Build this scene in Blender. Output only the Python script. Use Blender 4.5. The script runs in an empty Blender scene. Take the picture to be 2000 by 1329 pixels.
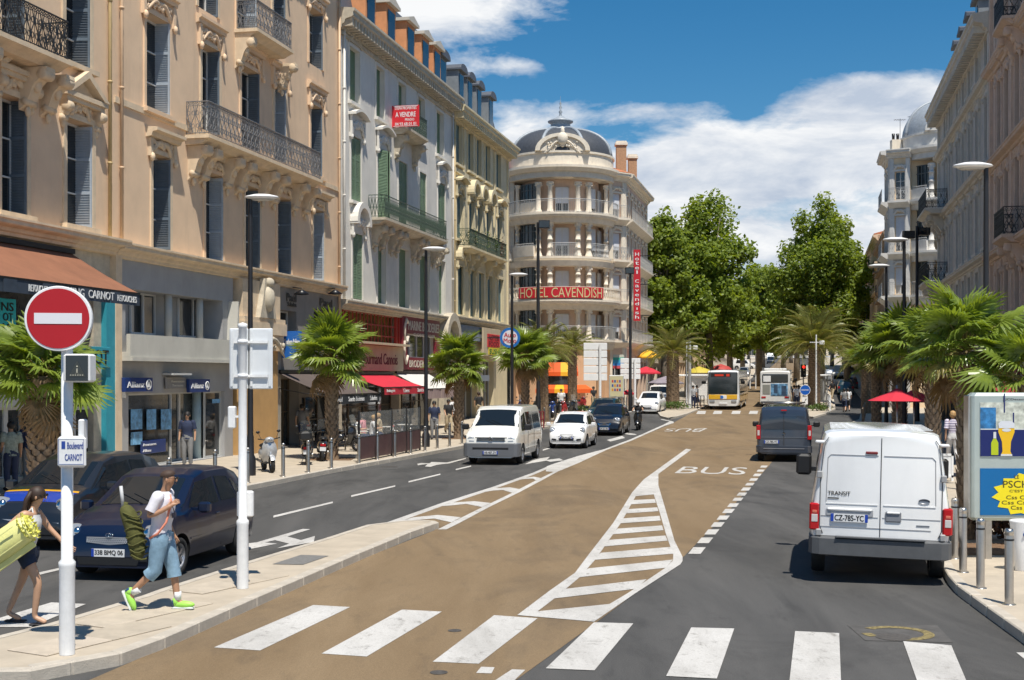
import bpy,bmesh,math,random
from mathutils import Vector,Matrix
R=random.Random(7)
PI=math.pi
# ---------------------------------------------------------------- camera, world, sun, exposure
scene=bpy.context.scene
COL=scene.collection
cam=bpy.data.objects.new('camera',bpy.data.cameras.new('camera'))
COL.objects.link(cam)
cam.location=(0,0,3.0)
cam.rotation_euler=(PI/2,0,0)
cam.data.sensor_width=36;cam.data.lens=45
cam.data.shift_y=0.0353
cam.data.clip_end=3000
scene.camera=cam
SUN_AZ=Vector((0.34,-1.0,0)).normalized()
SUN_EL=math.radians(66)
world=bpy.data.worlds.new("World");scene.world=world;world.use_nodes=True
wn=world.node_tree;wn.nodes.clear()


def nd(t,ty,**k):
    n=t.nodes.new(ty)
    for a,b in k.items():
        if a in ('inp',):
            for i,v in b.items():n.inputs[i].default_value=v
        else:setattr(n,a,b)
    return n


def build_world():
    t=wn;L=t.links.new
    out=nd(t,'ShaderNodeOutputWorld');bg=nd(t,'ShaderNodeBackground',inp={'Strength':0.092})
    sky=nd(t,'ShaderNodeTexSky',sky_type='NISHITA',sun_disc=False)
    sky.sun_elevation=SUN_EL;sky.sun_rotation=math.atan2(SUN_AZ.x,SUN_AZ.y)
    sky.air_density=1.0;sky.dust_density=0.15;sky.ozone_density=4.0;sky.altitude=200
    hs=nd(t,'ShaderNodeHueSaturation',inp={'Saturation':1.36,'Value':0.88,'Hue':0.493})
    L(sky.outputs[0],hs.inputs['Color'])
    tc=nd(t,'ShaderNodeTexCoord');g=tc.outputs['Generated']

    def noise(scale,detail,rough,sc,loc=(0,0,0)):
        m=nd(t,'ShaderNodeMapping');m.inputs['Scale'].default_value=sc;m.inputs['Location'].default_value=loc
        L(g,m.inputs['Vector'])
        n=nd(t,'ShaderNodeTexNoise',inp={'Scale':scale,'Detail':detail,'Roughness':rough})
        n.inputs['Distortion'].default_value=0.35
        L(m.outputs[0],n.inputs['Vector']);return n.outputs['Fac']

    def ma(op,a,b=None,c=None):
        n=nd(t,'ShaderNodeMath',operation=op)
        for i,v in enumerate((a,b,c)):
            if v is None:continue
            if isinstance(v,(int,float)):n.inputs[i].default_value=v
            else:L(v,n.inputs[i])
        return n.outputs[0]

    def blob(d,r,amp):  # soft cloud bank round a direction of the sky
        v=Vector(d).normalized()
        n=nd(t,'ShaderNodeVectorMath',operation='SUBTRACT');L(g,n.inputs[0]);n.inputs[1].default_value=v
        s=nd(t,'ShaderNodeVectorMath',operation='MULTIPLY');L(n.outputs[0],s.inputs[0]);s.inputs[1].default_value=(1/r[0],1/r[0],1/r[1])
        l=nd(t,'ShaderNodeVectorMath',operation='LENGTH');L(s.outputs[0],l.inputs[0])
        q=ma('SUBTRACT',1.0,l.outputs['Value']);q=ma('MAXIMUM',q,0.0)
        return ma('MULTIPLY',q,amp)
    sep=nd(t,'ShaderNodeSeparateXYZ');L(g,sep.inputs[0]);z=sep.outputs[2]
    n1=noise(2.6,9,0.60,(1,1,3.6),(1.3,0.2,0.4));n2=noise(11,7,0.6,(1,1,2.4),(3.1,0,0));n3=noise(38,4,0.6,(1,1,2.0))
    d=ma('ADD',ma('MULTIPLY',n1,0.55),ma('MULTIPLY',n2,0.36));d=ma('ADD',d,ma('MULTIPLY',n3,0.12))
    el=ma('MULTIPLY',ma('SUBTRACT',0.165,z),1.1);el=ma('MINIMUM',ma('MAXIMUM',el,-0.085),0.17)
    d=ma('ADD',d,el)

    def dirpx(x,y):return ((x-1000)/2500,1,(735-y)/2500)
    for (x,y,rx,rz,a) in ((850,20,.13,.055,.26),(1010,130,.075,.016,.20),(1760,210,.11,.045,.22),(1480,330,.16,.030,.16),(1010,260,.06,.03,.16),
                              (1700,400,.12,.07,.12),(1330,110,.12,.05,-.17),(1560,60,.14,.045,-.2),(1250,215,.08,.014,.09),(1330,320,.13,.04,.13),
                              (1640,160,.06,.02,.12),(1240,212,.07,.012,.10),(1515,58,.018,.008,.14),(1850,60,.06,.035,-.08),(1350,395,.1,.05,.1)):
        d=ma('ADD',d,blob(dirpx(x,y),(rx,rz),a))
    cr=nd(t,'ShaderNodeValToRGB');e=cr.color_ramp.elements
    e[0].position=0.51;e[0].color=(0,0,0,1);e[1].position=0.625;e[1].color=(1,1,1,1)
    L(d,cr.inputs[0])
  # cloud colour: white tops, grey thick undersides
    n4=noise(7,8,0.6,(1,1,3.0),(5,2,0.25))
    cc=nd(t,'ShaderNodeValToRGB');e=cc.color_ramp.elements
    e[0].position=0.36;e[0].color=(4.6,5.3,6.4,1);e[1].position=0.58;e[1].color=(8.6,8.7,8.8,1)
    L(n4,cc.inputs[0])
    mx=nd(t,'ShaderNodeMixRGB');L(cr.outputs[0],mx.inputs[0]);L(hs.outputs[0],mx.inputs[1]);L(cc.outputs[0],mx.inputs[2])
    L(mx.outputs[0],bg.inputs[0]);L(bg.outputs[0],out.inputs[0])


build_world()
sun=bpy.data.objects.new('sun',bpy.data.lights.new('sun','SUN'));COL.objects.link(sun)
sun.data.energy=5.0;sun.data.angle=math.radians(0.53);sun.data.color=(1.0,0.95,0.86)
sdir=Vector((SUN_AZ.x*math.cos(SUN_EL),SUN_AZ.y*math.cos(SUN_EL),math.sin(SUN_EL)))
sun.rotation_euler=sdir.to_track_quat('Z','Y').to_euler();sun.location=(10,-20,60)
vs=scene.view_settings
vs.view_transform='Standard';vs.look='None';vs.gamma=1;vs.use_curve_mapping=False
vs.exposure=0.27

# ---------------------------------------------------------------- ground shape and pixel geometry
FO,CH,HY=2500.0,3.0,735.0
GP=[(-50,0),(60,0),(95,.4),(110,.5),(150,1.4),(243,4.46),(350,7.9),(450,9.6),(900,12),(3000,14)]


def gz(d):
    for (a,za),(b,zb) in zip(GP,GP[1:]):
        if d <= b:return za+(zb-za)*max(0,(d-a))/(b-a)
    return GP[-1][1]


def P(px,py,D):return Vector(((px-1000)/FO*D,D,CH-(py-HY)/FO*D))


def G(px,py,h=0.0):
    lo,hi=1.0,1500.0
    D=lo
    while D<hi:
        if CH-(py-HY)/FO*D <= gz(D)+h:break
        D *= 1.02
    a,b=D/1.02,D
    for _ in range(24):
        m=(a+b)/2
        if CH-(py-HY)/FO*m <= gz(m)+h:b=m
        else:a=m
    return P(px,py,b)


# ---------------------------------------------------------------- materials
MT={}


def mat(name,col,rough=0.7,var=0.12,scale=3.0,bump=0.0,bscale=40.0,metal=0.0,spec=0.5,emit=0.0,dirt=0.0,coat=0.0,trans=0.0,stretch=None,sss=0.0):
    if name in MT:return MT[name]
    m=bpy.data.materials.new(name);m.use_nodes=True;t=m.node_tree;L=t.links.new
    b=t.nodes['Principled BSDF']
    b.inputs['Roughness'].default_value=rough;b.inputs['Metallic'].default_value=metal
    b.inputs['Specular IOR Level'].default_value=spec
    b.inputs['Coat Weight'].default_value=coat;b.inputs['Coat Roughness'].default_value=0.06
    if trans:b.inputs['Transmission Weight'].default_value=trans
    c4=(*col,1)
    if var>0 or dirt>0 or bump>0:
        tc=nd(t,'ShaderNodeTexCoord');mp=nd(t,'ShaderNodeMapping');L(tc.outputs['Object'],mp.inputs[0])
        if stretch:mp.inputs['Scale'].default_value=stretch
    if var>0 or dirt>0:
        n=nd(t,'ShaderNodeTexNoise',inp={'Scale':scale,'Detail':7,'Roughness':0.62});L(mp.outputs[0],n.inputs[0])
        r=nd(t,'ShaderNodeValToRGB');e=r.color_ramp.elements
        e[0].position=.3;e[1].position=.7
        e[0].color=(*[max(0,x*(1-var)) for x in col],1);e[1].color=(*[min(1,x*(1+var)) for x in col],1)
        L(n.outputs['Fac'],r.inputs[0]);cur=r.outputs[0]
        if dirt>0:
            n2=nd(t,'ShaderNodeTexNoise',inp={'Scale':scale*.35,'Detail':9,'Roughness':0.7});mp2=nd(t,'ShaderNodeMapping')
            mp2.inputs['Scale'].default_value=(1.6,1.6,.28) if not stretch else stretch
            L(tc.outputs['Object'],mp2.inputs[0]);L(mp2.outputs[0],n2.inputs[0])
            r2=nd(t,'ShaderNodeValToRGB');r2.color_ramp.elements[0].position=.52;r2.color_ramp.elements[1].position=.72
            L(n2.outputs['Fac'],r2.inputs[0])
            mx=nd(t,'ShaderNodeMixRGB');mm=nd(t,'ShaderNodeMath',operation='MULTIPLY');mm.inputs[1].default_value=dirt
            L(r2.outputs[0],mm.inputs[0]);L(mm.outputs[0],mx.inputs[0]);L(cur,mx.inputs[1])
            mx.inputs[2].default_value=(*[x*.45 for x in col],1);cur=mx.outputs[0]
        L(cur,b.inputs['Base Color'])
        if emit:L(cur,b.inputs['Emission Color'])
    else:
        b.inputs['Base Color'].default_value=c4
        if emit:b.inputs['Emission Color'].default_value=c4
    if emit:b.inputs['Emission Strength'].default_value=emit
    if bump>0:
        nb=nd(t,'ShaderNodeTexNoise',inp={'Scale':bscale,'Detail':4,'Roughness':.6});L(mp.outputs[0],nb.inputs[0])
        bp=nd(t,'ShaderNodeBump',inp={'Strength':bump,'Distance':0.02});L(nb.outputs['Fac'],bp.inputs['Height']);L(bp.outputs[0],b.inputs['Normal'])
    MT[name]=m
    return m


def flat(name,col,rough=.6,**k):return mat(name,col,rough,var=0,**k)


# ---------------------------------------------------------------- mesh builder
class MB:
    def __init__(s):s.v=[];s.f=[];s.m=[];s.sm=[]

    def add(s,vs,fs,mi=0,smooth=False,M=None):
        o=len(s.v)
        s.v+=[tuple(M @ Vector(v)) for v in vs] if M is not None else [tuple(v) for v in vs]
        s.f+=[tuple(i+o for i in f) for f in fs];s.m+=[mi]*len(fs);s.sm+=[smooth]*len(fs)
        return s

    def box(s,x0,x1,y0,y1,z0,z1,mi=0,M=None):
        v=[(x0,y0,z0),(x1,y0,z0),(x1,y1,z0),(x0,y1,z0),(x0,y0,z1),(x1,y0,z1),(x1,y1,z1),(x0,y1,z1)]
        return s.add(v,[(0,3,2,1),(4,5,6,7),(0,1,5,4),(1,2,6,5),(2,3,7,6),(3,0,4,7)],mi,False,M)

    def bbox(s,x0,x1,y0,y1,z0,z1,r=.02,mi=0,M=None):  # box with chamfered vertical and top edges
        xs=[(x0+r,y0),(x1-r,y0),(x1,y0+r),(x1,y1-r),(x1-r,y1),(x0+r,y1),(x0,y1-r),(x0,y0+r)]
        cx,cy=(x0+x1)/2,(y0+y1)/2
        ins=[(x-math.copysign(min(r,abs(x-cx)),x-cx),y-math.copysign(min(r,abs(y-cy)),y-cy)) for x,y in xs]
        v=[(x,y,z0+r) for x,y in xs]+[(x,y,z1-r) for x,y in xs]+[(x,y,z1) for x,y in ins]+[(x,y,z0) for x,y in ins]
        f=[(i,(i+1)%8,8+(i+1)%8,8+i) for i in range(8)]+[(8+i,8+(i+1)%8,16+(i+1)%8,16+i) for i in range(8)]
        f+=[(24+i,24+(i+1)%8,(i+1)%8,i) for i in range(8)]
        f+=[tuple(range(16,24)),tuple(reversed(range(24,32)))]
        return s.add(v,f,mi,False,M)

    def cyl(s,c,r,h,n=12,r2=None,mi=0,M=None,smooth=True,cap=True):
        r2=r if r2 is None else r2
        v=[(c[0]+r*math.cos(a*2*PI/n),c[1]+r*math.sin(a*2*PI/n),c[2]) for a in range(n)]
        v+=[(c[0]+r2*math.cos(a*2*PI/n),c[1]+r2*math.sin(a*2*PI/n),c[2]+h) for a in range(n)]
        f=[(i,(i+1)%n,n+(i+1)%n,n+i) for i in range(n)]
        s.add(v,f,mi,smooth,M)
        if cap:
            o=len(s.v)-2*n
            s.f+=[tuple(o+n+i for i in range(n)),tuple(o+i for i in reversed(range(n)))];s.m+=[mi]*2;s.sm+=[False]*2
        return s

    def lathe(s,pr,n=16,mi=0,M=None,a0=0,a1=2*PI,sx=1,sy=1,smooth=True):
        full=abs(a1-a0-2*PI)<1e-6
        k=n if full else n+1
        v=[]
        for (r,z) in pr:
            for i in range(k):
                a=a0+(a1-a0)*i/n
                v.append((r*math.cos(a)*sx,r*math.sin(a)*sy,z))
        f=[]
        for j in range(len(pr)-1):
            for i in range(n if full else n):
                i2=(i+1)%k if full else i+1
                f.append((j*k+i,j*k+i2,(j+1)*k+i2,(j+1)*k+i))
        return s.add(v,f,mi,smooth,M)

    def tube(s,pts,r,n=6,mi=0,M=None,cap=True):
        pts=[Vector(p) for p in pts];v=[];prev=None
        for i,p in enumerate(pts):
            d=(pts[min(i+1,len(pts)-1)]-pts[max(i-1,0)])
            d=d.normalized() if d.length>1e-9 else Vector((0,0,1))
            u=d.orthogonal().normalized() if prev is None else (prev-d*prev.dot(d))
            u=u.normalized() if u.length>1e-6 else d.orthogonal().normalized()
            prev=u;w=d.cross(u);rr=r[i] if isinstance(r,(list,tuple)) else r
            for a in range(n):v.append(p+u*rr*math.cos(a*2*PI/n)+w*rr*math.sin(a*2*PI/n))
        f=[]
        for j in range(len(pts)-1):
            for a in range(n):f.append((j*n+a,j*n+(a+1)%n,(j+1)*n+(a+1)%n,(j+1)*n+a))
        if cap:f+=[tuple(reversed(range(n))),tuple((len(pts)-1)*n+a for a in range(n))]
        return s.add(v,f,mi,n>4,M)

    def prism(s,poly,y0,y1,mi=0,M=None):  # polygon in x,z extruded along y (y0 front)
        n=len(poly)
        v=[(x,y0,z) for x,z in poly]+[(x,y1,z) for x,z in poly]
        f=[tuple(range(n)),tuple(reversed(range(n,2*n)))]+[((i+1)%n,i,n+i,n+(i+1)%n) for i in range(n)]
        return s.add(v,f,mi,False,M)

    def prof(s,pr,x0,x1,mi=0,M=None):  # profile (y,z) extruded along x
        n=len(pr)
        v=[(x0,y,z) for y,z in pr]+[(x1,y,z) for y,z in pr]
        f=[tuple(range(n)),tuple(reversed(range(n,2*n)))]+[((i+1)%n,i,n+i,n+(i+1)%n) for i in range(n)]
        return s.add(v,f,mi,False,M)

    def sph(s,c,r,n=10,mi=0,M=None,sc=(1,1,1)):
        pr=[(math.sin(PI*j/(n // 2+1))*r,-math.cos(PI*j/(n // 2+1))*r) for j in range(n // 2+2)]
        T=Matrix.Translation(c) @ Matrix.Diagonal((*sc,1))
        if M is not None:T=M @ T
        return s.lathe([(max(a,1e-4),b) for a,b in pr],n,mi,T)

    def mesh(s,name,mats):
        me=bpy.data.meshes.new(name);me.from_pydata(s.v,[],s.f)
        for m in (mats if isinstance(mats,(list,tuple)) else [mats]):me.materials.append(m)
        if any(s.m):me.polygons.foreach_set('material_index',s.m)
        me.polygons.foreach_set('use_smooth',s.sm);me.update()
        return me

    def build(s,name,mats,parent=None,loc=None):
        return put(name,s.mesh(name,mats),parent,loc)


def put(name,me,parent=None,loc=None,rot=None,scale=None):
    o=bpy.data.objects.new(name,me);COL.objects.link(o)
    if parent is not None:o.parent=parent
    if loc is not None:o.location=loc
    if rot is not None:o.rotation_euler=rot
    if scale is not None:o.scale=(scale,)*3 if isinstance(scale,(int,float)) else scale
    return o


def tag(o,label,cat,group=None,kind=None):
    if label:o['label']=label
    if cat:o['category']=cat
    if group:o['group']=group
    if kind:o['kind']=kind
    return o


def thing(name,label,cat,loc=(0,0,0),rz=0,group=None):
    o=bpy.data.objects.new(name,None);COL.objects.link(o);o.location=loc;o.rotation_euler=(0,0,rz);o.empty_display_size=.2
    return tag(o,label,cat,group)


def struct(o,label=None,cat=None):
    o['kind']='structure'
    if label:o['label']=label
    if cat:o['category']=cat
    return o


def dup(o,loc=None,rz=None,label=None,parent=None,scale=None):
    c=o.copy();COL.objects.link(c)
    if parent is not None:c.parent=parent
    if loc is not None:c.location=loc
    if rz is not None:c.rotation_euler=(0,0,rz)
    if label:c['label']=label
    if scale:c.scale=(scale,)*3 if isinstance(scale,(int,float)) else scale
    for ch in list(o.children):dup(ch,parent=c)
    return c


# ---------------------------------------------------------------- prepass: lettering turned to meshes
TXT={}


def prep_text(strings):
    objs=[]
    for s in strings:
        c=bpy.data.curves.new('t','FONT');c.body=s;c.resolution_u=3;c.align_x='LEFT'
        o=bpy.data.objects.new('t',c);COL.objects.link(o);objs.append((s,o))
    dg=bpy.context.evaluated_depsgraph_get()
    for s,o in objs:
        me=bpy.data.meshes.new_from_object(o.evaluated_get(dg))
        v=[(p.co.x,p.co.y) for p in me.vertices];f=[tuple(p.vertices) for p in me.polygons]
        if v:
            x0,x1=min(a for a,b in v),max(a for a,b in v);y0,y1=min(b for a,b in v),max(b for a,b in v)
            v=[((a-x0)/(x1-x0),(b-y0)/(y1-y0 or 1)) for a,b in v]
        TXT[s]=(v,f)
        c=o.data;bpy.data.objects.remove(o);bpy.data.curves.remove(c);bpy.data.meshes.remove(me)


def text(mb,s,x0,x1,z0,z1,y=0.0,mi=0,M=None,thick=0.012,bold=.045):
    v,f=TXT[s];n=len(v)
    if bold:
        e=bold*(z1-z0)
        for k,(dx,dz) in enumerate(((e,0),(e*.5,e*.5))):
            mb.add([(x0+a*(x1-x0-e)+dx,y-.0006*(k+1),z0+b*(z1-z0-e*.5)+dz) for a,b in v],f,mi,False,M)
        x1 -= e
    vv=[(x0+a*(x1-x0),y,z0+b*(z1-z0)) for a,b in v]
    mb.add(vv,f,mi,False,M)
    if thick:
        cnt={}
        for q in f:
            for i in range(len(q)):
                e=(q[i],q[(i+1)%len(q)]);cnt[e]=1
        side=[e for e in cnt if (e[1],e[0]) not in cnt]
        vb=vv+[(a,y+thick,c) for a,_,c in vv]
        mb.add(vb,[(e[1],e[0],n+e[0],n+e[1]) for e in side],mi,False,M)
    return mb
# ---------------------------------------------------------------- shared materials


def groundmat(name,base,dark,light,ang=13,stain=.6,grain=.35,wear=None):
    """road surface: stone grain, long tyre-polished streaks, irregular stains"""
    m=bpy.data.materials.new(name);m.use_nodes=True;t=m.node_tree;L=t.links.new;bs=t.nodes['Principled BSDF']
    tc=nd(t,'ShaderNodeTexCoord')

    def noise(sc,det,ro,scale=(1,1,1),rot=0,loc=(0,0,0),dist=0):
        mp=nd(t,'ShaderNodeMapping');mp.vector_type='POINT';mp.inputs['Rotation'].default_value=(0,0,math.radians(rot));mp.inputs['Scale'].default_value=scale;mp.inputs['Location'].default_value=loc
        L(tc.outputs['Object'],mp.inputs[0]);n=nd(t,'ShaderNodeTexNoise',inp={'Scale':sc,'Detail':det,'Roughness':ro,'Distortion':dist});L(mp.outputs[0],n.inputs[0]);return n.outputs['Fac']

    def ramp(v,p0,p1,c0=(0,0,0,1),c1=(1,1,1,1)):
        r=nd(t,'ShaderNodeValToRGB');e=r.color_ramp.elements;e[0].position=p0;e[1].position=p1;e[0].color=c0;e[1].color=c1;L(v,r.inputs[0]);return r.outputs[0]

    def mix(f,a_,b_,k=1.0,bt='MIX'):
        x=nd(t,'ShaderNodeMixRGB',blend_type=bt)
        if isinstance(f,float):x.inputs[0].default_value=f
        else:q=nd(t,'ShaderNodeMath',operation='MULTIPLY');q.inputs[1].default_value=k;L(f,q.inputs[0]);L(q.outputs[0],x.inputs[0])
        for i,c in ((1,a_),(2,b_)):
            if isinstance(c,tuple):x.inputs[i].default_value=(*c,1)
            else:L(c,x.inputs[i])
        return x.outputs[0]
    c=mix(ramp(noise(.8,6,.65,(1,.16,1),ang,dist=.6),.35,.66),base,light)
    c=mix(ramp(noise(.35,8,.7,(1,.45,1),ang,(3,9,0),.8),.50,.70),c,dark,stain)
    c=mix(ramp(noise(2.2,7,.75,(1,.30,1),ang,(7,1,0),.5),.55,.75),c,dark,stain*.7)
    g=noise(75,3,.7);g2=noise(260,2,.6)
    c=mix(ramp(g,.38,.62,(1-grain,)*3+(1,),(1+grain*.6,)*3+(1,)),c,c,0.0) if False else mix(1.0,c,ramp(g,.36,.64,(1-grain,1-grain,1-grain,1),(1,1,1,1)),bt='MULTIPLY')
    c=mix(1.0,c,ramp(g2,.30,.62,(.72,.72,.72,1),(1.0,1.0,1.0,1)),bt='MULTIPLY')
    if wear:
        w=ramp(noise(5,9,.8,(1,.5,1),ang,(2,2,0),.4),.55,.66);c=mix(w,c,wear,.8)
        w=ramp(noise(30,5,.8),.56,.66);c=mix(w,c,wear,.6)
        w=ramp(noise(1.1,7,.7,(1,.35,1),ang,(5,5,0),.4),.42,.72);c=mix(w,c,wear,.45)
    L(c,bs.inputs['Base Color']);bs.inputs['Roughness'].default_value=.85;bs.inputs['Specular IOR Level'].default_value=.35
    bp=nd(t,'ShaderNodeBump',inp={'Strength':.55,'Distance':.006});L(g,bp.inputs['Height']);L(bp.outputs[0],bs.inputs['Normal'])
    return m


ASPH=groundmat('asphalt',(.078,.076,.073),(.038,.037,.036),(.125,.12,.114),stain=.8,grain=.35)
TAN=groundmat('ochre_asphalt',(.235,.160,.086),(.105,.080,.056),(.295,.208,.118),stain=.62,grain=.30)
PAINT=groundmat('road_paint',(.60,.58,.545),(.45,.43,.40),(.64,.62,.59),stain=.5,grain=.12,wear=(.20,.185,.165))
PAVE=mat('pale_paving',(.44,.375,.29),.8,var=.12,scale=2.2,bump=.3,bscale=90,dirt=.22,stretch=(1,1,1))
SLAB=mat('paving_slab',(.52,.45,.355),.8,var=.14,scale=1.6,bump=.3,bscale=90,dirt=.25,stretch=(1,1,1))
KERB=mat('kerb_stone',(.46,.41,.34),.8,var=.15,scale=5,bump=.3,bscale=60,dirt=.3)
DIRT=mat('planter_soil',(.17,.10,.055),.95,var=.3,scale=8,bump=.8,bscale=30)
BLACK=flat('black_paint',(.012,.012,.014),.35)
DARKP=mat('dark_lamp_paint',(.014,.014,.016),.45,var=.2)
STEEL=mat('brushed_steel',(.52,.50,.47),.32,var=.08,scale=12,metal=1.0)
WHITE=mat('white_paint',(.78,.78,.77),.45,var=.04,scale=5)
WPOLE=mat('white_pole_paint',(.78,.78,.77),.42,var=.07,scale=9,dirt=.22)
GLASS=mat('dark_glass',(.018,.022,.026),.06,var=.3,scale=1.2,spec=.9)
GLASSL=mat('shop_glass',(.035,.04,.042),.05,var=.7,scale=1.4,spec=.8)
RED=flat('signal_red',(.55,.012,.02),.4)

DS=[-8,5]+[9+i*1.0 for i in range(60)]+[69+i*3 for i in range(30)]+[160+8*i for i in range(30)]+[420,500,620,800,1100,1600,2400]


def terrain():
    xs=[-900,-300,-120,-60,-30,-15,0,15,30,60,120,300,900]
    v=[(x,d,gz(d)) for d in DS for x in xs];n=len(xs)
    f=[(j*n+i,j*n+i+1,(j+1)*n+i+1,(j+1)*n+i) for j in range(len(DS)-1) for i in range(n-1)]
    b=MB().add(v,f);o=b.build('ground',ASPH);struct(o,'grey asphalt ground under the boulevard','ground')


terrain()


def edge_at(pts,d):
    if d <= pts[0].y:a,b=pts[0],pts[1]
    elif d >= pts[-1].y:a,b=pts[-2],pts[-1]
    else:
        for a,b in zip(pts,pts[1:]):
            if a.y <= d <= b.y:break
    t=(d-a.y)/((b.y-a.y) or 1e-6);return a.x+(b.x-a.x)*t


def asG(l):return sorted([G(*p) if not isinstance(p,Vector) else p for p in l],key=lambda p:p.y)


def strip(left,right,h,name,m,parent=None,kerb=0.0,d0=None,d1=None):
    L_,R_=asG(left),asG(right)
    d0=d0 if d0 is not None else min(L_[0].y,R_[0].y);d1=d1 if d1 is not None else max(L_[-1].y,R_[-1].y)
    ds=sorted(set([d0,d1]+[p.y for p in L_+R_ if d0 <= p.y <= d1]+[d for d in DS if d0<d<d1]))
    b=MB();v=[]
    for d in ds:
        a,c=edge_at(L_,d),edge_at(R_,d)
        if c<a:c=a+.001
        v+=[(a,d,gz(d)+h),(c,d,gz(d)+h)]
        if kerb:v+=[(a,d,gz(d)-.05),(c,d,gz(d)-.05)]
    k=4 if kerb else 2;n=len(ds);f=[]
    for j in range(n-1):
        a=j*k;e=a+k
        f.append((a,a+1,e+1,e))
        if kerb:f+=[(a+2,a,e,e+2),(a+1,a+3,e+3,e+1)]
    if kerb:f+=[(0,2,3,1),((n-1)*k,(n-1)*k+1,(n-1)*k+3,(n-1)*k+2)]
    b.add(v,f)
    return b.build(name,m,parent)


road=strip([(175,1329),(330,1262),(500,1183),(700,1095),(855,1034),(1015,963),(1060,939),(1130,905),(1184,880),(1234,860),(1312,828),(1343,811),(1377,797),(1440,770),(1475,742),(1500,722),(1526,700)],
             [(1008,1329),(1165,1216),(1333,1090),(1420,1002),(1502,910),(1545,850),(1566,812),(1562,780),(1552,745),(1562,715),(1560,700)],
             .004,'bus_lane',TAN,d0=11.0)
struct(road,'ochre tinted bus lane running up the middle of the boulevard','road')
# near part of the tinted lane to behind the camera
b=MB();p,q=G(175,1329),G(1008,1329)


def poly(name,pts,h=.008,m=None,parent=None,label=None):
    g=[G(*p) if not isinstance(p,Vector) else p for p in pts]
    area=sum(a.x*b_.y-b_.x*a.y for a,b_ in zip(g,g[1:]+g[:1]))
    if area<0:g.reverse()
    b=MB().add([(p.x,p.y,gz(p.y)+h) for p in g],[tuple(range(len(g)))])
    o=b.build(name,m or PAINT,parent)
    if label:o['label']=label
    return o


poly('bus_lane_edge',[(722,1036),(862,986),(962,955),(1082,908),(1184,878),(1215,868),(1120,912),(1005,968),(860,1036)],h=.0055,m=TAN,parent=road)
marks=thing('road_marking',None,None);marks['kind']='structure';marks['label']='white painted markings on the carriageway'
# zebra crossing
for q in [[(418,1266),(508,1272),(684,1187),(612,1183)],[(628,1278),(716,1284),(863,1196),(785,1192)],[(845,1294),(935,1298),(1050,1209),(965,1203)],
          [(1066,1307),(1161,1311),(1237,1219),(1160,1217)],[(1301,1322),(1400,1327),(1434,1229),(1350,1227)],[(1541,1340),(1643,1342),(1639,1238),(1553,1234)],
          [(1795,1342),(1892,1342),(1858,1262),(1764,1254)],[(1985,1276),(2070,1345),(2160,1345),(2030,1276)],[(-60,1226),(60,1226),(168,1181),(100,1178)]]:
    poly('crosswalk_stripe',q,parent=marks)
# lane dashes, left carriageway
for (a,b_,w) in [((534,1010),(650,982),4),((686,970),(772,950),3.3),((798,942),(860,927),3),((890,918),(920,911),2.6),((1060,880),(1082,873),2.4),((75,1122),(118,1112),5),
                   ((1145,848),(1165,842),2),((985,895),(1010,889),2.4)]:
    poly('lane_dash',[(a[0],a[1]+w/2),(b_[0],b_[1]+w/2*.8),(b_[0],b_[1]-w/2*.8),(a[0],a[1]-w/2)],parent=marks)
# long white edge line with chevron hatching
def ribbon_px(name,A,B,h=.0085):
    for i in range(len(A)-1):poly(name,[A[i],A[i+1],B[i+1],B[i]],h=h,parent=marks)
ribbon_px('edge_line',[(717,1035),(862,983.5),(962,952),(1040,924.5),(1082,906.4)],[(738,1035),(862,990),(962,957),(1040,929),(1082,911)])
ribbon_px('edge_line',[(855,1035),(881,1022),(942,991.6),(1000,963.6),(1047,939),(1082,922)],[(872,1035),(900,1021),(956,991),(1015,962),(1060,938),(1090,921.5)])
ribbon_px('edge_line',[(1082,906.4),(1130,891),(1180,878),(1233,858),(1296,830),(1308,823.6)],[(1090,921.5),(1130,905),(1184.5,879.4),(1234,861),(1299,832),(1316,826.7)])
poly('edge_line',[(1082,906.4),(1068,911.5),(1066,921.5),(1082,922.5),(1090,921.5)],h=.0095,parent=marks)
poly('edge_line',[(1308,823.6),(1316,826.7),(1315.5,824),(1300,820.4),(1292,819),(1290,820)],parent=marks)
for q in [[(778,1019.6),(808,1011.5),(855,1007),(900,1011.5),(882,1021.4),(848,1014),(815,1016.5)],[(857,990),(884,982.6),(926,980),(958,983.5),(942,991.6),(911,985.3),(880,988.5)],
          [(942,962.7),(967,954.6),(996,952.8),(1015,956.4),(1000,963.6),(982,958),(964,959)],[(1005,939),(1025,934),(1043,932),(1060,935.6),(1047,939.5),(1041,935.6),(1025,936.5)]]:
    poly('chevron',q,h=.011,parent=marks)
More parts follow.
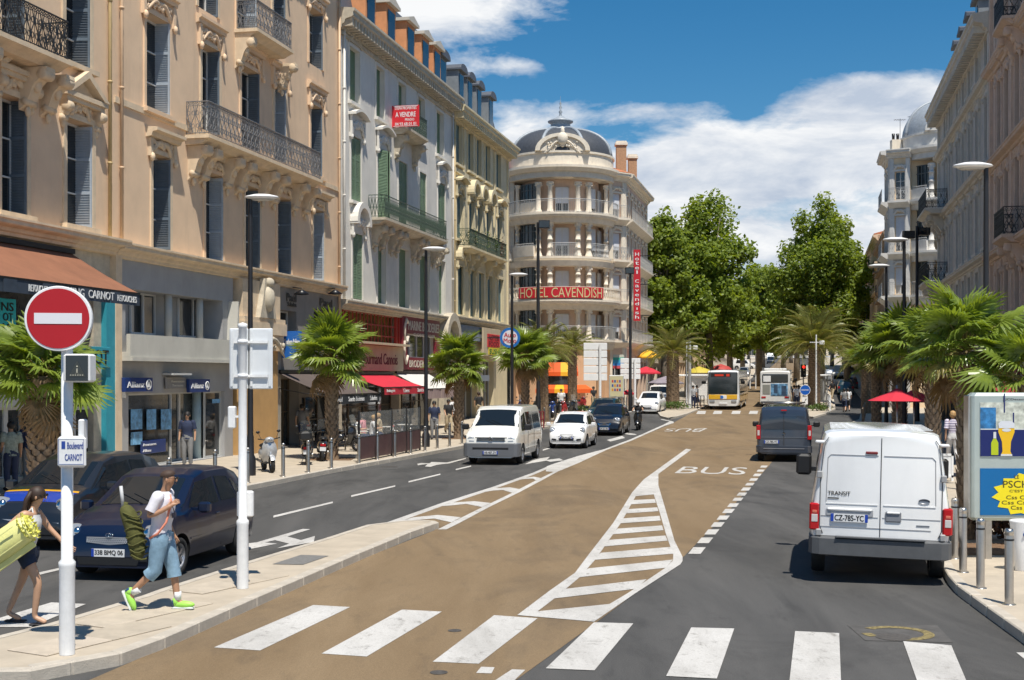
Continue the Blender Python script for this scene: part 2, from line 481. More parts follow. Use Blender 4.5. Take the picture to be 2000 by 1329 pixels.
# hatched island between the bus lanes: nested border line and bars around bare cells
zz3=lambda l:[(960+x/3.498,860+y/3.498) for x,y in l]
LO_=zz3([(175,1200),(400,1030),(570,910),(660,790),(830,570),(960,360),(1040,270),(1130,205),(1330,60)])
LI_=zz3([(310,1178),(430,1085),(605,938),(710,818),(883,570),(985,385),(1075,290),(1150,225),(1365,66)])
ribbon_px('hatch_border',LO_,LI_,.0090)
RO_=zz3([(700,1245),(980,1052),(1290,852),(1305,830),(1305,800),(1250,690),(1190,480),(1140,310),(1140,235)])
RI_=zz3([(640,1222),(930,1050),(1190,875),(1240,825),(1242,785),(1195,655),(1150,500),(1108,372),(1075,300)])
ribbon_px('hatch_border',RO_,RI_,.0092)
poly('hatch_border',zz3([(985,385),(1108,373),(1140,310),(1140,235),(1120,215),(1040,272)]),h=.0098,parent=marks)
for q in [[(175,1200),(310,1175),(850,1120),(760,1205),(700,1245)],[(400,1080),(510,1020),(1060,955),(985,1020),(430,1086)],[(560,935),(665,880),(1240,820),(1190,876),(605,940)],
          [(690,820),(748,773),(1225,733),(1240,780),(710,821)],[(770,728),(805,685),(1188,655),(1203,690),(780,729)],[(820,648),(860,608),(1165,586),(1175,618),(835,646)],
          [(870,572),(895,538),(1148,520),(1155,552),(882,571)],[(905,503),(932,474),(1133,462),(1140,488),(915,503)],[(945,442),(970,412),(1115,405),(1123,430),(955,441)]]:
    poly('hatch_bar',zz3(q),h=.0104,parent=marks)
# short dashes at the right edge of the bus lane
import itertools
p0,p1=(1364,1078),(1496,912)
k=0
for y0,y1 in [(1083,1070),(1062,1051),(1045,1035),(1030,1021),(1016,1008),(1003,995),(991,984),(979,973),(969,963),(959,953),(949,944),(940,935),(931,926),(922,918),(914,910)]:
    def xa(y):return 1364+(1078-y)*(132/166)-4
    w=24*(y0-735)/343
    poly('short_dash',[(xa(y0)-w/2,y0),(xa(y0)+w/2,y0),(xa(y1)+w/2,y1),(xa(y1)-w/2,y1)],parent=marks)
# far crossing and give-way dashes
for x in (1368,1400,1436,1470,1500):poly('crosswalk_stripe',[(x-8,809),(x+9,809),(x+11,803),(x-5,803)],parent=marks)
for q in [[(1210,806),(1230,806),(1262,797),(1247,797)],[(1170,818),(1186,818),(1205,812),(1190,812)],[(1185,860),(1215,852),(1221,856),(1192,863)]]:poly('lane_dash',q,parent=marks)
for q in [[(930,1316),(960,1317),(966,1305),(940,1304)],[(960,1335),(1000,1335),(1026,1310),(1000,1309)]]:poly('lane_dash',q,parent=marks)
# turn arrows, left carriageway
poly('direction_arrow',[(486,1062),(501,1060.5),(591.5,1034),(606,1034.7),(561,1048.8),(588,1056),(615,1047.9),(613,1059.6),(541,1072),(565,1063),(537,1056),(517,1060.5),(541,1063),(486,1074)],parent=marks)
poly('direction_arrow',[(814.7,906.7),(823,905),(839,905.8),(842.7,903),(873,904),(910,895),(910,896.8),(878,905.8),(853.5,908.5),(841,912.5),(830,911.8),(835.5,906.7),(816.5,909.4)],parent=marks)
poly('direction_arrow',[(1025,907.6),(1040,900),(1055,896),(1074,893),(1068,899),(1092.7,896),(1100,899.7),(1075,902.7),(1067,900.4),(1040,905)],parent=marks)
poly('direction_arrow',[(1214,846),(1225,846),(1240,848),(1244,850),(1230,850),(1218,848)],parent=marks)
# manhole covers, gully and yellow ring
IRON=mat('cast_iron',(.10,.09,.08),.6,var=.3,scale=20,metal=.3,bump=.6,bscale=60)
YEL=mat('worn_yellow_paint',(.19,.15,.06),.8,var=.75,scale=26)


def ring(name,c,r0,r1,m,h=.009,n=24,seg=None):
    v=[];f=[]
    for i in range(n):
        a=2*PI*i/n;v+=[(c.x+r0*math.cos(a),c.y+r0*math.sin(a),gz(c.y)+h),(c.x+r1*math.cos(a),c.y+r1*math.sin(a),gz(c.y)+h)]
    for i in range(n):
        if seg and not seg(i):continue
        j=(i+1)%n;f.append((2*i,2*i+1,2*j+1,2*j))
    return MB().add(v,f).build(name,m,marks)


ring('yellow_ring',G(1752,1238),.30,.42,YEL,seg=lambda i:i not in (9,10,11,14,15))
for c,r in (((1745,1246),.2),((888,1233),.08),((857,1315),.09)):
    g=G(*c);MB().cyl((g.x,g.y,.006),r,.004,16).build('manhole_cover',IRON,marks)
PATCH=mat('asphalt_patch',(.085,.08,.075),.9,var=.25,scale=5,bump=.4,bscale=150)
poly('asphalt_patch',[(1655,1222),(1830,1222),(1862,1256),(1690,1252)],h=.005,m=PATCH,parent=marks)
# BUS lettering on the lane, stretched as painted
prep_text(['BUS','HOTEL CAVENDISH','Boulevard','CARNOT','TRANSIT','CZ-785-YC','338 BMQ 06','AB-487-ZV','Allianz','A VENDRE','STEPH PROPERTIES','PRADO','04 93 68 01 01','MARINE BRODERIES','COMPTOIR',
           'BRODERIE & ECO','PRESSING  CARNOT','RETOUCHES','INS','OT','Paul','Salades','Auto','Moto','Gourmand Cannois','Boulangerie','Glaces','Salon de the','Snacks Boissons','Terrasse',
           'H\u00f4tel','Cavendish','JCDecaux','LE','PSCHITT',"C'EST TOUT",'Css Css Css','Css Css','Southern Railway','Assurances','pizza','18','ROND POINT','Carte','DP-221-RK','HOTEL','H','o','e','l','t','C','a','v','n','d','i','s','h','ASTER','FOOD','SUSHI'])


def road_text(s,bl,br,tl,tr):
    bl,br,tl,tr=[G(*p) for p in (bl,br,tl,tr)]
    v,f=TXT[s];vv=[]
    for a,b in v:
        p=bl.lerp(br,a).lerp(tl.lerp(tr,a),b);vv.append((p.x,p.y,gz(p.y)+.009))
    return MB().add(vv,f).build('painted_letters',PAINT,marks)


road_text('BUS',(1317,925),(1454,928),(1335,912),(1462,914))
road_text('BUS',(1382,837),(1302,838),(1366,844),(1296,843))

# ---------------------------------------------------------------- pavements
KH=.13


def dline(x0,d0,k,ds):return [Vector((x0+k*(d-d0),d,0)) for d in ds]


lfac=dline(-12.3,38,.2245,[9,96])
left_k=[(-420,1130),(0,1050),(230,1008),(483,958),(640,926),(780,900),(900,877),(1000,852),(1052,841),(1120,827),(1206,808),(1240,798),(1256,788),(1262,778),(1275,768),(1300,752),(1400,728),(1480,706)]
lw=strip([Vector((-28,9,0)),Vector((-20,60,0)),Vector((-6,110,0)),Vector((20,240,0)),Vector((60,420,0))],[G(*p) for p in left_k] ,KH,'pavement',PAVE,kerb=1)
struct(lw,'pale paved pavement along the left shop fronts','pavement')
# central island in the foreground
isl_L=[(-160,1306),(0,1263),(94,1239),(150,1222),(275,1183),(312,1169),(436,1128),(500,1107),(635,1065),(716,1038),(780,1030)]
isl_R=[(60,1330),(140,1318),(235,1300),(320,1268),(500,1186),(700,1096),(800,1053),(852,1034)]


def island(name,outline,label,m=PAVE,h=KH,kerbw=.14,group=None):
    g=[G(*p) if not isinstance(p,Vector) else p for p in outline]
    ar=sum(a.x*c.y-c.x*a.y for a,c in zip(g,g[1:]+g[:1]))
    if ar<0:g.reverse()
    n=len(g);cen=sum(g,Vector())/n
    def inset(i):
        a,b,c=g[i-1],g[i],g[(i+1)%n]
        e=(c-a);nn=Vector((-e.y,e.x,0)).normalized();return b+nn*kerbw
    ins=[inset(i) for i in range(n)]
    v=[(p.x,p.y,gz(p.y)-.05) for p in g]+[(p.x,p.y,gz(p.y)+h-.015) for p in g]
    mid=[g[i]+(ins[i]-g[i])*.12 for i in range(n)]
    v+=[(p.x,p.y,gz(p.y)+h) for p in mid]+[(p.x,p.y,gz(p.y)+h) for p in ins]
    f=[(k*n+i,k*n+(i+1)%n,(k+1)*n+(i+1)%n,(k+1)*n+i) for k in range(3) for i in range(n)]
    o=MB().add([(p.x,p.y,gz(p.y)+h-.003) for p in ins],[tuple(range(n))]).build(name,m)
    struct(o,label,'pavement')
    MB().add(v,f).build('kerb',KERB,o)
    return o,ins


o_isl,ins=island('traffic_island',[(-300,1340),(60,1335)]+isl_R[1:-1]+[(835,1040),(857,1033),(850,1030),(820,1028)]+isl_L[::-1],'long pale paved traffic island carrying the no entry sign',m=PAVE)
COVER=mat('grey_cover_plate',(.17,.165,.155),.7,var=.2,scale=15,bump=.3)
poly('cover_plate',[(532,1119),(592,1120),(642,1102),(588,1100)],h=KH+.004,m=COVER,parent=o_isl)
# paving slabs: joints of the island surface cut as separate thin slabs


def inside(pt,pg):
    x,y=pt;c=False
    for a,b in zip(pg,pg[1:]+pg[:1]):
        if (a.y>y) != (b.y>y) and x<(b.x-a.x)*(y-a.y)/(b.y-a.y)+a.x:c=not c
    return c


def lay_slabs(parent,pg,ang,w,l,box,hz,limit=290,mats=None,holes=()):
    u=Vector((math.sin(ang),math.cos(ang),0));r=Vector((u.y,-u.x,0));n=0
    mes=[MB().bbox(-w/2+.004,w/2-.004,-l/2+.004,l/2-.004,0,.012,r=.004).mesh('slab',m) for m in mats]
    cells=[]
    for i in range(-60,60):
        for j in range(-90,90):
            c=Vector((box[0],box[1],0))+r*(i*w)+u*((j+(.5 if i%2 else 0))*l)
            if all(inside(((c+r*a*w*.52+u*b*l*.52).x,(c+r*a*w*.52+u*b*l*.52).y),pg) for a in (-1,1) for b in (-1,1)):
                if not any((c-h).length<rr for h,rr in holes):cells.append(c)
    cells.sort(key=lambda c:c.y)
    for c in cells[:limit]:
        put('paving_slab',R.choice(mes),parent,(c.x,c.y,gz(c.y)+hz+R.uniform(-.0015,.0015)),(0,0,-ang))


SL=[mat('slab_%d'%i,c,.8,var=.16,scale=2.5,bump=.3,bscale=90,dirt=.25,stretch=(1,1,1)) for i,c in enumerate([(.46,.395,.31),(.44,.375,.29),(.48,.41,.325),(.42,.36,.28)])]
lay_slabs(o_isl,ins,math.radians(29),.6,.9,(-3.5,16),KH-.002,mats=SL,holes=[(G(588,1110,KH),.85)])
# far median island with the yellow bus stop
far_m,ins2=island('median_island',[(1290,816),(1305,820),(1322,817),(1343,811),(1377,797),(1440,770),(1452,755),(1470,738),(1480,718),(1470,712),(1440,722),(1400,735),(1350,750),(1315,770),(1292,795),(1284,808)],'far median island with date palm and bus stop')
far_r,ins3=island('median_island',[(1562,816),(1589,818),(1612,811),(1632,801),(1628,780),(1617,752),(1600,735),(1580,716),(1568,712),(1556,740),(1556,770),(1558,800)],'far right island between bus lane and service road')
rk=[(2140,1370),(2000,1257),(1930,1206),(1870,1161),(1853,1141),(1800,1040),(1745,950),(1700,880),(1657,838),(1660,830),(1678,823),(1684,800),(1682,780),(1670,765),(1655,748),(1640,735),(1610,716),(1585,702)]
rw=strip([G(*p) for p in rk],[Vector((22,7,0)),Vector((26,70,0)),Vector((60,200,0)),Vector((120,420,0))],KH,'pavement',PAVE,kerb=1,d0=11.5)
struct(rw,'pale right hand pavement with steel bollards and palms','pavement')
# kerb stones along the two long pavements (separate stones)


def kerb_run(pts,parent,seg=1.0,d0=12,d1=75,side=1,h=KH):
    g=asG(pts);cur=[]
    L=0;out=[g[0].copy()]
    acc=[]
    for a,b in zip(g,g[1:]):
        a=Vector((a.x,a.y,0));b=Vector((b.x,b.y,0));n=max(1,int(round((b-a).length/seg)))
        for i in range(n):acc.append((a.lerp(b,i/n),a.lerp(b,(i+1)/n)))
    cache={}
    for a,b in acc:
        m=(a+b)/2
        if not d0<m.y<d1:continue
        l=(b-a).length;key=round(l,1)
        if key not in cache:
            cache[key]=MB().bbox(-l/2+.004,l/2-.004,-.012,.15,-.06,h+.006,r=.015).mesh('kerb_stone',KERB)
        ang=math.atan2((b-a).y,(b-a).x)
        if side<0:ang+=PI
        put('kerb_stone',cache[key],parent,(m.x,m.y,gz(m.y)),(0,0,ang))


kerb_run(left_k[:12],lw,1.0,d0=18,side=1)
kerb_run(rk[:9],rw,1.0,d0=11,side=-1)

kerb_run([(60,1330),(140,1318),(235,1300),(320,1268),(500,1186),(700,1096),(800,1053),(850,1035)],o_isl,.8,d0=12,d1=26,side=1)
# drain grates and small stains of chewing gum on the pavement
for px,py in ((470,975),(760,912)):
    g=G(px,py);b=MB();b.box(g.x-.28,g.x+.28,g.y-.2,g.y+.2,.0045,.009);
    for i in range(6):b.box(g.x-.24+i*.085,g.x-.20+i*.085,g.y-.16,g.y+.16,.009,.013)
    b.build('drain_grate',IRON,marks)
# ---------------------------------------------------------------- facade tools
class Fac:
    """a facade frame: origin, direction along it; local x along, y into the building, z up"""
    def __init__(s,o,d,name,label,cat='building',group=None):
        s.o=Vector(o);s.d=Vector(d).normalized();s.rz=math.atan2(s.d.y,s.d.x)
        s.t=thing(name,label,cat,s.o,s.rz,group)
        s.M=Matrix.Translation(s.o) @ Matrix.Rotation(s.rz,4,'Z');s.I=s.M.inverted()
        s.holes=[]

    def px(s,px,py,off=0.0):
        c=s.I @ Vector((0,0,CH));q=s.I @ P(px,py,10.0);d=q-c
        t=(-off-c.y)/d.y;p=c+d*t
        return p.x,p.z

    def rect(s,x0,x1,y0,y1,off=0.0,ref=None):
        """pixel box measured at its left edge (x0: y0..y1) -> x0,x1,z0,z1"""
        a,zt=s.px(x0,y0,off);_,zb=s.px(x0,y1,off);b,_=s.px(x1,y0,off)
        if a>b:a,b=b,a
        return a,b,zb,zt


def wall(F,x0,x1,z0,z1,holes,m,y=0.0,depth=.42,name='wall',thick=.5,parent=None,band=None,rm=None):
    xs=sorted(set([x0,x1]+[h[0] for h in holes]+[h[1] for h in holes]));zs=sorted(set([z0,z1]+[h[2] for h in holes]+[h[3] for h in holes]))
    xs=[x for x in xs if x0 <= x <= x1];zs=[z for z in zs if z0 <= z <= z1]
    b=MB()
    for i in range(len(xs)-1):
        for j in range(len(zs)-1):
            cx,cz=(xs[i]+xs[i+1])/2,(zs[j]+zs[j+1])/2
            if any(h[0]<cx<h[1] and h[2]<cz<h[3] for h in holes):continue
            b.add([(xs[i],y,zs[j]),(xs[i+1],y,zs[j]),(xs[i+1],y,zs[j+1]),(xs[i],y,zs[j+1])],[(0,1,2,3)])
    for a,c,e,f in holes:
        a,c,e,f=max(a,x0),min(c,x1),max(e,z0),min(f,z1)
        d=y+depth
        b.add([(a,y,e),(c,y,e),(c,y,f),(a,y,f),(a,d,e),(c,d,e),(c,d,f),(a,d,f)],[(0,4,5,1),(1,5,6,2),(2,6,7,3),(3,7,4,0)],1 if rm else 0)
    d=y+thick
    b.add([(x0,y,z0),(x0,y,z1),(x0,d,z1),(x0,d,z0),(x1,y,z0),(x1,y,z1),(x1,d,z1),(x1,d,z0)],[(0,1,2,3),(4,7,6,5),(1,5,6,2)])
    return b.build(name,[m,rm] if rm else m,parent or F.t)


_win={}
FRAME_W=flat('window_frame_white',(.62,.62,.60),.5)
CURT=mat('curtain',(.45,.44,.42),.8,var=.25,scale=4,stretch=(9,9,.4))


def window(F,r,y=.34,frame=FRAME_W,glass=GLASS,mull=1,bars=2,curtain=0,fw=.06):
    x0,x1,z0,z1=r;w,h=x1-x0,z1-z0
    key=(round(w,1),round(h,1),frame.name,mull,bars,fw)
    if key not in _win:
        b=MB();W,Hh=key[0],key[1]
        b.box(0,fw,0,.06,0,Hh);b.box(W-fw,W,0,.06,0,Hh);b.box(fw,W-fw,0,.06,0,fw);b.box(fw,W-fw,0,.06,Hh-fw,Hh)
        for i in range(mull):x=W*(i+1)/(mull+1);b.box(x-fw*.6,x+fw*.6,-.005,.055,fw,Hh-fw)
        for i in range(bars):z=Hh*(i+1)/(bars+1);b.box(fw,W-fw,.008,.05,z-.02,z+.02)
        _win[key]=(b.mesh('window',frame),MB().box(fw*.5,W-fw*.5,.052,.062,fw*.5,Hh-fw*.5).mesh('pane',glass))
    me,gl=_win[key]
    o=put('window',me,F.t,(x0,y,z0),scale=(w/key[0],1,h/key[1]));put('pane',gl,o)
    if frame is FRAME_W and R.random()<.45:
        q=R.choice((.3,.42,.5));MB().box(fw,key[0]*q,.038,.049,fw if R.random()<.7 else key[1]*.4,key[1]-fw).build('curtain',CURT,o)
    return o


_sh={}


def leaf_mesh(w,h,m,key=None):
    w,h=round(w,2),round(h,1);k=(w,h,m.name)
    if k not in _sh:
        b=MB();t=.045;s=.06
        b.box(0,s,0,t,0,h);b.box(w-s,w,0,t,0,h)
        for z in (0,h*.33,h*.66,h-.09):b.box(s,w-s,.002,t-.002,z,z+.09)
        n=int(h/.075)
        for i in range(n):
            z=.05+i*(h-.1)/n
            b.add([(s,.004,z),(w-s,.004,z),(w-s,.034,z+.055),(s,.034,z+.055)],[(0,1,2,3)])
            b.add([(s,.004,z),(w-s,.004,z),(w-s,.030,z-.045),(s,.030,z-.045)],[(0,3,2,1)])
        _sh[k]=b.mesh('shutter',m)
    return _sh[k]


def shutters(F,r,m,mode='closed',y=.1,ang=0):
    x0,x1,z0,z1=r;w=(x1-x0)/2
    me=leaf_mesh(w-.01,z1-z0-.06,m)
    if mode=='closed':
        put('shutter',me,F.t,(x0+.005,y,z0+.03));put('shutter',me,F.t,(x0+w+.005,y,z0+.03))
    elif mode=='ajar':
        put('shutter',me,F.t,(x0+.01,y,z0+.03),(0,0,-.5));put('shutter',me,F.t,(x1-.01,y,z0+.03),(0,0,PI+.5+.0))
    else:  # folded open at the jambs, standing out of the wall
        put('shutter',me,F.t,(x0+.06,y-.10,z0+.03),(0,0,PI/2));put('shutter',me,F.t,(x1-.005,y-.14 ,z0+.03),(0,0,PI/2+R.uniform(.0,.22)))


def surround(F,r,m,w=.16,p=.06,sill=True,name='window_surround',top=True,y=0.0):
    x0,x1,z0,z1=r;b=MB()
    b.box(x0-w,x0,y-p,y+.02,z0,z1+(w if top else 0));b.box(x1,x1+w,y-p,y+.02,z0,z1+(w if top else 0))
    if top:b.box(x0,x1,y-p,y+.02,z1,z1+w)
    if sill:b.box(x0-w-.08,x1+w+.08,y-p-.14,y+.02,z0-.14,z0-.002)
    return b.build(name,m,F.t)


CORN=[(0,0),(-.10,.03),(-.12,.14),(-.20,.18),(-.24,.30),(-.45,.36),(-.50,.40),(-.50,.52),(-.55,.56),(-.55,.64),(0,.70)]


def cornice(F,x0,x1,z,m,h=.7,d=.55,name='cornice',dent=0,dm=None,y=0.0,parent=None):
    pr=[(y+a*d/.55,z+b*h/.7) for a,b in CORN]
    b=MB();b.prof(pr+[(y+.3,z+h),(y+.3,z)],x0,x1)
    o=b.build(name,m,parent or F.t)
    if dent:
        b=MB();n=int((x1-x0)/dent)
        for i in range(n):x=x0+(i+.25)*dent;b.box(x,x+dent*.5,y-d*.82,y-.02,z+h*.12,z+h*.52)
        b.build('dentil',dm or m,o)['kind']='stuff'
    return o


def ledge(F,x0,x1,z,m,h=.25,d=.25,name='ledge',y=0.0):
    return MB().prof([(y+.02,z),(y-d*.5,z+h*.15),(y-d*.55,z+h*.5),(y-d,z+h*.65),(y-d,z+h*.95),(y+.02,z+h)],x0,x1).build(name,m,F.t)


def railing_mb(w,h,style='scroll',step=.17):
    """ironwork panel in x,z plane from x 0..w"""
    b=MB();t=.012
    b.box(0,w,-.025,.025,h-.03,h);b.box(0,w,-.015,.015,.05,.075);b.box(0,w,-.012,.012,h-.16,h-.145)
    n=max(1,int(round(w/step)));s=w/n
    for i in range(n+1):
        x=i*s
        b.box(x-.006,x+.006,-.006,.006,0.0,h)
    if style=='bars':return b

    def ribbon(pts,wd=.016):
        for (x0,z0),(x1,z1) in zip(pts,pts[1:]):
            dx,dz=x1-x0,z1-z0;l=math.hypot(dx,dz) or 1;nx,nz=-dz/l*wd/2,dx/l*wd/2
            b.add([(x0+nx,-.01,z0+nz),(x0-nx,-.01,z0-nz),(x1-nx,-.01,z1-nz),(x1+nx,-.01,z1+nz),
                   (x0+nx,.01,z0+nz),(x0-nx,.01,z0-nz),(x1-nx,.01,z1-nz),(x1+nx,.01,z1+nz)],[(0,1,2,3),(7,6,5,4),(0,3,7,4),(2,1,5,6)])
    if style=='scroll':
        for i in range(n):
            x=(i+.5)*s;z0,z1=.09,h-.17;sg=1 if i%2 else-1
            pts=[(x+sg*s*.42*math.sin(u*2*PI)*(1.0 if abs(u-.5)<.3 else .7),z0+(z1-z0)*u) for u in [k/12 for k in range(13)]]
            ribbon(pts,.022)
            for zc in (z0+(z1-z0)*.24,z0+(z1-z0)*.74):
                ribbon([(x+s*.30*math.cos(a),zc+s*.5*math.sin(a)) for a in [k*PI/3 for k in range(7)]],.012)
            ribbon([(x+s*.3*math.cos(a),h-.09+.045*math.sin(a)) for a in [k*PI/2 for k in range(5)]],.014)
    elif style=='cross':
        for i in range(n):
            x=i*s;ribbon([(x,.08),(x+s,h-.15)],.02);ribbon([(x+s,.08),(x,h-.15)],.02)
            ribbon([(x+s/2+s*.28*math.cos(a),h*.45+s*.28*math.sin(a)) for a in [k*PI/3 for k in range(7)]],.02)
    return b


def balcony(F,x0,x1,z,m,iron,d=.85,slab=.32,rh=1.0,style='scroll',corb=(),cm=None,cw=.34,ch=.95,bars=None):
    """slab with moulded edge, corbels and ironwork on three sides; z = underside of slab"""
    b=MB();e=.1
    pr=[(0,z),(-d+.30,z+.02),(-d+.16,z+slab*.35),(-d+.05,z+slab*.5),(-d-.05,z+slab*.62),(-d-.05,z+slab),(0,z+slab)]
    b.prof(pr,x0,x1)
    for xa,xb in ((x0-.07,x0),(x1,x1+.07)):b.box(xa,xb,-d-.04,0,z+slab*.6,z+slab-.004)
    o=b.build('balcony',m,F.t)
    zt=z+slab
    rm=railing_mb(x1-x0-.06,rh,style).mesh('railing',iron)
    r=put('railing',rm,o,(x0+.03,-d+.03,zt))
    sm=railing_mb(d-.06,rh,style).mesh('railing',iron)
    for x in (x0+.03,x1-.03):put('railing',sm,o,(x,-d+.03,zt),(0,0,PI/2))
    cmsh=corbel_mesh(cw,ch,d*.82,cm or m)
    for x in corb:put('corbel',cmsh,o,(x-cw/2,0,z-.001))
    return o


def corbel_mesh(w,h,d,m):
    b=MB();pr=[]
    for i in range(15):  # S scroll
        t=i/14;y=-d*(1-t) ** .8*(1+.13*math.sin(t*9));zz=-h*t ** 1.15*.98
        pr.append((y-.03,zz-(.05 if 0<i<4 else 0)))
    pr=[(0,0)]+pr+[(0,-h)]
    b.prof(pr,0,w)
    b.lathe([(.001,-.02),(.13,-.02),(.15,0),(.15,w),(.13,w+.02),(.001,w+.02)],14,0,Matrix.Translation((0,-d*.86,-.18)) @ Matrix.Rotation(PI/2,4,'Y'))
    b.lathe([(.001,-.02),(.10,-.02),(.10,w+.02),(.001,w+.02)],12,0,Matrix.Translation((0,-d*.22,-h*.80)) @ Matrix.Rotation(PI/2,4,'Y'))
    b.sph((w/2,-d*.55,-h*.42),.12,8,sc=(1,1,1.6))
    b.sph((w/2,-d*.18,-h*1.02),.08,8,sc=(1,1,1.8))
    return b.mesh('corbel',m)


_carv={}


def carving_mesh(w,h,m,seed=1,depth=.14):
    k=(round(w,1),round(h,1),m.name,seed)
    if k in _carv:return _carv[k]
    rr=random.Random(seed);b=MB()
    W,Hh=k[0],k[1]
    b.sph((W/2,-.03,Hh*.55),min(W,Hh)*.22,10,sc=(1,.7,1.2))
    for s in (-1,1):
        pts=[(W/2+s*W*.48*t,-.02-.05*math.sin(t*PI),Hh*(.62-.45*t+.28*math.sin(t*PI*1.4))) for t in [i/7 for i in range(8)]]
        b.tube(pts,[.09,.085,.08,.075,.07,.06,.05,.03],7)
        for i in range(6):
            t=(i+.5)/6;b.sph((W/2+s*W*.46*t,-.06,Hh*(.35+.4*rr.random())),.05+.04*rr.random(),6,sc=(1,.8,1.3))
        b.lathe([(.05,-.05),(.11,-.05),(.11,.05),(.05,.05)],10,0,Matrix.Translation((W/2+s*W*.40,-.03,Hh*.2)) @ Matrix.Rotation(PI/2,4,'X'))
    _carv[k]=b.mesh('carving',m);return _carv[k]


def carving(F,x0,x1,z0,z1,m,seed=1,y=-.02,parent=None):
    me=carving_mesh(x1-x0,z1-z0,m,seed);return put('carving',me,parent or F.t,(x0,y,z0))


def awning(F,x0,x1,z0,z1,d,m,val=.28,vm=None,y=0.0,frame=BLACK,name='awning',scall=False,parent=None):
    b=MB();n=max(6,int((x1-x0)/.5));v=[]
    for i in range(n+1):
        x=x0+(x1-x0)*i/n;sag=.025*math.sin(i*1.7)
        for j in range(5):
            t=j/4;v.append((x,y-d*t,z1-(z1-z0)*t-.05*math.sin(t*PI)+sag*t*(1-t)))
    f=[(i*5+j,i*5+j+1,(i+1)*5+j+1,(i+1)*5+j) for i in range(n) for j in range(4)]
    b.add(v,f,0,True);b.add([(a,c,e-.012) for a,c,e in v],[tuple(reversed(q)) for q in f],0,True)
    o=b.build(name,m,parent or F.t)
    vb=MB()
    for i in range(n):
        xa,xb=x0+(x1-x0)*i/n,x0+(x1-x0)*(i+1)/n;q=.012*math.sin(i*2.1)
        vb.box(xa,xb,y-d-.008+q,y-d+.004+q,z0-val,z0)
    vb.build('valance',vm or m,o)
    fb=MB();fb.box(x0,x1,y-d-.02,y-d+.03,z0-.03,z0+.02)
    for x in (x0+.05,(x0+x1)/2,x1-.05):fb.tube([(x,y,z0+.25),(x,y-d*.5,z0-.05+.1),(x,y-d,z0)],.02,6)
    fb.box(x0,x1,y-.12,y,z1-.02,z1+.12)
    fb.build('awning_frame',frame,o)
    return o


def pipe(F,x,z0,z1,m,r=.055,y=-.1):
    b=MB();b.cyl((x,y,z0),r,z1-z0,8)
    for z in [z0+i*2.4 for i in range(int((z1-z0)/2.4)+1)]:b.cyl((x,y,z),r*1.35,.07,8)
    return b.build('downpipe',m,F.t)


def sign(F,x0,x1,z0,z1,m,strings=(),tm=None,y=-.06,t=.06,name='shop_sign',parent=None,border=None):
    """strings: (text, fx0, fx1, fz0, fz1) in fractions of the panel"""
    o=MB().bbox(x0,x1,y-t,y,z0,z1,.01).build(name,m,parent or F.t)
    if strings:
        b=MB();w,h=x1-x0,z1-z0
        for q in strings:text(b,q[0],x0+w*q[1],x0+w*q[2],z0+h*q[3],z0+h*q[4],y-t-.012)
        b.build('lettering',tm,o)
    return o


# ================================================================ LEFT ROW
LD=Vector((.2190,.9757,0));LO=Vector((-11.9,38.0,0))
ORA=mat('ochre_render',(.74,.535,.355),.85,var=.07,scale=1.1,bump=.25,bscale=50,dirt=.34)
STO=mat('sand_stone',(.66,.52,.36),.85,var=.12,scale=3,bump=.3,bscale=40,dirt=.3)
ORB=mat('beige_render',(.47,.34,.215),.85,var=.10,scale=1.1,bump=.3,bscale=50,dirt=.3)
GRYW=mat('pale_grey_render',(.70,.665,.60),.85,var=.07,scale=1.1,bump=.25,bscale=50,dirt=.4)
STG=mat('weathered_stone',(.50,.44,.34),.85,var=.18,scale=4,bump=.4,bscale=40,dirt=.4)
YEW=mat('greenish_sand_render',(.64,.55,.36),.85,var=.1,scale=1.1,bump=.25,bscale=50,dirt=.3)
SHB=mat('blue_grey_shutter',(.12,.155,.19),.55,var=.15,scale=3)
SHW=mat('pale_blue_shutter',(.36,.41,.46),.55,var=.12,scale=3)
SHG=mat('green_shutter',(.17,.25,.155),.55,var=.15,scale=3)
SHT=mat('blue_green_shutter',(.12,.20,.21),.55,var=.15,scale=3)
IRK=mat('black_ironwork',(.02,.022,.024),.5,var=.2)
IRG=mat('grey_ironwork',(.16,.16,.165),.5,var=.3,scale=8)
IRV=mat('green_ironwork',(.055,.085,.06),.5,var=.3,scale=8)
REND=mat('mid_grey_render',(.36,.355,.35),.85,var=.08,scale=1.2,bump=.2,bscale=60,dirt=.25)
WREN=mat('off_white_render',(.52,.50,.44),.85,var=.08,scale=1.2,bump=.2,bscale=60,dirt=.25)
PIPO=mat('ochre_downpipe',(.58,.40,.25),.6,var=.1)
PIPY=mat('yellow_downpipe',(.50,.36,.17),.6,var=.1)
TILE=mat('terracotta_tile',(.50,.19,.09),.8,var=.25,scale=9,bump=.3,dirt=.2)
SLATE=mat('slate_roof',(.085,.095,.115),.6,var=.25,scale=14,bump=.3)
ZINC=mat('zinc_sheet',(.36,.38,.40),.5,var=.15,scale=4)
INT=mat('dark_interior',(.03,.028,.026),.9,var=.5,scale=1)




def carcass(F,x0,x1,zt,m,depth=11):
    b=MB();b.box(x0+.02,x1-.02,1.3,depth,0,zt-.02);b.box(x0+.02,x1-.02,.5,1.3,zt-.3,zt-.02);b.build('building_core',m,F.t);MB().box(x0+.03,x1-.03,1.25,1.298,0,zt-.4).build('interior',INT,F.t)


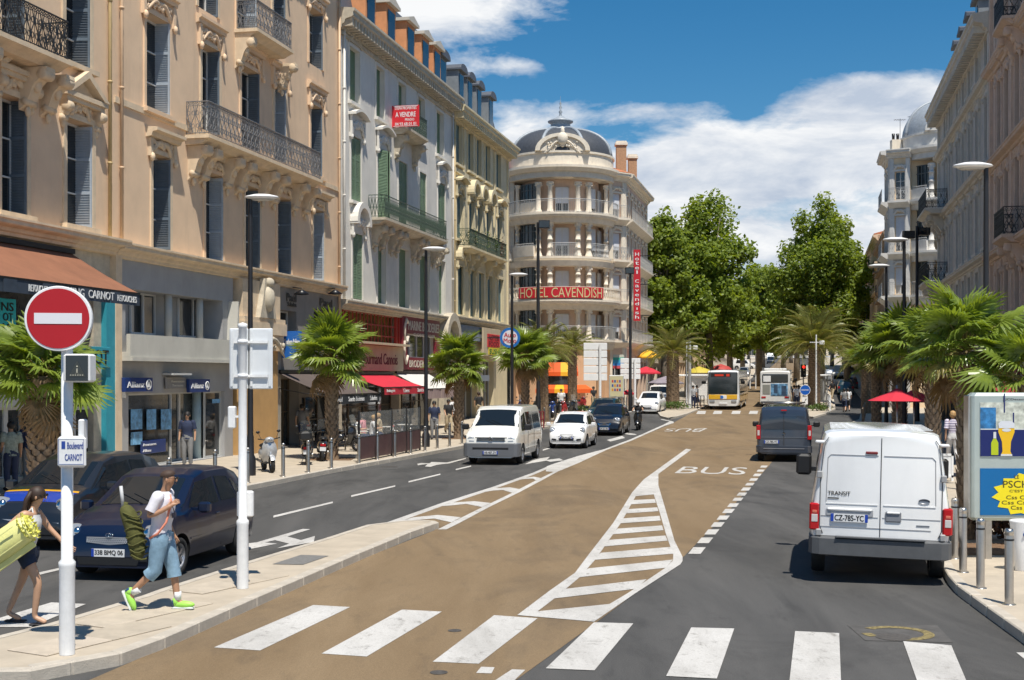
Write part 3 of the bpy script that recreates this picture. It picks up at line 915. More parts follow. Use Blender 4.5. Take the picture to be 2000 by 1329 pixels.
# ---- B0 leftmost building
F=Fac(LO,LD,'apartment_building','beige apartment building at the left edge with triangular window pediments and a brown awning')
X0,X1=F.px(-420,500)[0],F.px(222,300)[0]
zc=F.px(240,486)[1]
wr=[F.rect(128,178,228,437),F.rect(0,50,180,412),F.rect(126,174,-60,118),F.rect(0,46,-150,96),F.rect(-130,-75,120,380),F.rect(-300,-220,40,350)]
zf=F.px(0,447)[1]
wall(F,X0,X1,zc,21,wr,ORA,depth=.45)
carcass(F,X0,X1,21,ORA)
for i,r in enumerate(wr):
    window(F,r,y=.40);shutters(F,r,SHB if i else SHW,'open');surround(F,r,STO,sill=True)
def pediment(F,r,m,hh=.75,d=.32,gap=.55):
    x0,x1,z0,z1=r;x0 -= .42;x1+=.42;z=z1+gap;cx=(x0+x1)/2
    b=MB();b.box(x0,x1,-d,0,z,z+.13);b.box(x0+.1,x1-.1,-d+.07,0,z-.12,z)
    b.prism([(x0+.14,z+.13),(x1-.14,z+.13),(cx,z+hh-.13)],-.07,0)
    b.prism([(x0-.03,z+.13),(x0+.24,z+.13),(cx,z+hh-.10),(cx,z+hh+.10)],-d-.03,0)
    b.prism([(cx,z+hh+.10),(cx,z+hh-.10),(x1-.24,z+.13),(x1+.03,z+.13)],-d-.029,0)
    o=b.build('pediment',m,F.t)
    for x in (x0+.12,x1-.12-.2):put('corbel',corbel_mesh(.2,.62,.24,m),o,(x,0,z-.12))
    return o
for r in wr[:2]:pediment(F,r,STO);carving(F,r[0]+.1,r[1]-.1,r[3]+.12,r[3]+.5,STO,3)
a,z=F.px(-90,40,.9)[0],F.px(40,92,.9)[1]
zs=F.px(128,140,.95)[1]
balcony(F,F.px(-400,0,.95)[0],F.px(136,130,.95)[0],zs,STO,IRK,d=.95,rh=1.05,corb=[F.px(45,180)[0],F.px(85,180)[0],F.px(-60,180)[0],F.px(-100,100)[0]],cw=.4,ch=1.1)
# entablature over the shop
cornice(F,X0,X1+.3,zc-.25,STO,h=.5,d=.45)
ledge(F,X0,X1,F.px(0,447)[1]-.1,STO,.2,.2)
wall(F,X0,X1,0,zc-.1,[(F.px(-420,0)[0]+.5,F.px(190,500)[0],.35,F.px(190,560)[1])],STG,y=.12,depth=.5)
TEAL=mat('teal_paint',(.03,.28,.36),.5,var=.1,scale=3)
CYAN=mat('cyan_sign',(.03,.50,.60),.4,var=.05)
tx0,tx1=F.px(205,600)[0],F.px(231,600)[0]
MB().box(tx0,tx1,-.05,.3,.13,F.px(205,588)[1]).build('teal_pillar',TEAL,F.t)
xa=F.px(-420,500)[0]+.5;xb=F.px(190,500)[0]
MB().box(xa,xb,.55,.6,.3,6).build('shop_interior',GLASSL,F.t)
WF=flat('pale_frame',(.5,.5,.48),.5)
for px0,px1 in ((0,28),(28,60),(100,160),(160,205),(-60,0)):
    r=F.rect(px0,px1,795,900);r=(r[0],r[1],.3,F.px(px0,795)[1]);window(F,r,y=.25,frame=WF,glass=GLASSL,mull=0,bars=0,fw=.09)
MB().box(xa,xb,.12,.3,F.px(60,795)[1],F.px(60,770)[1]).build('shop_transom',WF,F.t)
# pressing sign panels and teal letters
TEXK=flat('black_letter',(.012,.012,.014),.5);TXW=flat('white_letter',(.75,.75,.74),.5);TXB=flat('blue_letter',(.02,.06,.30),.5)
sx0,sx1,sz0,sz1=F.rect(-40,31,578,645,.35)
sign(F,sx0,sx1,sz0,sz1,CYAN,[('INS',.50,.92,.62,.88),('OT',.62,.9,.32,.56),('18',.62,.88,.06,.24)],TEXK,y=-.3)
sx0,sx1,sz0,sz1=F.rect(60,215,672,716,.1)
sign(F,sx0,sx1,sz0,sz1,TEAL,[('CARNOT',.40,.97,.15,.85)],TEXK,y=-.06)
AWB=mat('brown_canvas',(.25,.105,.055),.8,var=.12,scale=1.5,bump=.2,bscale=200,dirt=.3,stretch=(1,1,1))
AWV=mat('dark_blue_valance',(.035,.05,.075),.8,var=.2)
zt=F.px(226,510)[1]
D_=2.1
x_r,z_b=F.px(273,574,D_)
x_l=F.px(-420,400)[0]
aw=awning(F,x_l,x_r,z_b,zt,D_,AWB,val=.34,vm=AWV)
for s_,p0,p1 in (('PRESSING  CARNOT',108,222),('RETOUCHES',228,266),('RETOUCHES',55,92)):
    b=MB();u0,u1=F.px(p0,580,D_)[0],F.px(p1,580,D_)[0];text(b,s_,u0,u1,z_b-.27,z_b-(.06 if s_[0]=='P' else .1),-D_-.022);b.build('lettering',TXW,aw)
pipe(F,F.px(209,300)[0],zc,21,PIPY)

# ---- B1 orange building
F=Fac(LO,LD,'apartment_building','orange ochre apartment building with long ironwork balcony above the insurance shop')
X0,X1=F.px(222,300)[0]+.002,F.px(663,300)[0]
zl=F.px(250,490)[1]
r3=[F.rect(284,330,22,210),F.rect(393,427,92,248),F.rect(470,505,124,285),F.rect(535,557,156,318),F.rect(606,628,200,340)]
r2=[F.rect(297,331,300,484),F.rect(400,434,336,500),F.rect(478,506,362,515),F.rect(541,567,384,528),F.rect(611,631,402,540)]
r4=[F.rect(p,q,-200,y) for p,q,y in ((270,326,-60),(386,424,-30),(462,500,60),(532,556,80),(603,629,122))]
z3t=sum(r[3] for r in r3)/5;z2t=sum(r[3] for r in r2)/5
r3=[(a,b_,c,z3t) for a,b_,c,d in r3];r2=[(a,b_,zl+.25,z2t) for a,b_,c,d in r2]
r3=[(a,b_,(r3[0][2] if i==0 else z3t-2.95),d) for i,(a,b_,c,d) in enumerate(r3)]
z4b=z3t+1.15;r4=[(a,b_,z4b+(.5 if i in (0,3,4) else 0),z4b+2.9) for i,(a,b_,c,d) in enumerate(r4)]
wall(F,X0,X1,zl,21.2,r2+r3+r4,ORA,depth=.45)
carcass(F,X0,X1,21.2,ORA)
for i,r in enumerate(r3+r2+r4):
    window(F,r,y=.40,curtain=1);shutters(F,r,SHB if i%3 else SHW,'open');surround(F,r,STO if i%2 else ORA,sill=(i in (0,4)),w=.14,p=.05)
def hood(F,r,m,d=.3,gap=.12,h=.5,seed=1):
    x0,x1,z1=r[0]-.28,r[1]+.28,r[3]+gap
    b=MB();b.prof([(.0,z1+h-.3),(-d*.5,z1+h-.26),(-d*.6,z1+h-.14),(-d,z1+h-.1),(-d,z1+h),(0,z1+h+.03)],x0-.12,x1+.12)
    for x in (x0,x1-.16):b.box(x,x+.16,-.12,0,z1-.25,z1+h-.3);b.sph((x+.08,-.13,z1-.28),.09,6,sc=(1,1,1.6))
    o=b.build('window_hood',m,F.t);carving(F,x0+.18,x1-.18,z1-.05,z1+h-.3,m,seed,parent=o)
    return o
for i,r in enumerate(r2):hood(F,r,STO if i in (0,4) else STO,d=.4 if i in (0,4) else .25,h=.62,seed=i%3)
for i,r in enumerate(r3):hood(F,r,ORA,d=.22,h=.75,seed=4)
for i,r in enumerate(r4):hood(F,r,ORA,d=.22,h=.55,seed=4)
# long balcony (second floor) and small one above
zb=F.px(408,262,.85)[1]-.32
xa,xb=F.px(408,260,.85)[0],F.px(628,330,.85)[0]
balcony(F,xa,xb,zb,STO,IRG,d=.85,rh=1.12,corb=[F.px(p,300)[0] for p in (372,392,438,462,508,530,570,592)],cw=.4,ch=1.15)
zb4=F.px(502,50,.85)[1]-.32
balcony(F,F.px(502,40,.85)[0],F.px(571,80,.85)[0],z4b-.32,STO,IRG,d=.85,rh=1.05,corb=[F.px(p,90)[0] for p in (462,545)],cw=.3,ch=1.1)
MB().box(X0,X1,-.06,.05,z3t-3.27+.02,z3t-3.06).build('string_course',STO,F.t)
cornice(F,X0,X1,zl-.28,STO,h=.5,d=.42,name='cornice')
cornice(F,X0,X1,20.6,STO,h=.9,d=.7,dent=.4)
pipe(F,F.px(232,300)[0],zl,21,PIPO)
pipe(F,F.px(659,300)[0],3,21,PIPO)
# mezzanine and shop level
zm=zl-.26
xs=F.px(456,530)[0]
xm0=X0+.35
rm=F.rect(246,436,563,655);rm=(rm[0],rm[1],F.px(246,655)[1],F.px(246,563)[1])
zdoor=F.px(250,770)[1]
wall(F,xm0,xs,F.px(250,700)[1]+.02,zm,[rm],REND,y=.02,depth=.8,thick=.9)
MB().box(X0,xm0,-.08,.4,0,zm).build('party_pilaster',STO,F.t)
wl=[F.rect(252,301,570,647,-.8),F.rect(346,402,578,655,-.8)]
MB().box(rm[0],rm[1],.82,.9,rm[2],rm[3]).build('recess_wall',REND,F.t)
for r in wl:window(F,(r[0],r[1],rm[2]+.1,r[3]),y=.74,mull=1,bars=0)
for p in (331,392):
    x=F.px(p,600,-.2)[0];MB().cyl((x,.25,rm[2]),.13,rm[3]-rm[2],14).build('round_column',WREN,F.t)
zp0,zp1=F.px(250,697,.35)[1],F.px(250,652,.35)[1]
b=MB();b.box(xm0,xs-.3,-.35,-.22,zp0,zp1);b.box(xm0,xs-.3,-.22,.02,zp0,zp0+.15)
b.prism([(xs-.5,zp0),(xs-.3,zp0),(xs-.3,zp1+1.4),(xs-.38,zp1+1.4),(xs-.5,zp1)],-.36,.02)
b.build('parapet',WREN,F.t)
MB().box(xm0,xs-.3,-.42,-.05,zp0-.12,zp0-.002).build('parapet_ledge',WREN,F.t)
shop=[F.rect(252,344,770,905),F.rect(344,378,770,905),F.rect(378,408,770,905),F.rect(408,440,770,905)]
zt=F.px(300,768)[1]
sh2=[(a,c,.16,zt) for a,c,_,_ in shop]
wall(F,xm0,xs,0,zp0-.12,[(sh2[0][0],sh2[-1][1],.16,zt)],REND,y=.02,depth=.45,thick=.6)
for i,r in enumerate(sh2):window(F,r,y=.16+(.35 if i in (1,2) else 0),frame=WF,glass=GLASSL,mull=0,bars=0,fw=.06)
for p in (330,390):MB().cyl((F.px(p,850,-.3)[0],.42,.13),.16,zt-.13,16).build('round_column',mat('pale_blue_column',(.35,.45,.48),.5),F.t)
NAVY=mat('navy_sign',(.010,.035,.16),.35,var=.1)
LITB=mat('poster_blue',(.15,.35,.55),.5,var=.6,scale=6)
def allianz(p0,p1,yt,yb):
    r=F.rect(p0,p1,yt,yb,.25);o=sign(F,r[0],r[1],r[2],r[3],NAVY,[('Allianz',.07,.68,.3,.72)],TXW,y=-.12,t=.12)
    cx,cz,rr=r[0]+(r[1]-r[0])*.82,(r[2]+r[3])/2,(r[1]-r[0])*.1
    b=MB();b.lathe([(rr*.8,0),(rr,0),(rr,.02),(rr*.8,.02)],20,0,Matrix.Translation((cx,-.26,cz)) @ Matrix.Rotation(PI/2,4,'X'))
    for k,hh in ((-1,.5),(0,.62),(1,.5)):b.box(cx+k*rr*.38-rr*.1,cx+k*rr*.38+rr*.1,-.262,-.245,cz-rr*.5,cz+rr*hh)
    b.build('emblem',TXW,o)
allianz(245,299,738,766);allianz(371,411,741,767)
sign(F,*F.rect(325,368,737,760,.1),mat('mid_grey_panel',(.24,.23,.22),.6),[('Assurances',.2,.8,.55,.75),('Terrasse',.25,.75,.2,.4)],WREN,y=-.04)
MB().box(*F.rect(336,372,729,733,.35)[:2],-.4,-.02,*F.rect(336,372,729,733,.35)[2:]).build('sign_lamp',WF,F.t)
# window posters
b=MB()
for p0,p1,yt,yb in ((256,278,800,840),(287,305,800,840),(315,335,800,840),(256,278,845,870),(415,430,780,788)):
    r=F.rect(p0,p1,yt,yb,-.1);MB().box(r[0],r[1],.10,.115,r[2],r[3]).build('window_poster',LITB,F.t)
r=F.rect(275,324,862,888,-.1);sign(F,r[0],r[1],r[2],r[3],NAVY,[('Assurances',.08,.6,.6,.8),('Allianz',.08,.4,.15,.35)],TXW,y=.12,t=.02,name='window_poster')
# right part: pier with bust, mezzanine shop
xr0,xr1=xs,F.px(675,600)[0]-.1
OCH=mat('ochre_pier',(.50,.30,.12),.8,var=.1,scale=1.5,dirt=.15)
p0,p1=F.px(460,700)[0],F.px(541,700)[0]
zq=F.px(460,640)[1]
b=MB();b.box(p0+.1,p1-.5,-.25,.3,0,zq-.8);b.build('pier',OCH,F.t)
b=MB();b.box(p0-.1,p1,-.42,.3,zq-.2,zq+.25);b.box(p0+.02,p1-.12,-.34,.3,zq-.8,zq-.2);b.box(p0-.04,p1-.06,-.38,.3,zq-.02,zq+.42)
b.box(p0+.15,p1-.2,-.22,.3,zq+.42,zm);b.build('carved_capital',STO,F.t)
b=MB();cx=(p0+p1)/2+.1
b.prism([(cx-.75,zq+.42),(cx+.75,zq+.42),(cx+.42,zq+1.3),(cx+.3,zq+1.9),(cx-.3,zq+1.9),(cx-.42,zq+1.3)],-.42,-.2)
b.sph((cx,-.42,zq+1.15),.34,10,sc=(1,.7,1.5));b.sph((cx,-.45,zq+1.75),.2,10)
b.build('bust_relief',STG,F.t);carving(F,p0+.1,p1-.2,zq-.95,zq-.2,STG,8,y=-.4)
holes=[F.rect(548,580,605,655),F.rect(614,645,603,640)]
gsh=(F.px(548,800)[0],F.px(585,800)[0],.2,F.px(548,740)[1]);gs2=(F.px(590,800)[0],F.px(662,800)[0],.15,F.px(600,775)[1])
wall(F,p1,X1,0,zm,holes+[gsh,gs2],mat('taupe_render',(.27,.245,.215),.85,var=.1,scale=1.2,dirt=.3),y=.02,depth=.5,thick=.6)
for r in holes:window(F,r,y=.4,mull=0,bars=0)
for r in (gsh,gs2):window(F,r,y=.45,frame=mat('brown_frame',(.10,.07,.04),.5),glass=GLASSL,mull=2,bars=1)
MB().box(p1-.45,gsh[0],-.02,.4,0,zq-.8).build('pier',mat('stone_pier',(.36,.33,.28),.8,var=.1,scale=1.5,dirt=.3),F.t)
for p0_,p1_,y0_,y1_ in ((559,578,572,593),(624,648,582,602)):
    r=F.rect(p0_,p1_,y0_,y1_);b=MB();text(b,'Paul',r[0],r[1],r[2]+.1,r[3],-.03);text(b,'Salades',r[0]+.1,r[1],r[2]-.1,r[2]+.08,-.03);b.build('lettering',BLACK,F.t)
for p in (582,648):
    x,z=F.px(p,566,.3);MB().lathe([(.05,0),(.32,-.18),(.30,-.2),(.02,-.05)],14,0,Matrix.Translation((x,-.45,z))).tube([(x,0,z+.1),(x,-.45,z+.05)],.02).build('wall_lamp',BLACK,F.t)
AWD=mat('dark_taupe_canvas',(.10,.075,.065),.8,var=.12,scale=1.5,dirt=.2)
D_=2.2
x_r,z_b=F.px(741,768,D_);x_l=F.px(652,780,D_)[0]
aw=awning(F,x_l-.3,x_r,z_b,F.px(640,729)[1],D_,AWD,val=.38,vm=mat('black_valance',(.02,.025,.03),.8))
for s_,p0,p1 in (('Paul',653,668),('Snacks Boissons',680,711),('Salades',722,736)):b=MB();text(b,s_,F.px(p0,780,D_)[0],F.px(p1,780,D_)[0],z_b-.29,z_b-.1,-D_-.022);b.build('lettering',TXW,aw)
BLUS=mat('blue_banner',(.015,.12,.42),.5,var=.08)
# projecting blue blade sign over the pavement
xq,zq2=F.px(549,672,.1);o=MB().box(xq-.04,xq+.04,-.95,-.15,zq2-.55,zq2+.5).build('blade_sign',BLUS,F.t)
b=MB();Ms=Matrix.Translation((xq-.045,-.2,zq2)) @ Matrix.Rotation(-PI/2,4,'Z')
text(b,'Southern Railway',.06,.70,-.1,.2,0,0,Ms,thick=0)
b.build('lettering',TXW,o)

# ---- B2 grey building with green shutters
F=Fac(LO,LD,'apartment_building','pale grey building with green shutters, green balcony and orange dormers above the maroon embroidery shop')
X0,X1=F.px(664,300)[0]+.002,F.px(883,300)[0]
zl=F.px(675,594)[1]
xs4=[(682,702),(734,750),(777,792),(816,829),(852,866)]
zt4=F.px(692,96)[1];zb4=F.px(692,203)[1]
zt3=F.px(695,268)[1];zb3=F.px(695,395)[1]
zt2=F.px(697,457)[1]
R4=[(F.px(a,200)[0],F.px(c,200)[0],zb4,zt4) for a,c in xs4]
R3=[(F.px(a,400)[0],F.px(c,400)[0],zb3 if i in (0,4) else zb3-.55,zt3) for i,(a,c) in enumerate([(685,705),(737,756),(778,795),(819,832),(855,869)])]
R2=[(F.px(a,400)[0],F.px(c,400)[0],zl+.3,zt2) for i,(a,c) in enumerate([(688,708),(737,753),(778,799),(819,838),(856,869)])]
zc=F.px(670,20,.5)[1]
wall(F,X0,X1,zl,zc+.3,R4+R3+R2,GRYW,depth=.35);carcass(F,X0,X1,zc+.3,GRYW)
for i,r in enumerate(R4+R3+R2):
    j=i%5
    window(F,r,y=.30)
    shutters(F,r,SHG,'ajar' if i in (6,) else 'closed',y=.22 if (i<5 or (i >= 10 and j)) else .03)
    surround(F,r,GRYW,sill=i<10,w=.12,p=.04)
for i,r in enumerate(R4):carving(F,r[0]-.2,r[1]+.2,r[3]+.2,r[3]+.75,STG,5)
def bhood(F,r,m,d=.38,h=.9,seed=2,arch=False):
    x0,x1,z=r[0]-.22,r[1]+.22,r[3]+.08
    b=MB()
    if arch:
        cx,rr=(x0+x1)/2,(x1-x0)/2;n=14
        po=[(cx+rr*1.08*math.cos(PI*k/n),z+h*.45+rr*1.05*math.sin(PI*k/n)) for k in range(n+1)]
        pi_=[(cx+rr*.78*math.cos(PI*k/n),z+h*.45+rr*.75*math.sin(PI*k/n)) for k in range(n+1)]
        for k in range(n):b.prism([po[k],po[k+1],pi_[k+1],pi_[k]],-d,0)
        b.box(x0-.05,x0+.3,-d,0,z+h*.35,z+h*.45);b.box(x1-.3,x1+.05,-d,0,z+h*.35,z+h*.45)
    else:
        n=8;top=[(x0-.1+(x1-x0+.2)*k/n,z+h+.16*math.sin(PI*k/n)*1.6) for k in range(n+1)]
        for k in range(n):b.prism([top[k],top[k+1],(top[k+1][0],top[k+1][1]-.12),(top[k][0],top[k][1]-.12)],-d,0)
    b.box(x0,x1,-.06,0,z,z+h)
    for x in (x0,x1-.14):b.box(x,x+.14,-.16,0,z-.2,z+h-.1);b.sph((x+.07,-.12,z-.2),.09,6,sc=(1,1,1.5))
    o=b.build('window_hood',m,F.t);carving(F,x0+.12,x1-.12,z+.05,z+h-.15,m,seed,y=-.09,parent=o);return o
for i,r in enumerate(R3):
    if i in (0,1,4):bhood(F,r,GRYW,seed=6)
bhood(F,R2[0],GRYW,arch=True,seed=6);
for r in (R2[0],):pass
zbal=F.px(752,425,.85)[1]-.3
balcony(F,F.px(752,420,.85)[0],F.px(873,455,.85)[0],zbal,STG,IRV,d=.85,rh=1.08,style='cross',corb=[F.px(p,460)[0] for p in (728,742,760,770,803,813,842,852)],cw=.34,ch=1.1)
zb4_=F.px(798,262,.8)[1]-.3
balcony(F,F.px(797,262,.8)[0],F.px(835,285,.8)[0],R4[2][2]-.35,STG,IRV,d=.8,rh=1.0,corb=[F.px(p,290)[0] for p in (772,806)],cw=.3,ch=1.2)
cornice(F,X0-.2,X1,zc-.55,STG,h=.95,d=.75,dent=.42)
MB().box(X0,X1,-.08,.02,zc-.75,zc-.58).build('string_course',STG,F.t)
cornice(F,X0,X1,zl-.25,STG,h=.45,d=.4,name='ledge')
pipe(F,X0+.3,zl,zc,GRYW);pipe(F,X1-.12,zl,zc,GRYW)
# for sale board on the small balcony rail
REDB=mat('red_board',(.62,.02,.03),.5,var=.06)
r=F.rect(798,850,222,260,.88)
xx=F.px(803,262,.82)[0]
xb0=F.px(797,262,.82)[0]
# the board hangs on the rail's near end, facing down the street
o=MB().box(xb0-.06,xb0-.03,-1.42,-.0,R4[2][2]-.02,R4[2][2]+1.05).build('for_sale_board',REDB,F.t)
Ms=Matrix.Translation((xb0-.065,-.06,R4[2][2])) @ Matrix.Rotation(-PI/2,4,'Z')
b=MB()
for s_,a0,a1,c0,c1 in (('A VENDRE',.12,1.18,.47,.72),('STEPH PROPERTIES',.08,1.22,.84,.98),('PRADO',.62,1.1,.27,.40),('04 93 68 01 01',.1,1.2,.05,.20)):text(b,s_,a0,a1,c0,c1,0,0,Ms,thick=0)
b.box(.02,1.28,-.001,.0,1.0,1.03,0,Ms);b.box(.02,1.28,-.001,.0,.01,.03,0,Ms);b.build('lettering',TXW,o)
# dormers and mansard
DORM=mat('orange_brick_render',(.62,.27,.12),.85,var=.12,scale=3,bump=.3,dirt=.15)
CAP=mat('pale_dormer_cap',(.55,.50,.42),.7,var=.1)
def mansard(F,x0,x1,z,m,h=3.2,d=1.8):
    b=MB();b.prof([(-.1,z),(.35,z),(.35+d*.4,z+h),(8,z+h+.8),(10.8,z+h),(10.8,z)],x0,x1);return b.build('mansard_roof',m,F.t)
def dormer(F,xc,w,z,h,m,cap,y=.0,d=1.6,arch=False):
    b=MB();b.box(xc-w/2,xc+w/2,y,y+d,z,z+h);o=b.build('dormer',m,F.t)
    b=MB()
    if arch:
        n=8
        for k in range(n):
            a0,a1=PI*k/n,PI*(k+1)/n;q=w/2+.14
            b.prism([(xc+q*math.cos(a0),z+h+.35*math.sin(a0)),(xc+q*math.cos(a1),z+h+.35*math.sin(a1)),(xc+q*math.cos(a1),z+h-.1),(xc+q*math.cos(a0),z+h-.1)],y-.22,y+d+.1)
    else:
        b.box(xc-w/2-.16,xc+w/2+.16,y-.22,y+d+.1,z+h,z+h+.16);b.prism([(xc-w/2-.16,z+h+.16),(xc+w/2+.16,z+h+.16),(xc,z+h+.42)],y-.2,y+d)
    b.build('dormer_roof',cap,o)
    MB().box(xc-w/2+.22,xc+w/2-.22,y-.03,y,z+.3,z+h-.25).build('dormer_window',GLASS,o)
    return o
mansard(F,X0,X1,zc+.3,SLATE)
for p in (722,762,800,829,852):
    x=F.px(p,60)[0];dormer(F,x,1.5,zc+.3,2.15,DORM,CAP,y=-.05)
b=MB();b.cyl((X0+6,3,zc+3),.35,2.6,8).build('chimney',DORM,F.t)
# shop level of B2
MAR=mat('maroon_paint',(.20,.018,.030),.5,var=.1,scale=3)
CREM=mat('cream_panel',(.52,.42,.28),.8,var=.08,scale=2,dirt=.2)
zz=zl-.24
lat=F.rect(676,782,603,668);pan=F.rect(692,783,672,722)
sx=F.px(783,700)[0];sx2=F.px(853,700)[0];sx3=X1
holes=[(X0+.4,sx-.1,.15,F.px(700,735)[1]),(sx+.2,sx2,.15,F.px(790,728)[1]),(sx2+.4,sx3-.35,.15,F.px(858,668)[1])]
wn_r=(F.px(792,690)[0],F.px(848,690)[0],F.px(792,698)[1],F.px(792,651)[1])
wall(F,X0,X1,0,zz,holes+[wn_r,(X0+.4,sx-.15,F.px(680,672)[1],F.px(680,606)[1])],STG,y=.06,depth=.6,thick=.7)
for h_ in holes:window(F,h_,y=.5,frame=mat('brown_frame',(.1,.07,.04)),glass=GLASSL,mull=3,bars=1)
window(F,wn_r,y=.2,frame=WF,glass=GLASSL,mull=3,bars=0)
zl0,zl1=F.px(680,672)[1],F.px(680,606)[1]
MB().box(X0+.4,sx-.15,.5,.55,zl0,zl1).build('lattice_back',mat('ochre_leaf_panel',(.20,.12,.02),.8,var=.9,scale=5),F.t)
REDL=flat('red_lattice',(.36,.03,.02),.5);lt=MB();n=16
for i in range(n+1):x=X0+.45+(sx-X0-.65)*i/n;lt.box(x-.03,x+.03,.1,.14,zl0,zl1)
for j in range(4):z_=zl0+(zl1-zl0)*j/3;lt.box(X0+.4,sx-.15,.09,.13,z_-.03,z_+.03)
for (a0,a1) in ((X0+.4,X0+.52),(sx-.7,sx-.58),(sx-.27,sx-.15)):lt.box(a0,a1,.0,.15,zl0,zl1)
lt.build('lattice',REDL,F.t)
sg=sign(F,X0+.5,sx-.1,F.px(690,724)[1],F.px(690,672)[1],CREM,[('Gourmand Cannois',.22,.88,.25,.7)],mat('burgundy_letter',(.12,.01,.02)),y=-.05,t=.12)
MB().box(X0+.4,sx-.0,-.5,.0,F.px(690,671)[1],F.px(690,668)[1]+.04).build('panel_ledge',CREM,F.t)
zma,zmb=F.px(790,722)[1],F.px(790,612)[1]
b=MB();b.box(sx,sx2+.25,-.10,.05,wn_r[3],zmb);b.box(sx,wn_r[0],-.10,.05,zma,wn_r[3]);b.box(wn_r[1],sx2+.25,-.10,.05,zma,wn_r[3]);b.box(wn_r[0],wn_r[1],-.10,.05,zma,wn_r[2])
o=b.build('shop_front_panel',MAR,F.t);b=MB()
text(b,'MARINE BRODERIES',sx+.95,sx2+.1,zmb-.85,zmb-.35,-.12);text(b,'COMPTOIR',sx+1.8,sx2-.7,zmb-1.15,zmb-.98,-.12);text(b,'BRODERIE & ECO',sx+1.1,sx2-.1,zma+.12,zma+.5,-.12)
b.tube([(sx+.75,-.14,zmb-.5),(sx+.5,-.14,zmb-.3),(sx+.22,-.14,zmb-.7),(sx+.25,-.14,zmb-1.4),(sx+.6,-.14,zmb-1.5),(sx+.8,-.14,zmb-1.2)],.07,6)
b.tube([(sx+.45,-.14,zmb-1.25),(sx+.2,-.14,zmb-1.5),(sx+.15,-.14,zmb-2.2),(sx+.45,-.14,zmb-2.6),(sx+.75,-.14,zmb-2.2)],.07,6)
b.build('lettering',flat('cream_letter',(.62,.55,.45)),o)
# stone arch door surround
ax0,ax1=F.px(858,650)[0],F.px(886,650)[0] ;cx=(ax0+ax1)/2;rr=(ax1-ax0)/2;za=F.px(858,662)[1];b=MB();n=16
for k in range(n):
    a0,a1=PI*k/n,PI*(k+1)/n
    b.prism([(cx+q*math.cos(t),za+q*1.0*math.sin(t)) for q,t in ((rr,a0),(rr,a1),(rr*.7,a1),(rr*.7,a0))],-.5,.05)
b.box(ax0,ax1,-.45,.05,za-.25,za);b.box(ax0,ax0+.45,-.3,.05,0,za-.25);b.box(ax1-.45,ax1,-.3,.05,0,za-.25)
o=b.build('door_surround',STG,F.t);carving(F,ax0+.3,ax1-.3,za,za+.6,STG,9,parent=o)
AWR=mat('red_canvas',(.52,.02,.04),.8,var=.06,scale=2,dirt=.1)
AWW=mat('white_canvas',(.62,.60,.56),.8,var=.06,scale=2,dirt=.2)
D_=1.7
x_r,z_b=F.px(828,755,D_);x_l=F.px(751,757,D_)[0]
aw=awning(F,x_l,x_r,z_b,F.px(704,731)[1],D_,AWR,val=.34)
for s_,q0,q1 in (('Boulangerie',755,771),('Glaces',787,799),('Salon de the',815,827)):b=MB();text(b,s_,F.px(q0,760,D_)[0],F.px(q1,760,D_)[0],z_b-.26,z_b-.08,-D_-.022);b.build('lettering',TXW,aw)
x_r,z_b=F.px(893,758,D_);x_l=F.px(832,757,D_)[0]
awning(F,x_l+.2,x_r,z_b,F.px(790,729)[1],D_,AWW,val=.5,vm=mat('pinkish_valance',(.34,.25,.24),.8))

# ---- B3 greenish sand building
F=Fac(LO,LD,'apartment_building','sand coloured corner building with curved window hoods and a plant filled balcony beside the hotel')
X0,X1=F.px(883,300)[0]+.002,F.px(992,400)[0]
zl=F.px(890,622)[1]
xs_=[(889,901),(913,923),(930,939),(947,956),(968,977)]
zt4,zb4=F.px(895,236)[1],F.px(895,322)[1];zt3=F.px(897,380)[1];zb3=F.px(897,468)[1];zt2=F.px(898,520)[1]
R4=[(F.px(a,300)[0],F.px(c,300)[0],zb4,zt4) for a,c in xs_]
R3=[(F.px(a+2,300)[0],F.px(c+2,300)[0],zb3 if i in (0,) else zb3-.4,zt3) for i,(a,c) in enumerate(xs_)]
R2=[(F.px(a+4,300)[0],F.px(c+5,300)[0],zl+.25,zt2) for i,(a,c) in enumerate(xs_)]
zc=F.px(885,205,.5)[1]
wall(F,X0,X1,zl,zc+.3,R4+R3+R2,YEW,depth=.35);carcass(F,X0,X1,zc+.3,YEW,depth=14)
for i,r in enumerate(R4+R3+R2):
    window(F,r,y=.30);shutters(F,r,SHT,'closed',y=.16);surround(F,r,YEW,sill=True,w=.14,p=.06)
for i,r in enumerate(R3):
    bhood(F,(r[0],r[1],r[2],r[3]-.05),YEW,h=.8,d=.45,seed=7,arch=i in (1,2,3))
bhood(F,R2[0],YEW,arch=True,seed=7);
MB().box(X0,X1,-.12,.02,zb4-.55,zb4-.3).build('string_course',YEW,F.t)
for x in (X0+.1,X1-.35,R4[0][1]+.35,R4[4][0]-.6):MB().box(x,x+.28,-.1,.02,zl,zc-.6).build('pilaster',YEW,F.t)
bx0,bx1=F.px(918,495,.8)[0],F.px(990,500,.8)[0]
balcony(F,bx0,bx1,zb3-.75,YEW,IRV,d=.8,rh=1.05,corb=[F.px(p,510)[0] for p in (915,928,950,966)],cw=.32,ch=1.0)
cornice(F,X0,X1+.5,zc-.5,YEW,h=.95,d=.8,dent=.5)
cornice(F,X0,X1,zl-.25,STG,h=.4,d=.35,name='ledge')
pipe(F,X0+.2,5,zc,PIPY)
mansard(F,X0,X1-1,zc+.4,SLATE,h=2.6)
ZD=mat('grey_zinc_dormer',(.20,.22,.24),.5,var=.15)
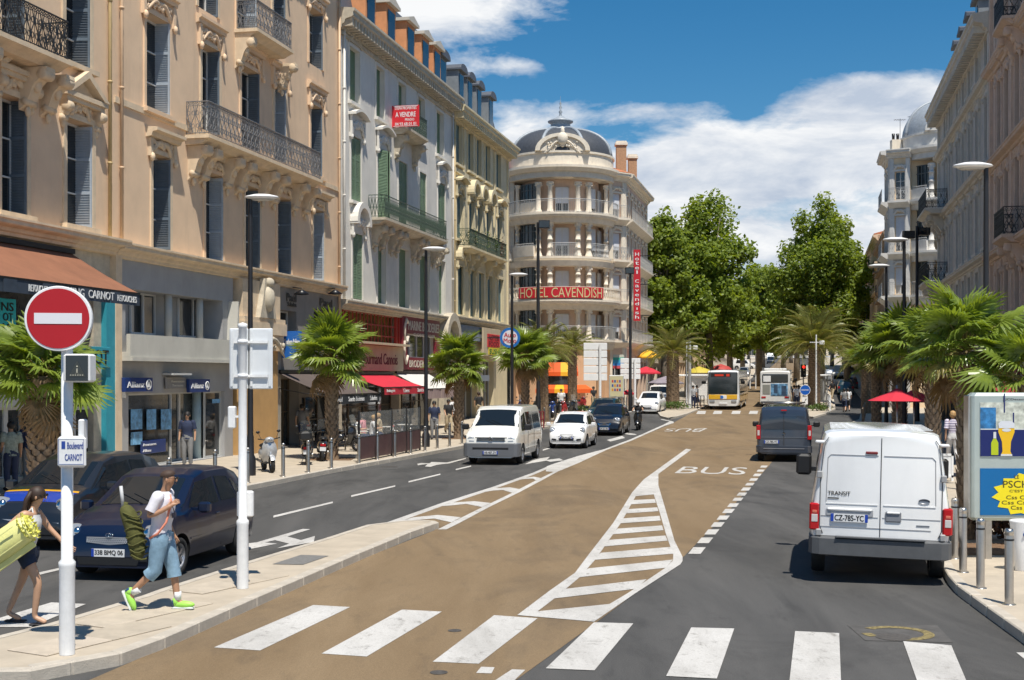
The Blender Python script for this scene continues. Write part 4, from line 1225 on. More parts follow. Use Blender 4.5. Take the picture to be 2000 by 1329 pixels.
for k,p in enumerate((868,899,916,934,957)):
    dormer(F,F.px(p,150)[0],1.6 if k==0 else 1.35,zc+.4,2.4,ZD,SLATE,y=-.05 if k else .1,arch=True)
cz=MB();x=F.px(855,120)[0];cz.box(x-.5,x+.5,.8,1.8,zc,zc+3.6);cz.build('chimney',CAP,F.t)
# shops of B3
zz=zl-.24
hs=[(F.px(897,700)[0],F.px(934,700)[0],.2,F.px(897,745)[1]),(F.px(945,700)[0],F.px(966,700)[0],.15,F.px(945,705)[1]),(F.px(902,700)[0],F.px(930,700)[0],F.px(902,690)[1],F.px(902,665)[1])]
wall(F,X0,X1,0,zz,hs,YEW,y=.06,depth=.6,thick=.7)
for h_ in hs:window(F,h_,y=.4,frame=WF,glass=GLASSL,mull=2,bars=0)
MB().box(F.px(893,650)[0],F.px(938,650)[0],-.15,.05,F.px(895,663)[1],F.px(895,634)[1]).build('shop_front_panel',mat('blue_grey_panel',(.22,.25,.29)),F.t)
MB().box(F.px(893,750)[0],F.px(938,750)[0],-.6,.05,F.px(895,745)[1],F.px(895,733)[1]).build('shop_front_panel',mat('blue_grey_panel',(.22,.25,.29)),F.t)
r=F.rect(941,974,640,695,.3);o=sign(F,r[0],r[1],r[2],r[3],CREM,y=-.3,t=.12)
q=F.rect(948,972,652,678,.3);sign(F,q[0],q[1],q[2],q[3],REDB,[('ASTER',.06,.94,.52,.92),('FOOD',.1,.9,.08,.45)],flat('dark_red_letter',(.12,.005,.01)),y=-.425,t=.03,parent=o)
q=F.rect(950,973,679,693,.3);sign(F,q[0],q[1],q[2],q[3],flat('yellow_panel',(.7,.55,.03)),[('SUSHI',.06,.94,.15,.85)],flat('green_letter',(.03,.2,.05)),y=-.425,t=.03,parent=o)
# ================================================================ ROUNDED CORNER BUILDINGS
PNK=mat('pink_beige_render',(.68,.50,.38),.85,var=.07,scale=1.2,bump=.2,bscale=50,dirt=.15)
CST=mat('cream_stone',(.74,.655,.53),.8,var=.1,scale=2.5,bump=.25,bscale=40,dirt=.25)
DGL=mat('bay_glass',(.03,.045,.05),.08,var=.6,scale=2)
BLIND=mat('white_roller_blind',(.62,.64,.68),.6,var=.05)
LEAD=mat('dark_lead_dome',(.055,.060,.070),.62,var=.25,scale=6,bump=.2,bscale=20)
LEADL=mat('pale_zinc_rib',(.30,.33,.36),.45,var=.2,scale=6)
SALM=mat('salmon_render',(.66,.40,.23),.85,var=.06,scale=1.2,dirt=.15)
IRW=mat('pale_ironwork',(.40,.40,.39),.5,var=.2,scale=8)


def arc(b,r0,r1,z0,z1,a0,a1,n=24,mi=0,r0t=None,r1t=None):
    """ring segment between radii and heights (angles measured from the front, -Y)"""
    r0t=r0 if r0t is None else r0t;r1t=r1 if r1t is None else r1t;v=[]
    for i in range(n+1):
        a=a0+(a1-a0)*i/n;s,c=math.sin(a),-math.cos(a)
        v+=[(r0*s,r0*c,z0),(r1*s,r1*c,z0),(r1t*s,r1t*c,z1),(r0t*s,r0t*c,z1)]
    f=[]
    for i in range(n):
        o,q=i*4,i*4+4
        f+=[(o+1,q+1,q+2,o+2),(o+2,q+2,q+3,o+3),(o+3,q+3,q,o),(o,q,q+1,o+1)]
    f+=[(0,1,2,3),(n*4+3,n*4+2,n*4+1,n*4)]
    b.add(v,f,mi)


def polar(r,a):return (r*math.sin(a),-r*math.cos(a))


def arc_rail(r,a0,a1,z,h,m,parent,step=.14,style='bars',name='railing'):
    b=MB();n=max(2,int(r*abs(a1-a0)/step));pts=[polar(r,a0+(a1-a0)*i/n) for i in range(n+1)]
    for zz,t in ((z+h,.03),(z+.06,.018),(z+h-.12,.012)):b.tube([(x,y,zz) for x,y in pts],t,5)
    for i,(x,y) in enumerate(pts):
        b.tube([(x,y,z),(x,y,z+h)],.012,4,cap=False)
        if style=='scroll' and i<n:
            x2,y2=pts[i+1];mx,my=(x+x2)/2,(y+y2)/2
            b.tube([(x+(x2-x)*u,y+(y2-y)*u,z+.08+(h-.22)*w) for u,w in ((.1,0),(.9,.25),(.1,.5),(.9,.75),(.1,1))],.018,4)
    return b.build(name,m,parent)


def stone_rail(r,a0,a1,z,h,m,parent):
    b=MB();arc(b,r-.1,r+.08,z+h-.14,z+h,a0,a1);arc(b,r-.1,r+.06,z,z+.14,a0,a1)
    n=max(2,int(r*abs(a1-a0)/.26))
    for i in range(n):
        x,y=polar(r,a0+(a1-a0)*(i+.5)/n)
        b.lathe([(.05,z+.14),(.09,z+h*.35),(.045,z+h*.62),(.07,z+h-.14)],6,0,Matrix.Translation((x,y,0)))
    return b.build('balustrade',m,parent)


def column(r,a,z0,z1,rad,m,parent,band=False):
    x,y=polar(r,a);b=MB();h=z1-z0
    pr=[(rad*1.5,0),(rad*1.5,.12),(rad*1.25,.14),(rad*1.3,.25),(rad,.32)]
    if band:
        for k in range(1,4):zz=h*k/4;pr+=[(rad*.97,zz-.06),(rad*1.12,zz-.05),(rad*1.12,zz+.05),(rad*.96,zz+.06)]
    pr+=[(rad*.86,h-.42),(rad*1.05,h-.38),(rad*.9,h-.33),(rad*1.35,h-.12),(rad*1.45,h-.1),(rad*1.45,h)]
    b.lathe(pr,14,0,Matrix.Translation((x,y,z0)))
    for s in (-1,1):b.sph((x+s*rad*1.1,y-rad*.6,z1-.24),rad*.42,6)
    return b.build('column',m,parent)


def bay_door(a,r,z0,z1,w,parent,blind=.6,m=None):
    x,y=polar(r,a);T=Matrix.Translation((x,y,0)) @ Matrix.Rotation(a,4,'Z')
    b=MB();b.box(-w/2,-w/2+.07,-.1,.02,z0,z1,0,T);b.box(w/2-.07,w/2,-.1,.02,z0,z1,0,T);b.box(-.04,.04,-.09,.02,z0,z1-.07,0,T);b.box(-w/2,w/2,-.1,.02,z1-.07,z1,0,T)
    o=b.build('window',FRAME_W,parent)
    MB().box(-w/2+.07,w/2-.07,-.05,.0,z0,z1-.07,0,T).build('pane',GLASS,o)
    if blind:MB().box(-w/2+.07,w/2-.07,-.085,-.055,z0+(z1-z0)*(1-blind),z1-.07,0,T).build('roller_blind',BLIND,o)
    return o


def rotunda(name,label,cx,cy,Rr,zs,wallm,stm,ztop,domeh,rot=0,iron=IRW,dome_m=LEAD):
    """zs = [(floor z, ceiling z, bulge, railing style)]"""
    t=thing(name,label,'building',(cx,cy,0),rot)
    A=math.radians(82);ri=Rr-1.05
    b=MB();arc(b,.5,ri,0,ztop,-PI*.6,PI*.6,32);b.build('wall',wallm,t)
    cols=[math.radians(q) for q in (-62,-28,-14,18,32,64)]
    for k,(z0,z1,bul,st) in enumerate(zs):
        b=MB();rb=Rr+bul
        arc(b,ri,rb,z0-.16,z0,-A,A,40);arc(b,ri,rb-.12,z0-.34,z0-.17,-A,A,40,r1t=rb-.02)
        arc(b,ri,Rr+.1,z0-.75,z0-.345,-A,A,40,r1t=Rr+.25)
        b.build('floor_band',stm,t)
        for j,a in enumerate(cols):column(Rr-.22,a,z0,z1-.74,.20 if 0<j<5 else .17,stm,t,band=k in (1,2))
        b=MB();
        for a in cols:  # pedestals behind
            pass
  # side bay glazed at left
        b=MB();arc(b,Rr-.5,Rr-.42,z0+.95,z1-.75,math.radians(-58),math.radians(-32),6);o=b.build('bay_window',DGL,t)
        b=MB();
        for a in (-58,-51.5,-45,-38.5,-32):x,y=polar(Rr-.38,math.radians(a));b.box(x-.03,x+.03,y-.03,y+.03,z0+.95,z1-.75)
        for zz in (z0+.95,(z0+z1)/2+.3,z1-.8):arc(b,Rr-.42,Rr-.36,zz,zz+.05,math.radians(-58),math.radians(-32),6)
        b.build('bay_frame',mat('bay_frame',(.12,.13,.13),.5),o)
        b=MB();arc(b,Rr-.5,Rr-.3,z0,z0+.95,math.radians(-60),math.radians(-30),8);b.build('bay_apron',stm,t)
        for a,bl in ((0,.62),(46,.75),(-45,0),(75,.85)):
            if a==-45:continue
            bay_door(math.radians(a),ri+.05,z0+.05,z1-1.05,1.05,t,bl)
        if st=='stone':stone_rail(Rr+bul-.15,-A,A,z0,.95,stm,t)
        elif st=='metal':arc_rail(Rr+bul-.1,-A,A,z0,1.0,iron,t,.16)
        else:
            for a0,a1,bb in ((-60,-31,.25),(-12,16,.1),(34,62,.1)):
                arc_rail(Rr+bb-.05,math.radians(a0),math.radians(a1),z0,1.0,iron,t,.15,'scroll')
            b=MB();arc(b,Rr-.3,Rr+.2,z0+.0,z0+.8,math.radians(-60),math.radians(-31),8,r0t=Rr+.0,r1t=Rr+.3);b.build('balcony_apron',stm,t)
    zc=ztop
    b=MB();arc(b,ri,Rr+.15,zc-.8,zc-.35,-A,A,40);arc(b,ri,Rr+.35,zc-.35,zc-.1,-A,A,40,r1t=Rr+.55);arc(b,.5,Rr+.6,zc-.1,zc+.1,-A,A,40)
    b.build('cornice',stm,t)
    Rd=Rr+.05
    b=MB();arc(b,.1,Rd+.05,zc+.1,zc+1.05,-PI,PI,48);arc(b,.1,Rd+.15,zc+1.05,zc+1.2,-PI,PI,48);b.build('dome_drum',stm,t)
    pr=[(Rd*math.cos(u) ** .85 if u<1.5 else .01,zc+1.2+domeh*math.sin(u)) for u in [i*1.5/14 for i in range(14)]]
    pr=[(r,z) for r,z in pr if r>.75]+[(.7,zc+1.2+domeh)]
    d=MB().lathe(pr,48).build('dome',dome_m,t)
    b=MB()
    for k in range(8):
        a=k*PI/4+PI/8
        pts=[((r+.03)*math.sin(a),-(r+.03)*math.cos(a),z+.02) for r,z in pr]
        b2=MB().tube(pts,.14,6);b2.build('dome_rib',LEADL,d)
    zl=zc+1.2+domeh
    b=MB();b.lathe([(1.1,zl-.25),(1.15,zl),(.8,zl+.1),(.78,zl+.5),(1.0,zl+.6),(1.02,zl+.7),(.45,zl+.95),(.2,zl+1.1)],20);b.build('lantern',LEADL,t)
    b=MB();b.lathe([(.16,zl+1.05),(.08,zl+1.3),(.16,zl+1.45),(.05,zl+1.6),(.12,zl+1.8),(.04,zl+1.95),(.09,zl+2.1),(.012,zl+2.3),(.01,zl+2.7)],10);b.build('finial',LEADL,t)
  # carved pediment on the dome front
    b=MB();n=14
    for k in range(n):
        a0,a1=PI*k/n,PI*(k+1)/n
        b.prism([(2.1*math.cos(a0),zc+1.2+1.35*math.sin(a0)),(2.1*math.cos(a1),zc+1.2+1.35*math.sin(a1)),(1.75*math.cos(a1),zc+1.2+1.1*math.sin(a1)),(1.75*math.cos(a0),zc+1.2+1.1*math.sin(a0))],-Rd-.12,-Rd+1.2)
    b.prism([(1.8*math.cos(PI*k/n),zc+1.2+1.12*math.sin(PI*k/n)) for k in range(n+1)],-Rd+.05,-Rd+1.4)
    o=b.build('dome_pediment',stm,t)
    put('carving',carving_mesh(2.6,1.0,stm,12),o,(-1.3,-Rd-.0,zc+1.15));b=MB();b.sph((0,-Rd-.1,zc+2.1),.42,10,sc=(1,.7,1.2));b.sph((0,-Rd-.05,zc+2.65),.2,8,sc=(.8,.8,2));b.build('crest',stm,o)
    return t


HCX,HCY,HR=(1095-1000)/2500*101.5,101.8,4.1
fl=lambda y:3+(735-y)/25.6
zs=[(fl(663),fl(585),.35,'metal'),(fl(585),fl(500),.75,'stone'),(fl(500),fl(415),.1,'curved'),(fl(415),fl(335),.55,'metal')]
zT=fl(325)
ht=rotunda('hotel_building','rounded corner hotel with dark dome, stacked balconies and a red name board',HCX,HCY,HR,zs,PNK,CST,zT,2.35)
# name board
REDH=mat('hotel_red',(.50,.015,.025),.45,var=.05)
GOLD=flat('gold_letter',(.62,.50,.26),.4)
b=MB();arc(b,HR+.72,HR+.80,fl(583),fl(562),math.radians(-43),math.radians(40),24);o=b.build('name_board',REDH,ht)
b=MB();v,f=TXT['HOTEL CAVENDISH']
vv=[]
for a,c in v:
    th=math.radians(-41+79*a);x,y=polar(HR+.815,th);vv.append((x,y,fl(582)+(fl(563)-fl(582))*c))
b.add(vv,f);b.build('lettering',GOLD,o)
# ground floor of the hotel corner
b=MB();arc(b,HR-.8,HR-.1,fl(680),fl(663)-.75,-PI*.5,PI*.5,30);b.build('ground_floor_band',SALM,ht)
b=MB()
for a0,a1 in ((-80,-62),(-50,-22),(16,42),(58,84)):arc(b,HR-.8,HR-.12,0,fl(680),math.radians(a0),math.radians(a1),8)
b.build('ground_floor_pier',SALM,ht)
b=MB();arc(b,ri_ := HR-1.0,HR-.9,.2,fl(680),-PI*.5,PI*.5,30);b.build('shop_window',GLASSL,ht)
SGR=flat('orange_canvas',(.70,.10,.01),.7);SYE=flat('yellow_canvas',(.80,.42,.02),.7);SWH=flat('white_canvas_strip',(.7,.68,.66),.7)
def arc_awning(r0,r1,z0,z1,a0,a1,ms,parent,name='awning'):
    n=len(ms);o=None
    for i in range(n):
        b=MB();arc(b,r0,r1,z0,z0+.05,a0+(a1-a0)*i/n,a0+(a1-a0)*(i+1)/n-.003,3,r0t=r0-.02,r1t=r0)
        b=MB();A0,A1=a0+(a1-a0)*i/n,a0+(a1-a0)*(i+1)/n
        v=[]
        for k in range(4):
            a=A0+(A1-A0)*k/3;x0,y0=polar(r0,a);x1,y1=polar(r1,a);v+=[(x0,y0,z1),(x1,y1,z0),(x1,y1,z0-.3)]
        b.add(v,[(k*3+j,k*3+j+1,k*3+j+4,k*3+j+3) for k in range(3) for j in range(2)])
        oo=b.build(name if o is None else 'awning_stripe',ms[i],parent if o is None else o);o=o or oo
    return o
arc_awning(HR-.1,HR+.25,fl(727),fl(708),math.radians(-20),math.radians(16),[SGR,SGR,SYE,SGR],ht)
arc_awning(HR,HR+1.0,fl(760),fl(752),math.radians(-24),math.radians(26),[SGR,SGR,SYE,SGR,SGR,SGR],ht)
# left and right wings
WL=Fac((HCX-3.6,HCY-1.2,0),(-.93,.37,0),'hotel_wing','x')
bpy.data.objects.remove(WL.t)
def wing(o,d,L,parent_label,zs,zT,wallm,stm,flip=False,roof=True,rail=True,nbay=3,cat='building',name='hotel_wing'):
    o=Vector(o);d=Vector(d).normalized()
    if flip:o=o+d*L;d=-d
    W=Fac(o,d,name,parent_label,cat)
    holes=[]
    for k,(z0,z1,bul,st) in enumerate(zs):
        for i in range(nbay):
            x=L*(i+.5)/nbay;w=min(1.15,L/nbay*.5);holes.append((x-w/2,x+w/2,z0+.1,z1-1.15))
    wall(W,0,L,fl(680) if cat=='x' else 0,zT,holes+[(L*(i+.5)/nbay-L/nbay*.36,L*(i+.5)/nbay+L/nbay*.36,.3,zs[0][0]-1.6) for i in range(nbay)],wallm,depth=.3)
    MB().box(.02,L-.02,.9,9,0,zT-.02).build('building_core',wallm,W.t)
    for i in range(nbay):window(W,(L*(i+.5)/nbay-L/nbay*.36,L*(i+.5)/nbay+L/nbay*.36,.3,zs[0][0]-1.6),y=.25,frame=WF,glass=GLASSL,mull=1,bars=0)
    for r in holes:
        window(W,r,y=.22);surround(W,r,stm,sill=False,w=.14,p=.06)
        if R.random()<.7:MB().box(r[0]+.05,r[1]-.05,.16,.2,r[2]+(r[3]-r[2])*.35,r[3]-.02).build('roller_blind',BLIND,W.t)
        carving(W,r[0]-.1,r[1]+.1,r[3]+.16,r[3]+.55,stm,5)
    for k,(z0,z1,bul,st) in enumerate(zs):
        MB().prof([(0,z0-.6),(-.15,z0-.5),(-.55,z0-.2),(-.62,z0-.16),(-.62,z0),(0,z0)],0,L).build('balcony',stm,W.t)
        put('railing',railing_mb(L-.1,1.0,'bars' if st != 'curved' else 'scroll',.16).mesh('railing',IRW),W.t,(.05,-.55,z0))
    cornice(W,-.1,L+.1,zT-.6,stm,h=.7,d=.7)
    for x in (0.02,L-.34):MB().box(x,x+.32,-.08,.02,0,zT-.62).build('pilaster',stm,W.t)
    if roof:MB().prof([(-.5,zT+.1),(-.5,zT+.16),(5,zT+1.9),(10,zT+.16),(10,zT+.1)],0,L).build('roof',TILE,W.t)
    return W
W1=wing((HCX+3.75,HCY-.9,0),(.80,.60,0),1.75,'pink beige hotel wing just right of the rounded corner',zs,zT,PNK,CST,nbay=1)
W2=wing((HCX+5.16,HCY+.16,0),(.225,.974,0),14,'long side wing of the hotel running back behind the vertical red sign',zs,zT,PNK,CST,nbay=6)
W3=wing((HCX-3.65,HCY-1.3,0),(-.97,.24,0),5,'narrow left wing of the hotel beside the sand coloured building',zs,zT,PNK,CST,flip=True,nbay=2)
for (px,D,zt,w) in ((1213,108,277,.42),(1235,110,303,.36),(1000,107,300,.9)):
    p=P(px,0,D);o=thing('chimney_stack',{1213:'taller brick chimney behind the hotel dome',1235:'shorter brick chimney right of the hotel dome',1000:'squat brick chimney left of the hotel dome'}[px],'chimney',(p.x,p.y,zT-.2))
    h=P(px,zt,D).z-zT+.2
    MB().box(-w,w,-.4,.4,0,h-.35).build('shaft',mat('brown_brick',(.42,.25,.14),.85,var=.2,scale=8,bump=.4),o)
    MB().box(-w-.1,w+.1,-.5,.5,h-.35,h-.15).box(-w-.02,w+.02,-.42,.42,h-.15,h).build('chimney_cap',CST,o)


def absorb(root,t,ren=None):
    """make the pieces of t parts of root, keeping them where they stand"""
    RM=Matrix.Translation(root.location) @ root.rotation_euler.to_matrix().to_4x4();TM=Matrix.Translation(t.location) @ t.rotation_euler.to_matrix().to_4x4()
    for c in list(t.children):
        m=RM.inverted() @ TM @ (Matrix.Translation(c.location) @ c.rotation_euler.to_matrix().to_4x4() @ Matrix.Diagonal((*c.scale,1)))
        c.parent=root;l,q,sc=m.decompose();c.location=l;c.rotation_euler=q.to_euler();c.scale=sc
        if ren and c.name.split('.')[0] in ren:c.name=ren[c.name.split('.')[0]]
    bpy.data.objects.remove(t)


for w_ in (W1,W2,W3):absorb(ht,w_.t)
for o in [o for o in list(COL.objects) if o.name.startswith('chimney_stack') and o.parent is None]:absorb(ht,o,{'shaft':'chimney'})
# vertical hotel sign
p0=P(1238,488,99);p1=P(1250,627,99);zt_,zb_=p0.z,p1.z
o=thing('blade_sign','tall vertical red hotel sign with white letters fixed to the corner','sign',(P(1244,600,99).x,99,zb_))
MB().box(-.26,.26,-.08,.08,0,zt_-zb_).build('panel',REDH,o)
b=MB();letters=['H','o','t','e','l',None,'C','a','v','e','n','d','i','s','h'];st=(zt_-zb_-.3)/len(letters)
for i,c in enumerate(letters):
    if c:z=zt_-zb_-.2-(i+1)*st;w=.05 if c in 'il' else .15;text(b,c,-w,w,z+.06,z+(.32 if c in 'HClthd' else .25),-.095)
b.build('lettering',TXW,o)
for z in (.4,2.8,5.0):MB().box(.26,1.0,-.03,.03,z,z+.06).build('bracket',BLACK,o)

# ---- right hand domed corner building
zr=lambda y,D=98.0:3+(735-y)/2500*D
zs2=[(zr(575),zr(490),.35,'metal'),(zr(490),zr(388),.5,'curved'),(zr(388),zr(300),.55,'curved')]
BLP=mat('pale_ochre_render',(.72,.56,.37),.85,var=.08,scale=1.2,dirt=.2)
GSN=mat('grey_stone',(.62,.60,.56),.8,var=.1,scale=2.5,bump=.25,bscale=40,dirt=.25)
zT2=zr(288)
ht2=rotunda('domed_building','rounded corner building with pale zinc dome across the service road',P(1868,0,99).x,100.5,3.55,zs2,BLP,GSN,zT2,2.9,dome_m=LEADL,rot=-0.25)
W4=wing((P(1778,0,99).x,99.0,0),(-.86,.51,0),1.6,'short ochre wing left of the pale zinc dome',zs2,zT2,BLP,GSN,flip=True,nbay=1,roof=False,name='domed_building_wing')
W5=wing((P(1778,0,99).x-1.39,99.83,0),(.225,.974,0),5,'grey street side wing behind the domed building',zs2,zT2,BLP,GSN,flip=True,nbay=2,roof=False,name='domed_building_wing')
absorb(ht2,W4.t);absorb(ht2,W5.t)
p=P(1749,0,101);cs_=o=thing('chimney_stack','cream chimney with two dark pots left of the zinc dome','chimney',(p.x,101,zT2));MB().box(-.35,.35,-.3,.3,0,1.1).build('shaft',CST,o)
for s in (-.17,.17):MB().cyl((s,0,1.1),.1,.5,8,.13).build('chimney_pot',BLACK,o)
absorb(ht2,cs_,{'shaft':'chimney'})
for i,(px,yt) in enumerate(((1758,232),(1785,226),(1800,222))):
    p=P(px,290,101);zt_=P(px,yt,101).z;o=thing('tv_antenna',['leftmost','middle','right hand'][i]+' of the thin tv antennas beside the zinc dome','antenna',(p.x,101,zT2));b=MB();h=zt_-zT2
    b.tube([(0,0,0),(0,0,h)],.02,4);
    for k in range(5):b.tube([(-.4+k*.18,-.25,h-.1),(-.4+k*.18,.25,h-.1)],.012,4)
    b.tube([(-.5,0,h-.1),(.45,0,h-.1)],.015,4);b.build('mast',BLACK,o)

# ================================================================ RIGHT ROW (in shade)
RD=Vector((-.2240,-.9746,0));RO=Vector((26.7,80.0,0))
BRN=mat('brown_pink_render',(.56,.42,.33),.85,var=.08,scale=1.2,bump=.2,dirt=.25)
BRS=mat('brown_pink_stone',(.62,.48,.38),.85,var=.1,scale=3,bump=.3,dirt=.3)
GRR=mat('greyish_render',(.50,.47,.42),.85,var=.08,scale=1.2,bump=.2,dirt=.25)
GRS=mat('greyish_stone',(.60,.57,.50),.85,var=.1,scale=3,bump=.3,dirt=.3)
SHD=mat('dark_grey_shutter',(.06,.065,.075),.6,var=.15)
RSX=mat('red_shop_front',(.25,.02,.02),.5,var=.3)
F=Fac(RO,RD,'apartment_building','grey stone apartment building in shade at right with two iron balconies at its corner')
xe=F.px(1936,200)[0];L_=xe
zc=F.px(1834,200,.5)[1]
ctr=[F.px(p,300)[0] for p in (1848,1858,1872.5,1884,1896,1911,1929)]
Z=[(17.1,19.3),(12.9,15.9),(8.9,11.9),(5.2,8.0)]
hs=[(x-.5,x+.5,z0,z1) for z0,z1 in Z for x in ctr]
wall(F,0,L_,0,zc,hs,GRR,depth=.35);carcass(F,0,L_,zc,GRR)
for i,r in enumerate(hs):
    window(F,r,y=.3);surround(F,r,GRS,w=.2,p=.1)
    shutters(F,r,SHD,'closed',y=.15)
    if 7 <= i<21:hood(F,r,GRS,d=.35,h=.6,seed=2)
for z in (16.2,12.3,8.2,4.4):cornice(F,0,L_,z,GRS,h=.45,d=.4,name='ledge')
cornice(F,-.4,L_,zc-.6,GRS,h=.95,d=.85,dent=.5)
for z in (16.2-1.4-2.2,8.3):
    balcony(F,-.3,5.0,z,GRS,IRK,d=1.25,rh=1.1,corb=[.6,2.2,3.8],cw=.35,ch=1.1)
for x in (.0,L_-.5):MB().box(x,x+.45,-.12,.02,4.8,zc-.6).build('pilaster',GRS,F.t)
mansard(F,0,L_,zc+.3,SLATE,h=2.2)
for p in (1868,1880,1893,1908):dormer(F,F.px(p,150)[0],1.2,zc+.3,1.8,ZD,SLATE,y=.0)
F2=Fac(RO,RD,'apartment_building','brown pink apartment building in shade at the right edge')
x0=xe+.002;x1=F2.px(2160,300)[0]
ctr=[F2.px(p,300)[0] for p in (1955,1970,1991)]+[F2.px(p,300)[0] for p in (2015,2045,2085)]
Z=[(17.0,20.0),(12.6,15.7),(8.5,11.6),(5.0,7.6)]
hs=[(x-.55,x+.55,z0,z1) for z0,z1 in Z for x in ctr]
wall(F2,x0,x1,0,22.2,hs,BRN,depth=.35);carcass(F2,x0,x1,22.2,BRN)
for i,r in enumerate(hs):
    window(F2,r,y=.3);surround(F2,r,BRS,w=.22,p=.1);shutters(F2,r,SHD,'closed',y=.15);hood(F2,r,BRS,d=.35,h=.55,seed=3)
for z in (16.1,11.9,7.9,4.4):cornice(F2,x0,x1,z,BRS,h=.5,d=.45,name='ledge')
cornice(F2,x0,x1,21.3,BRS,h=1.0,d=.9,dent=.5)
for z in (16.4,8.1):balcony(F2,ctr[2]-1.2,ctr[2]+1.4,z,BRS,IRK,d=.8,rh=1.05,corb=[ctr[2]-.8,ctr[2]+.9])
for x in (x0+.1,ctr[0]-1.3,ctr[1]+1.0):MB().box(x,x+.4,-.12,.02,4.8,21.3).build('pilaster',BRS,F2.t)
# canopies and shop fronts at street level on the right
for Fx,xa,xb,m,c in ((F,1.0,8.0,TEAL,0),(F,9,17,RSX,0),(F2,x0+.5,x0+8,RSX,1)):
    MB().box(xa,xb,-.15,-.01,3.1,4.2).build('shop_front_panel',m,Fx.t)
    n=4
    for i in range(n):
        window(Fx,(xa+(xb-xa)*i/n,xa+(xb-xa)*(i+1)/n,.2,3.1),y=-.1,frame=mat('brown_frame',(.1,.07,.04)),glass=GLASSL,mull=1,bars=0)

# ================================================================ street beyond: simple rows that still have storeys
def plain_block(name,label,a,b_,H,wallm,stm,roofm=None,nfl=5,nb=None,depth=10,shm=None,roofh=1.6,face='L'):
    a,b_=Vector(a),Vector(b_);L=(b_-a).length
    W=Fac(a,b_-a,name,label)
    nb=nb or max(2,int(L/2.8));fh=(H-4.0)/(nfl-1)
    hs=[]
    for k in range(nfl-1):
        z=4.2+k*fh
        for i in range(nb):x=L*(i+.5)/nb;hs.append((x-.5,x+.5,z+.25,z+fh-.6))
    gs=[(L*i/nb+.35,L*(i+1)/nb-.35,.2,3.2) for i in range(nb)]
    wall(W,0,L,0,H,hs+gs,wallm,depth=.3,thick=.4);MB().box(.02,L-.02,.7,depth,0,H-.02).build('building_core',wallm,W.t)
    for r in hs:
        window(W,r,y=.25)
        if shm:shutters(W,r,shm,'closed',y=.12)
    for r in gs:window(W,r,y=.25,frame=WF,glass=GLASSL,mull=1,bars=0)
    for k in range(1,nfl-1):
        z=4.2+k*fh;MB().box(0,L,-.35,.0,z-.1,z+.08).build('ledge',stm,W.t)
    MB().box(0,L,-.1,.0,3.6,3.95).build('shop_band',stm,W.t)
    for i in range(0,nb,2):
        z=4.2+(1+i%3)*fh;x=L*(i+.5)/nb;o=MB().box(x-1,x+1,-.75,-.36,z-.1,z+.02).build('balcony',stm,W.t);put('railing',railing_mb(2,1.0,'bars').mesh('railing',IRK),o,(x-1,-.72,z+.02))
    cornice(W,0,L,H-.5,stm,h=.6,d=.5)
    if roofm:MB().prof([(-.4,H+.1),(-.4,H+.18),(depth/2,H+roofh),(depth,H+.18),(depth,H+.1)],0,L).build('roof',roofm,W.t)
    return W
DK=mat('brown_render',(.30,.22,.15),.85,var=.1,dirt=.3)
plain_block('apartment_building','cream block with sloping shutters just beyond the hotel on the left',(12.3,118,gz(118)),(18.5,145,gz(130)),14.5,CST,CST,TILE,5,shm=SHW)
plain_block('apartment_building','second cream block along the left beyond the hotel',(18.6,146,1),(29,190,1.8),13,ORA,STO,TILE,5,shm=SHB)
plain_block('apartment_building','pale block far up the hill on the left side',(29.5,191,2.5),(45,255,4),13,CST,CST,TILE,5)
plain_block('apartment_building','red roofed orange block right of the big plane tree',(47.0,172,1.5),(36.6,128,.8),15.6,ORA,STO,TILE,5,shm=SHB)
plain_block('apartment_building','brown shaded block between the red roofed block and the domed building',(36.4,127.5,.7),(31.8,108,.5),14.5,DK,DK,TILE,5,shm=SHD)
plain_block('apartment_building','distant ochre block far up the hill on the right side',(67,260,4.5),(47.2,173,2),13,BLP,STO,TILE,5)
for i,(x,y) in enumerate(((38.2,132),(40.8,142))):
    o=thing('chimney_stack',['near red brick chimney on the red roofed block','far red brick chimney on the red roofed block'][i],'chimney',(x+1,y,16.5));MB().box(-.4,.4,-.4,.4,0,2.2).build('shaft',mat('red_brick',(.45,.15,.08),.85,var=.2,scale=8),o);MB().box(-.5,.5,-.5,.5,2.2,2.4).build('chimney_cap',TILE,o)
plain_block('apartment_building','cream building closing the view at the top of the boulevard',(60,420,9.5),(120,405,9.5),14,CST,CST,TILE,5)
plain_block('apartment_building','long pale building on the far hilltop at left',(20,330,7),(58,419,9),13,BLP,STO,TILE,5)
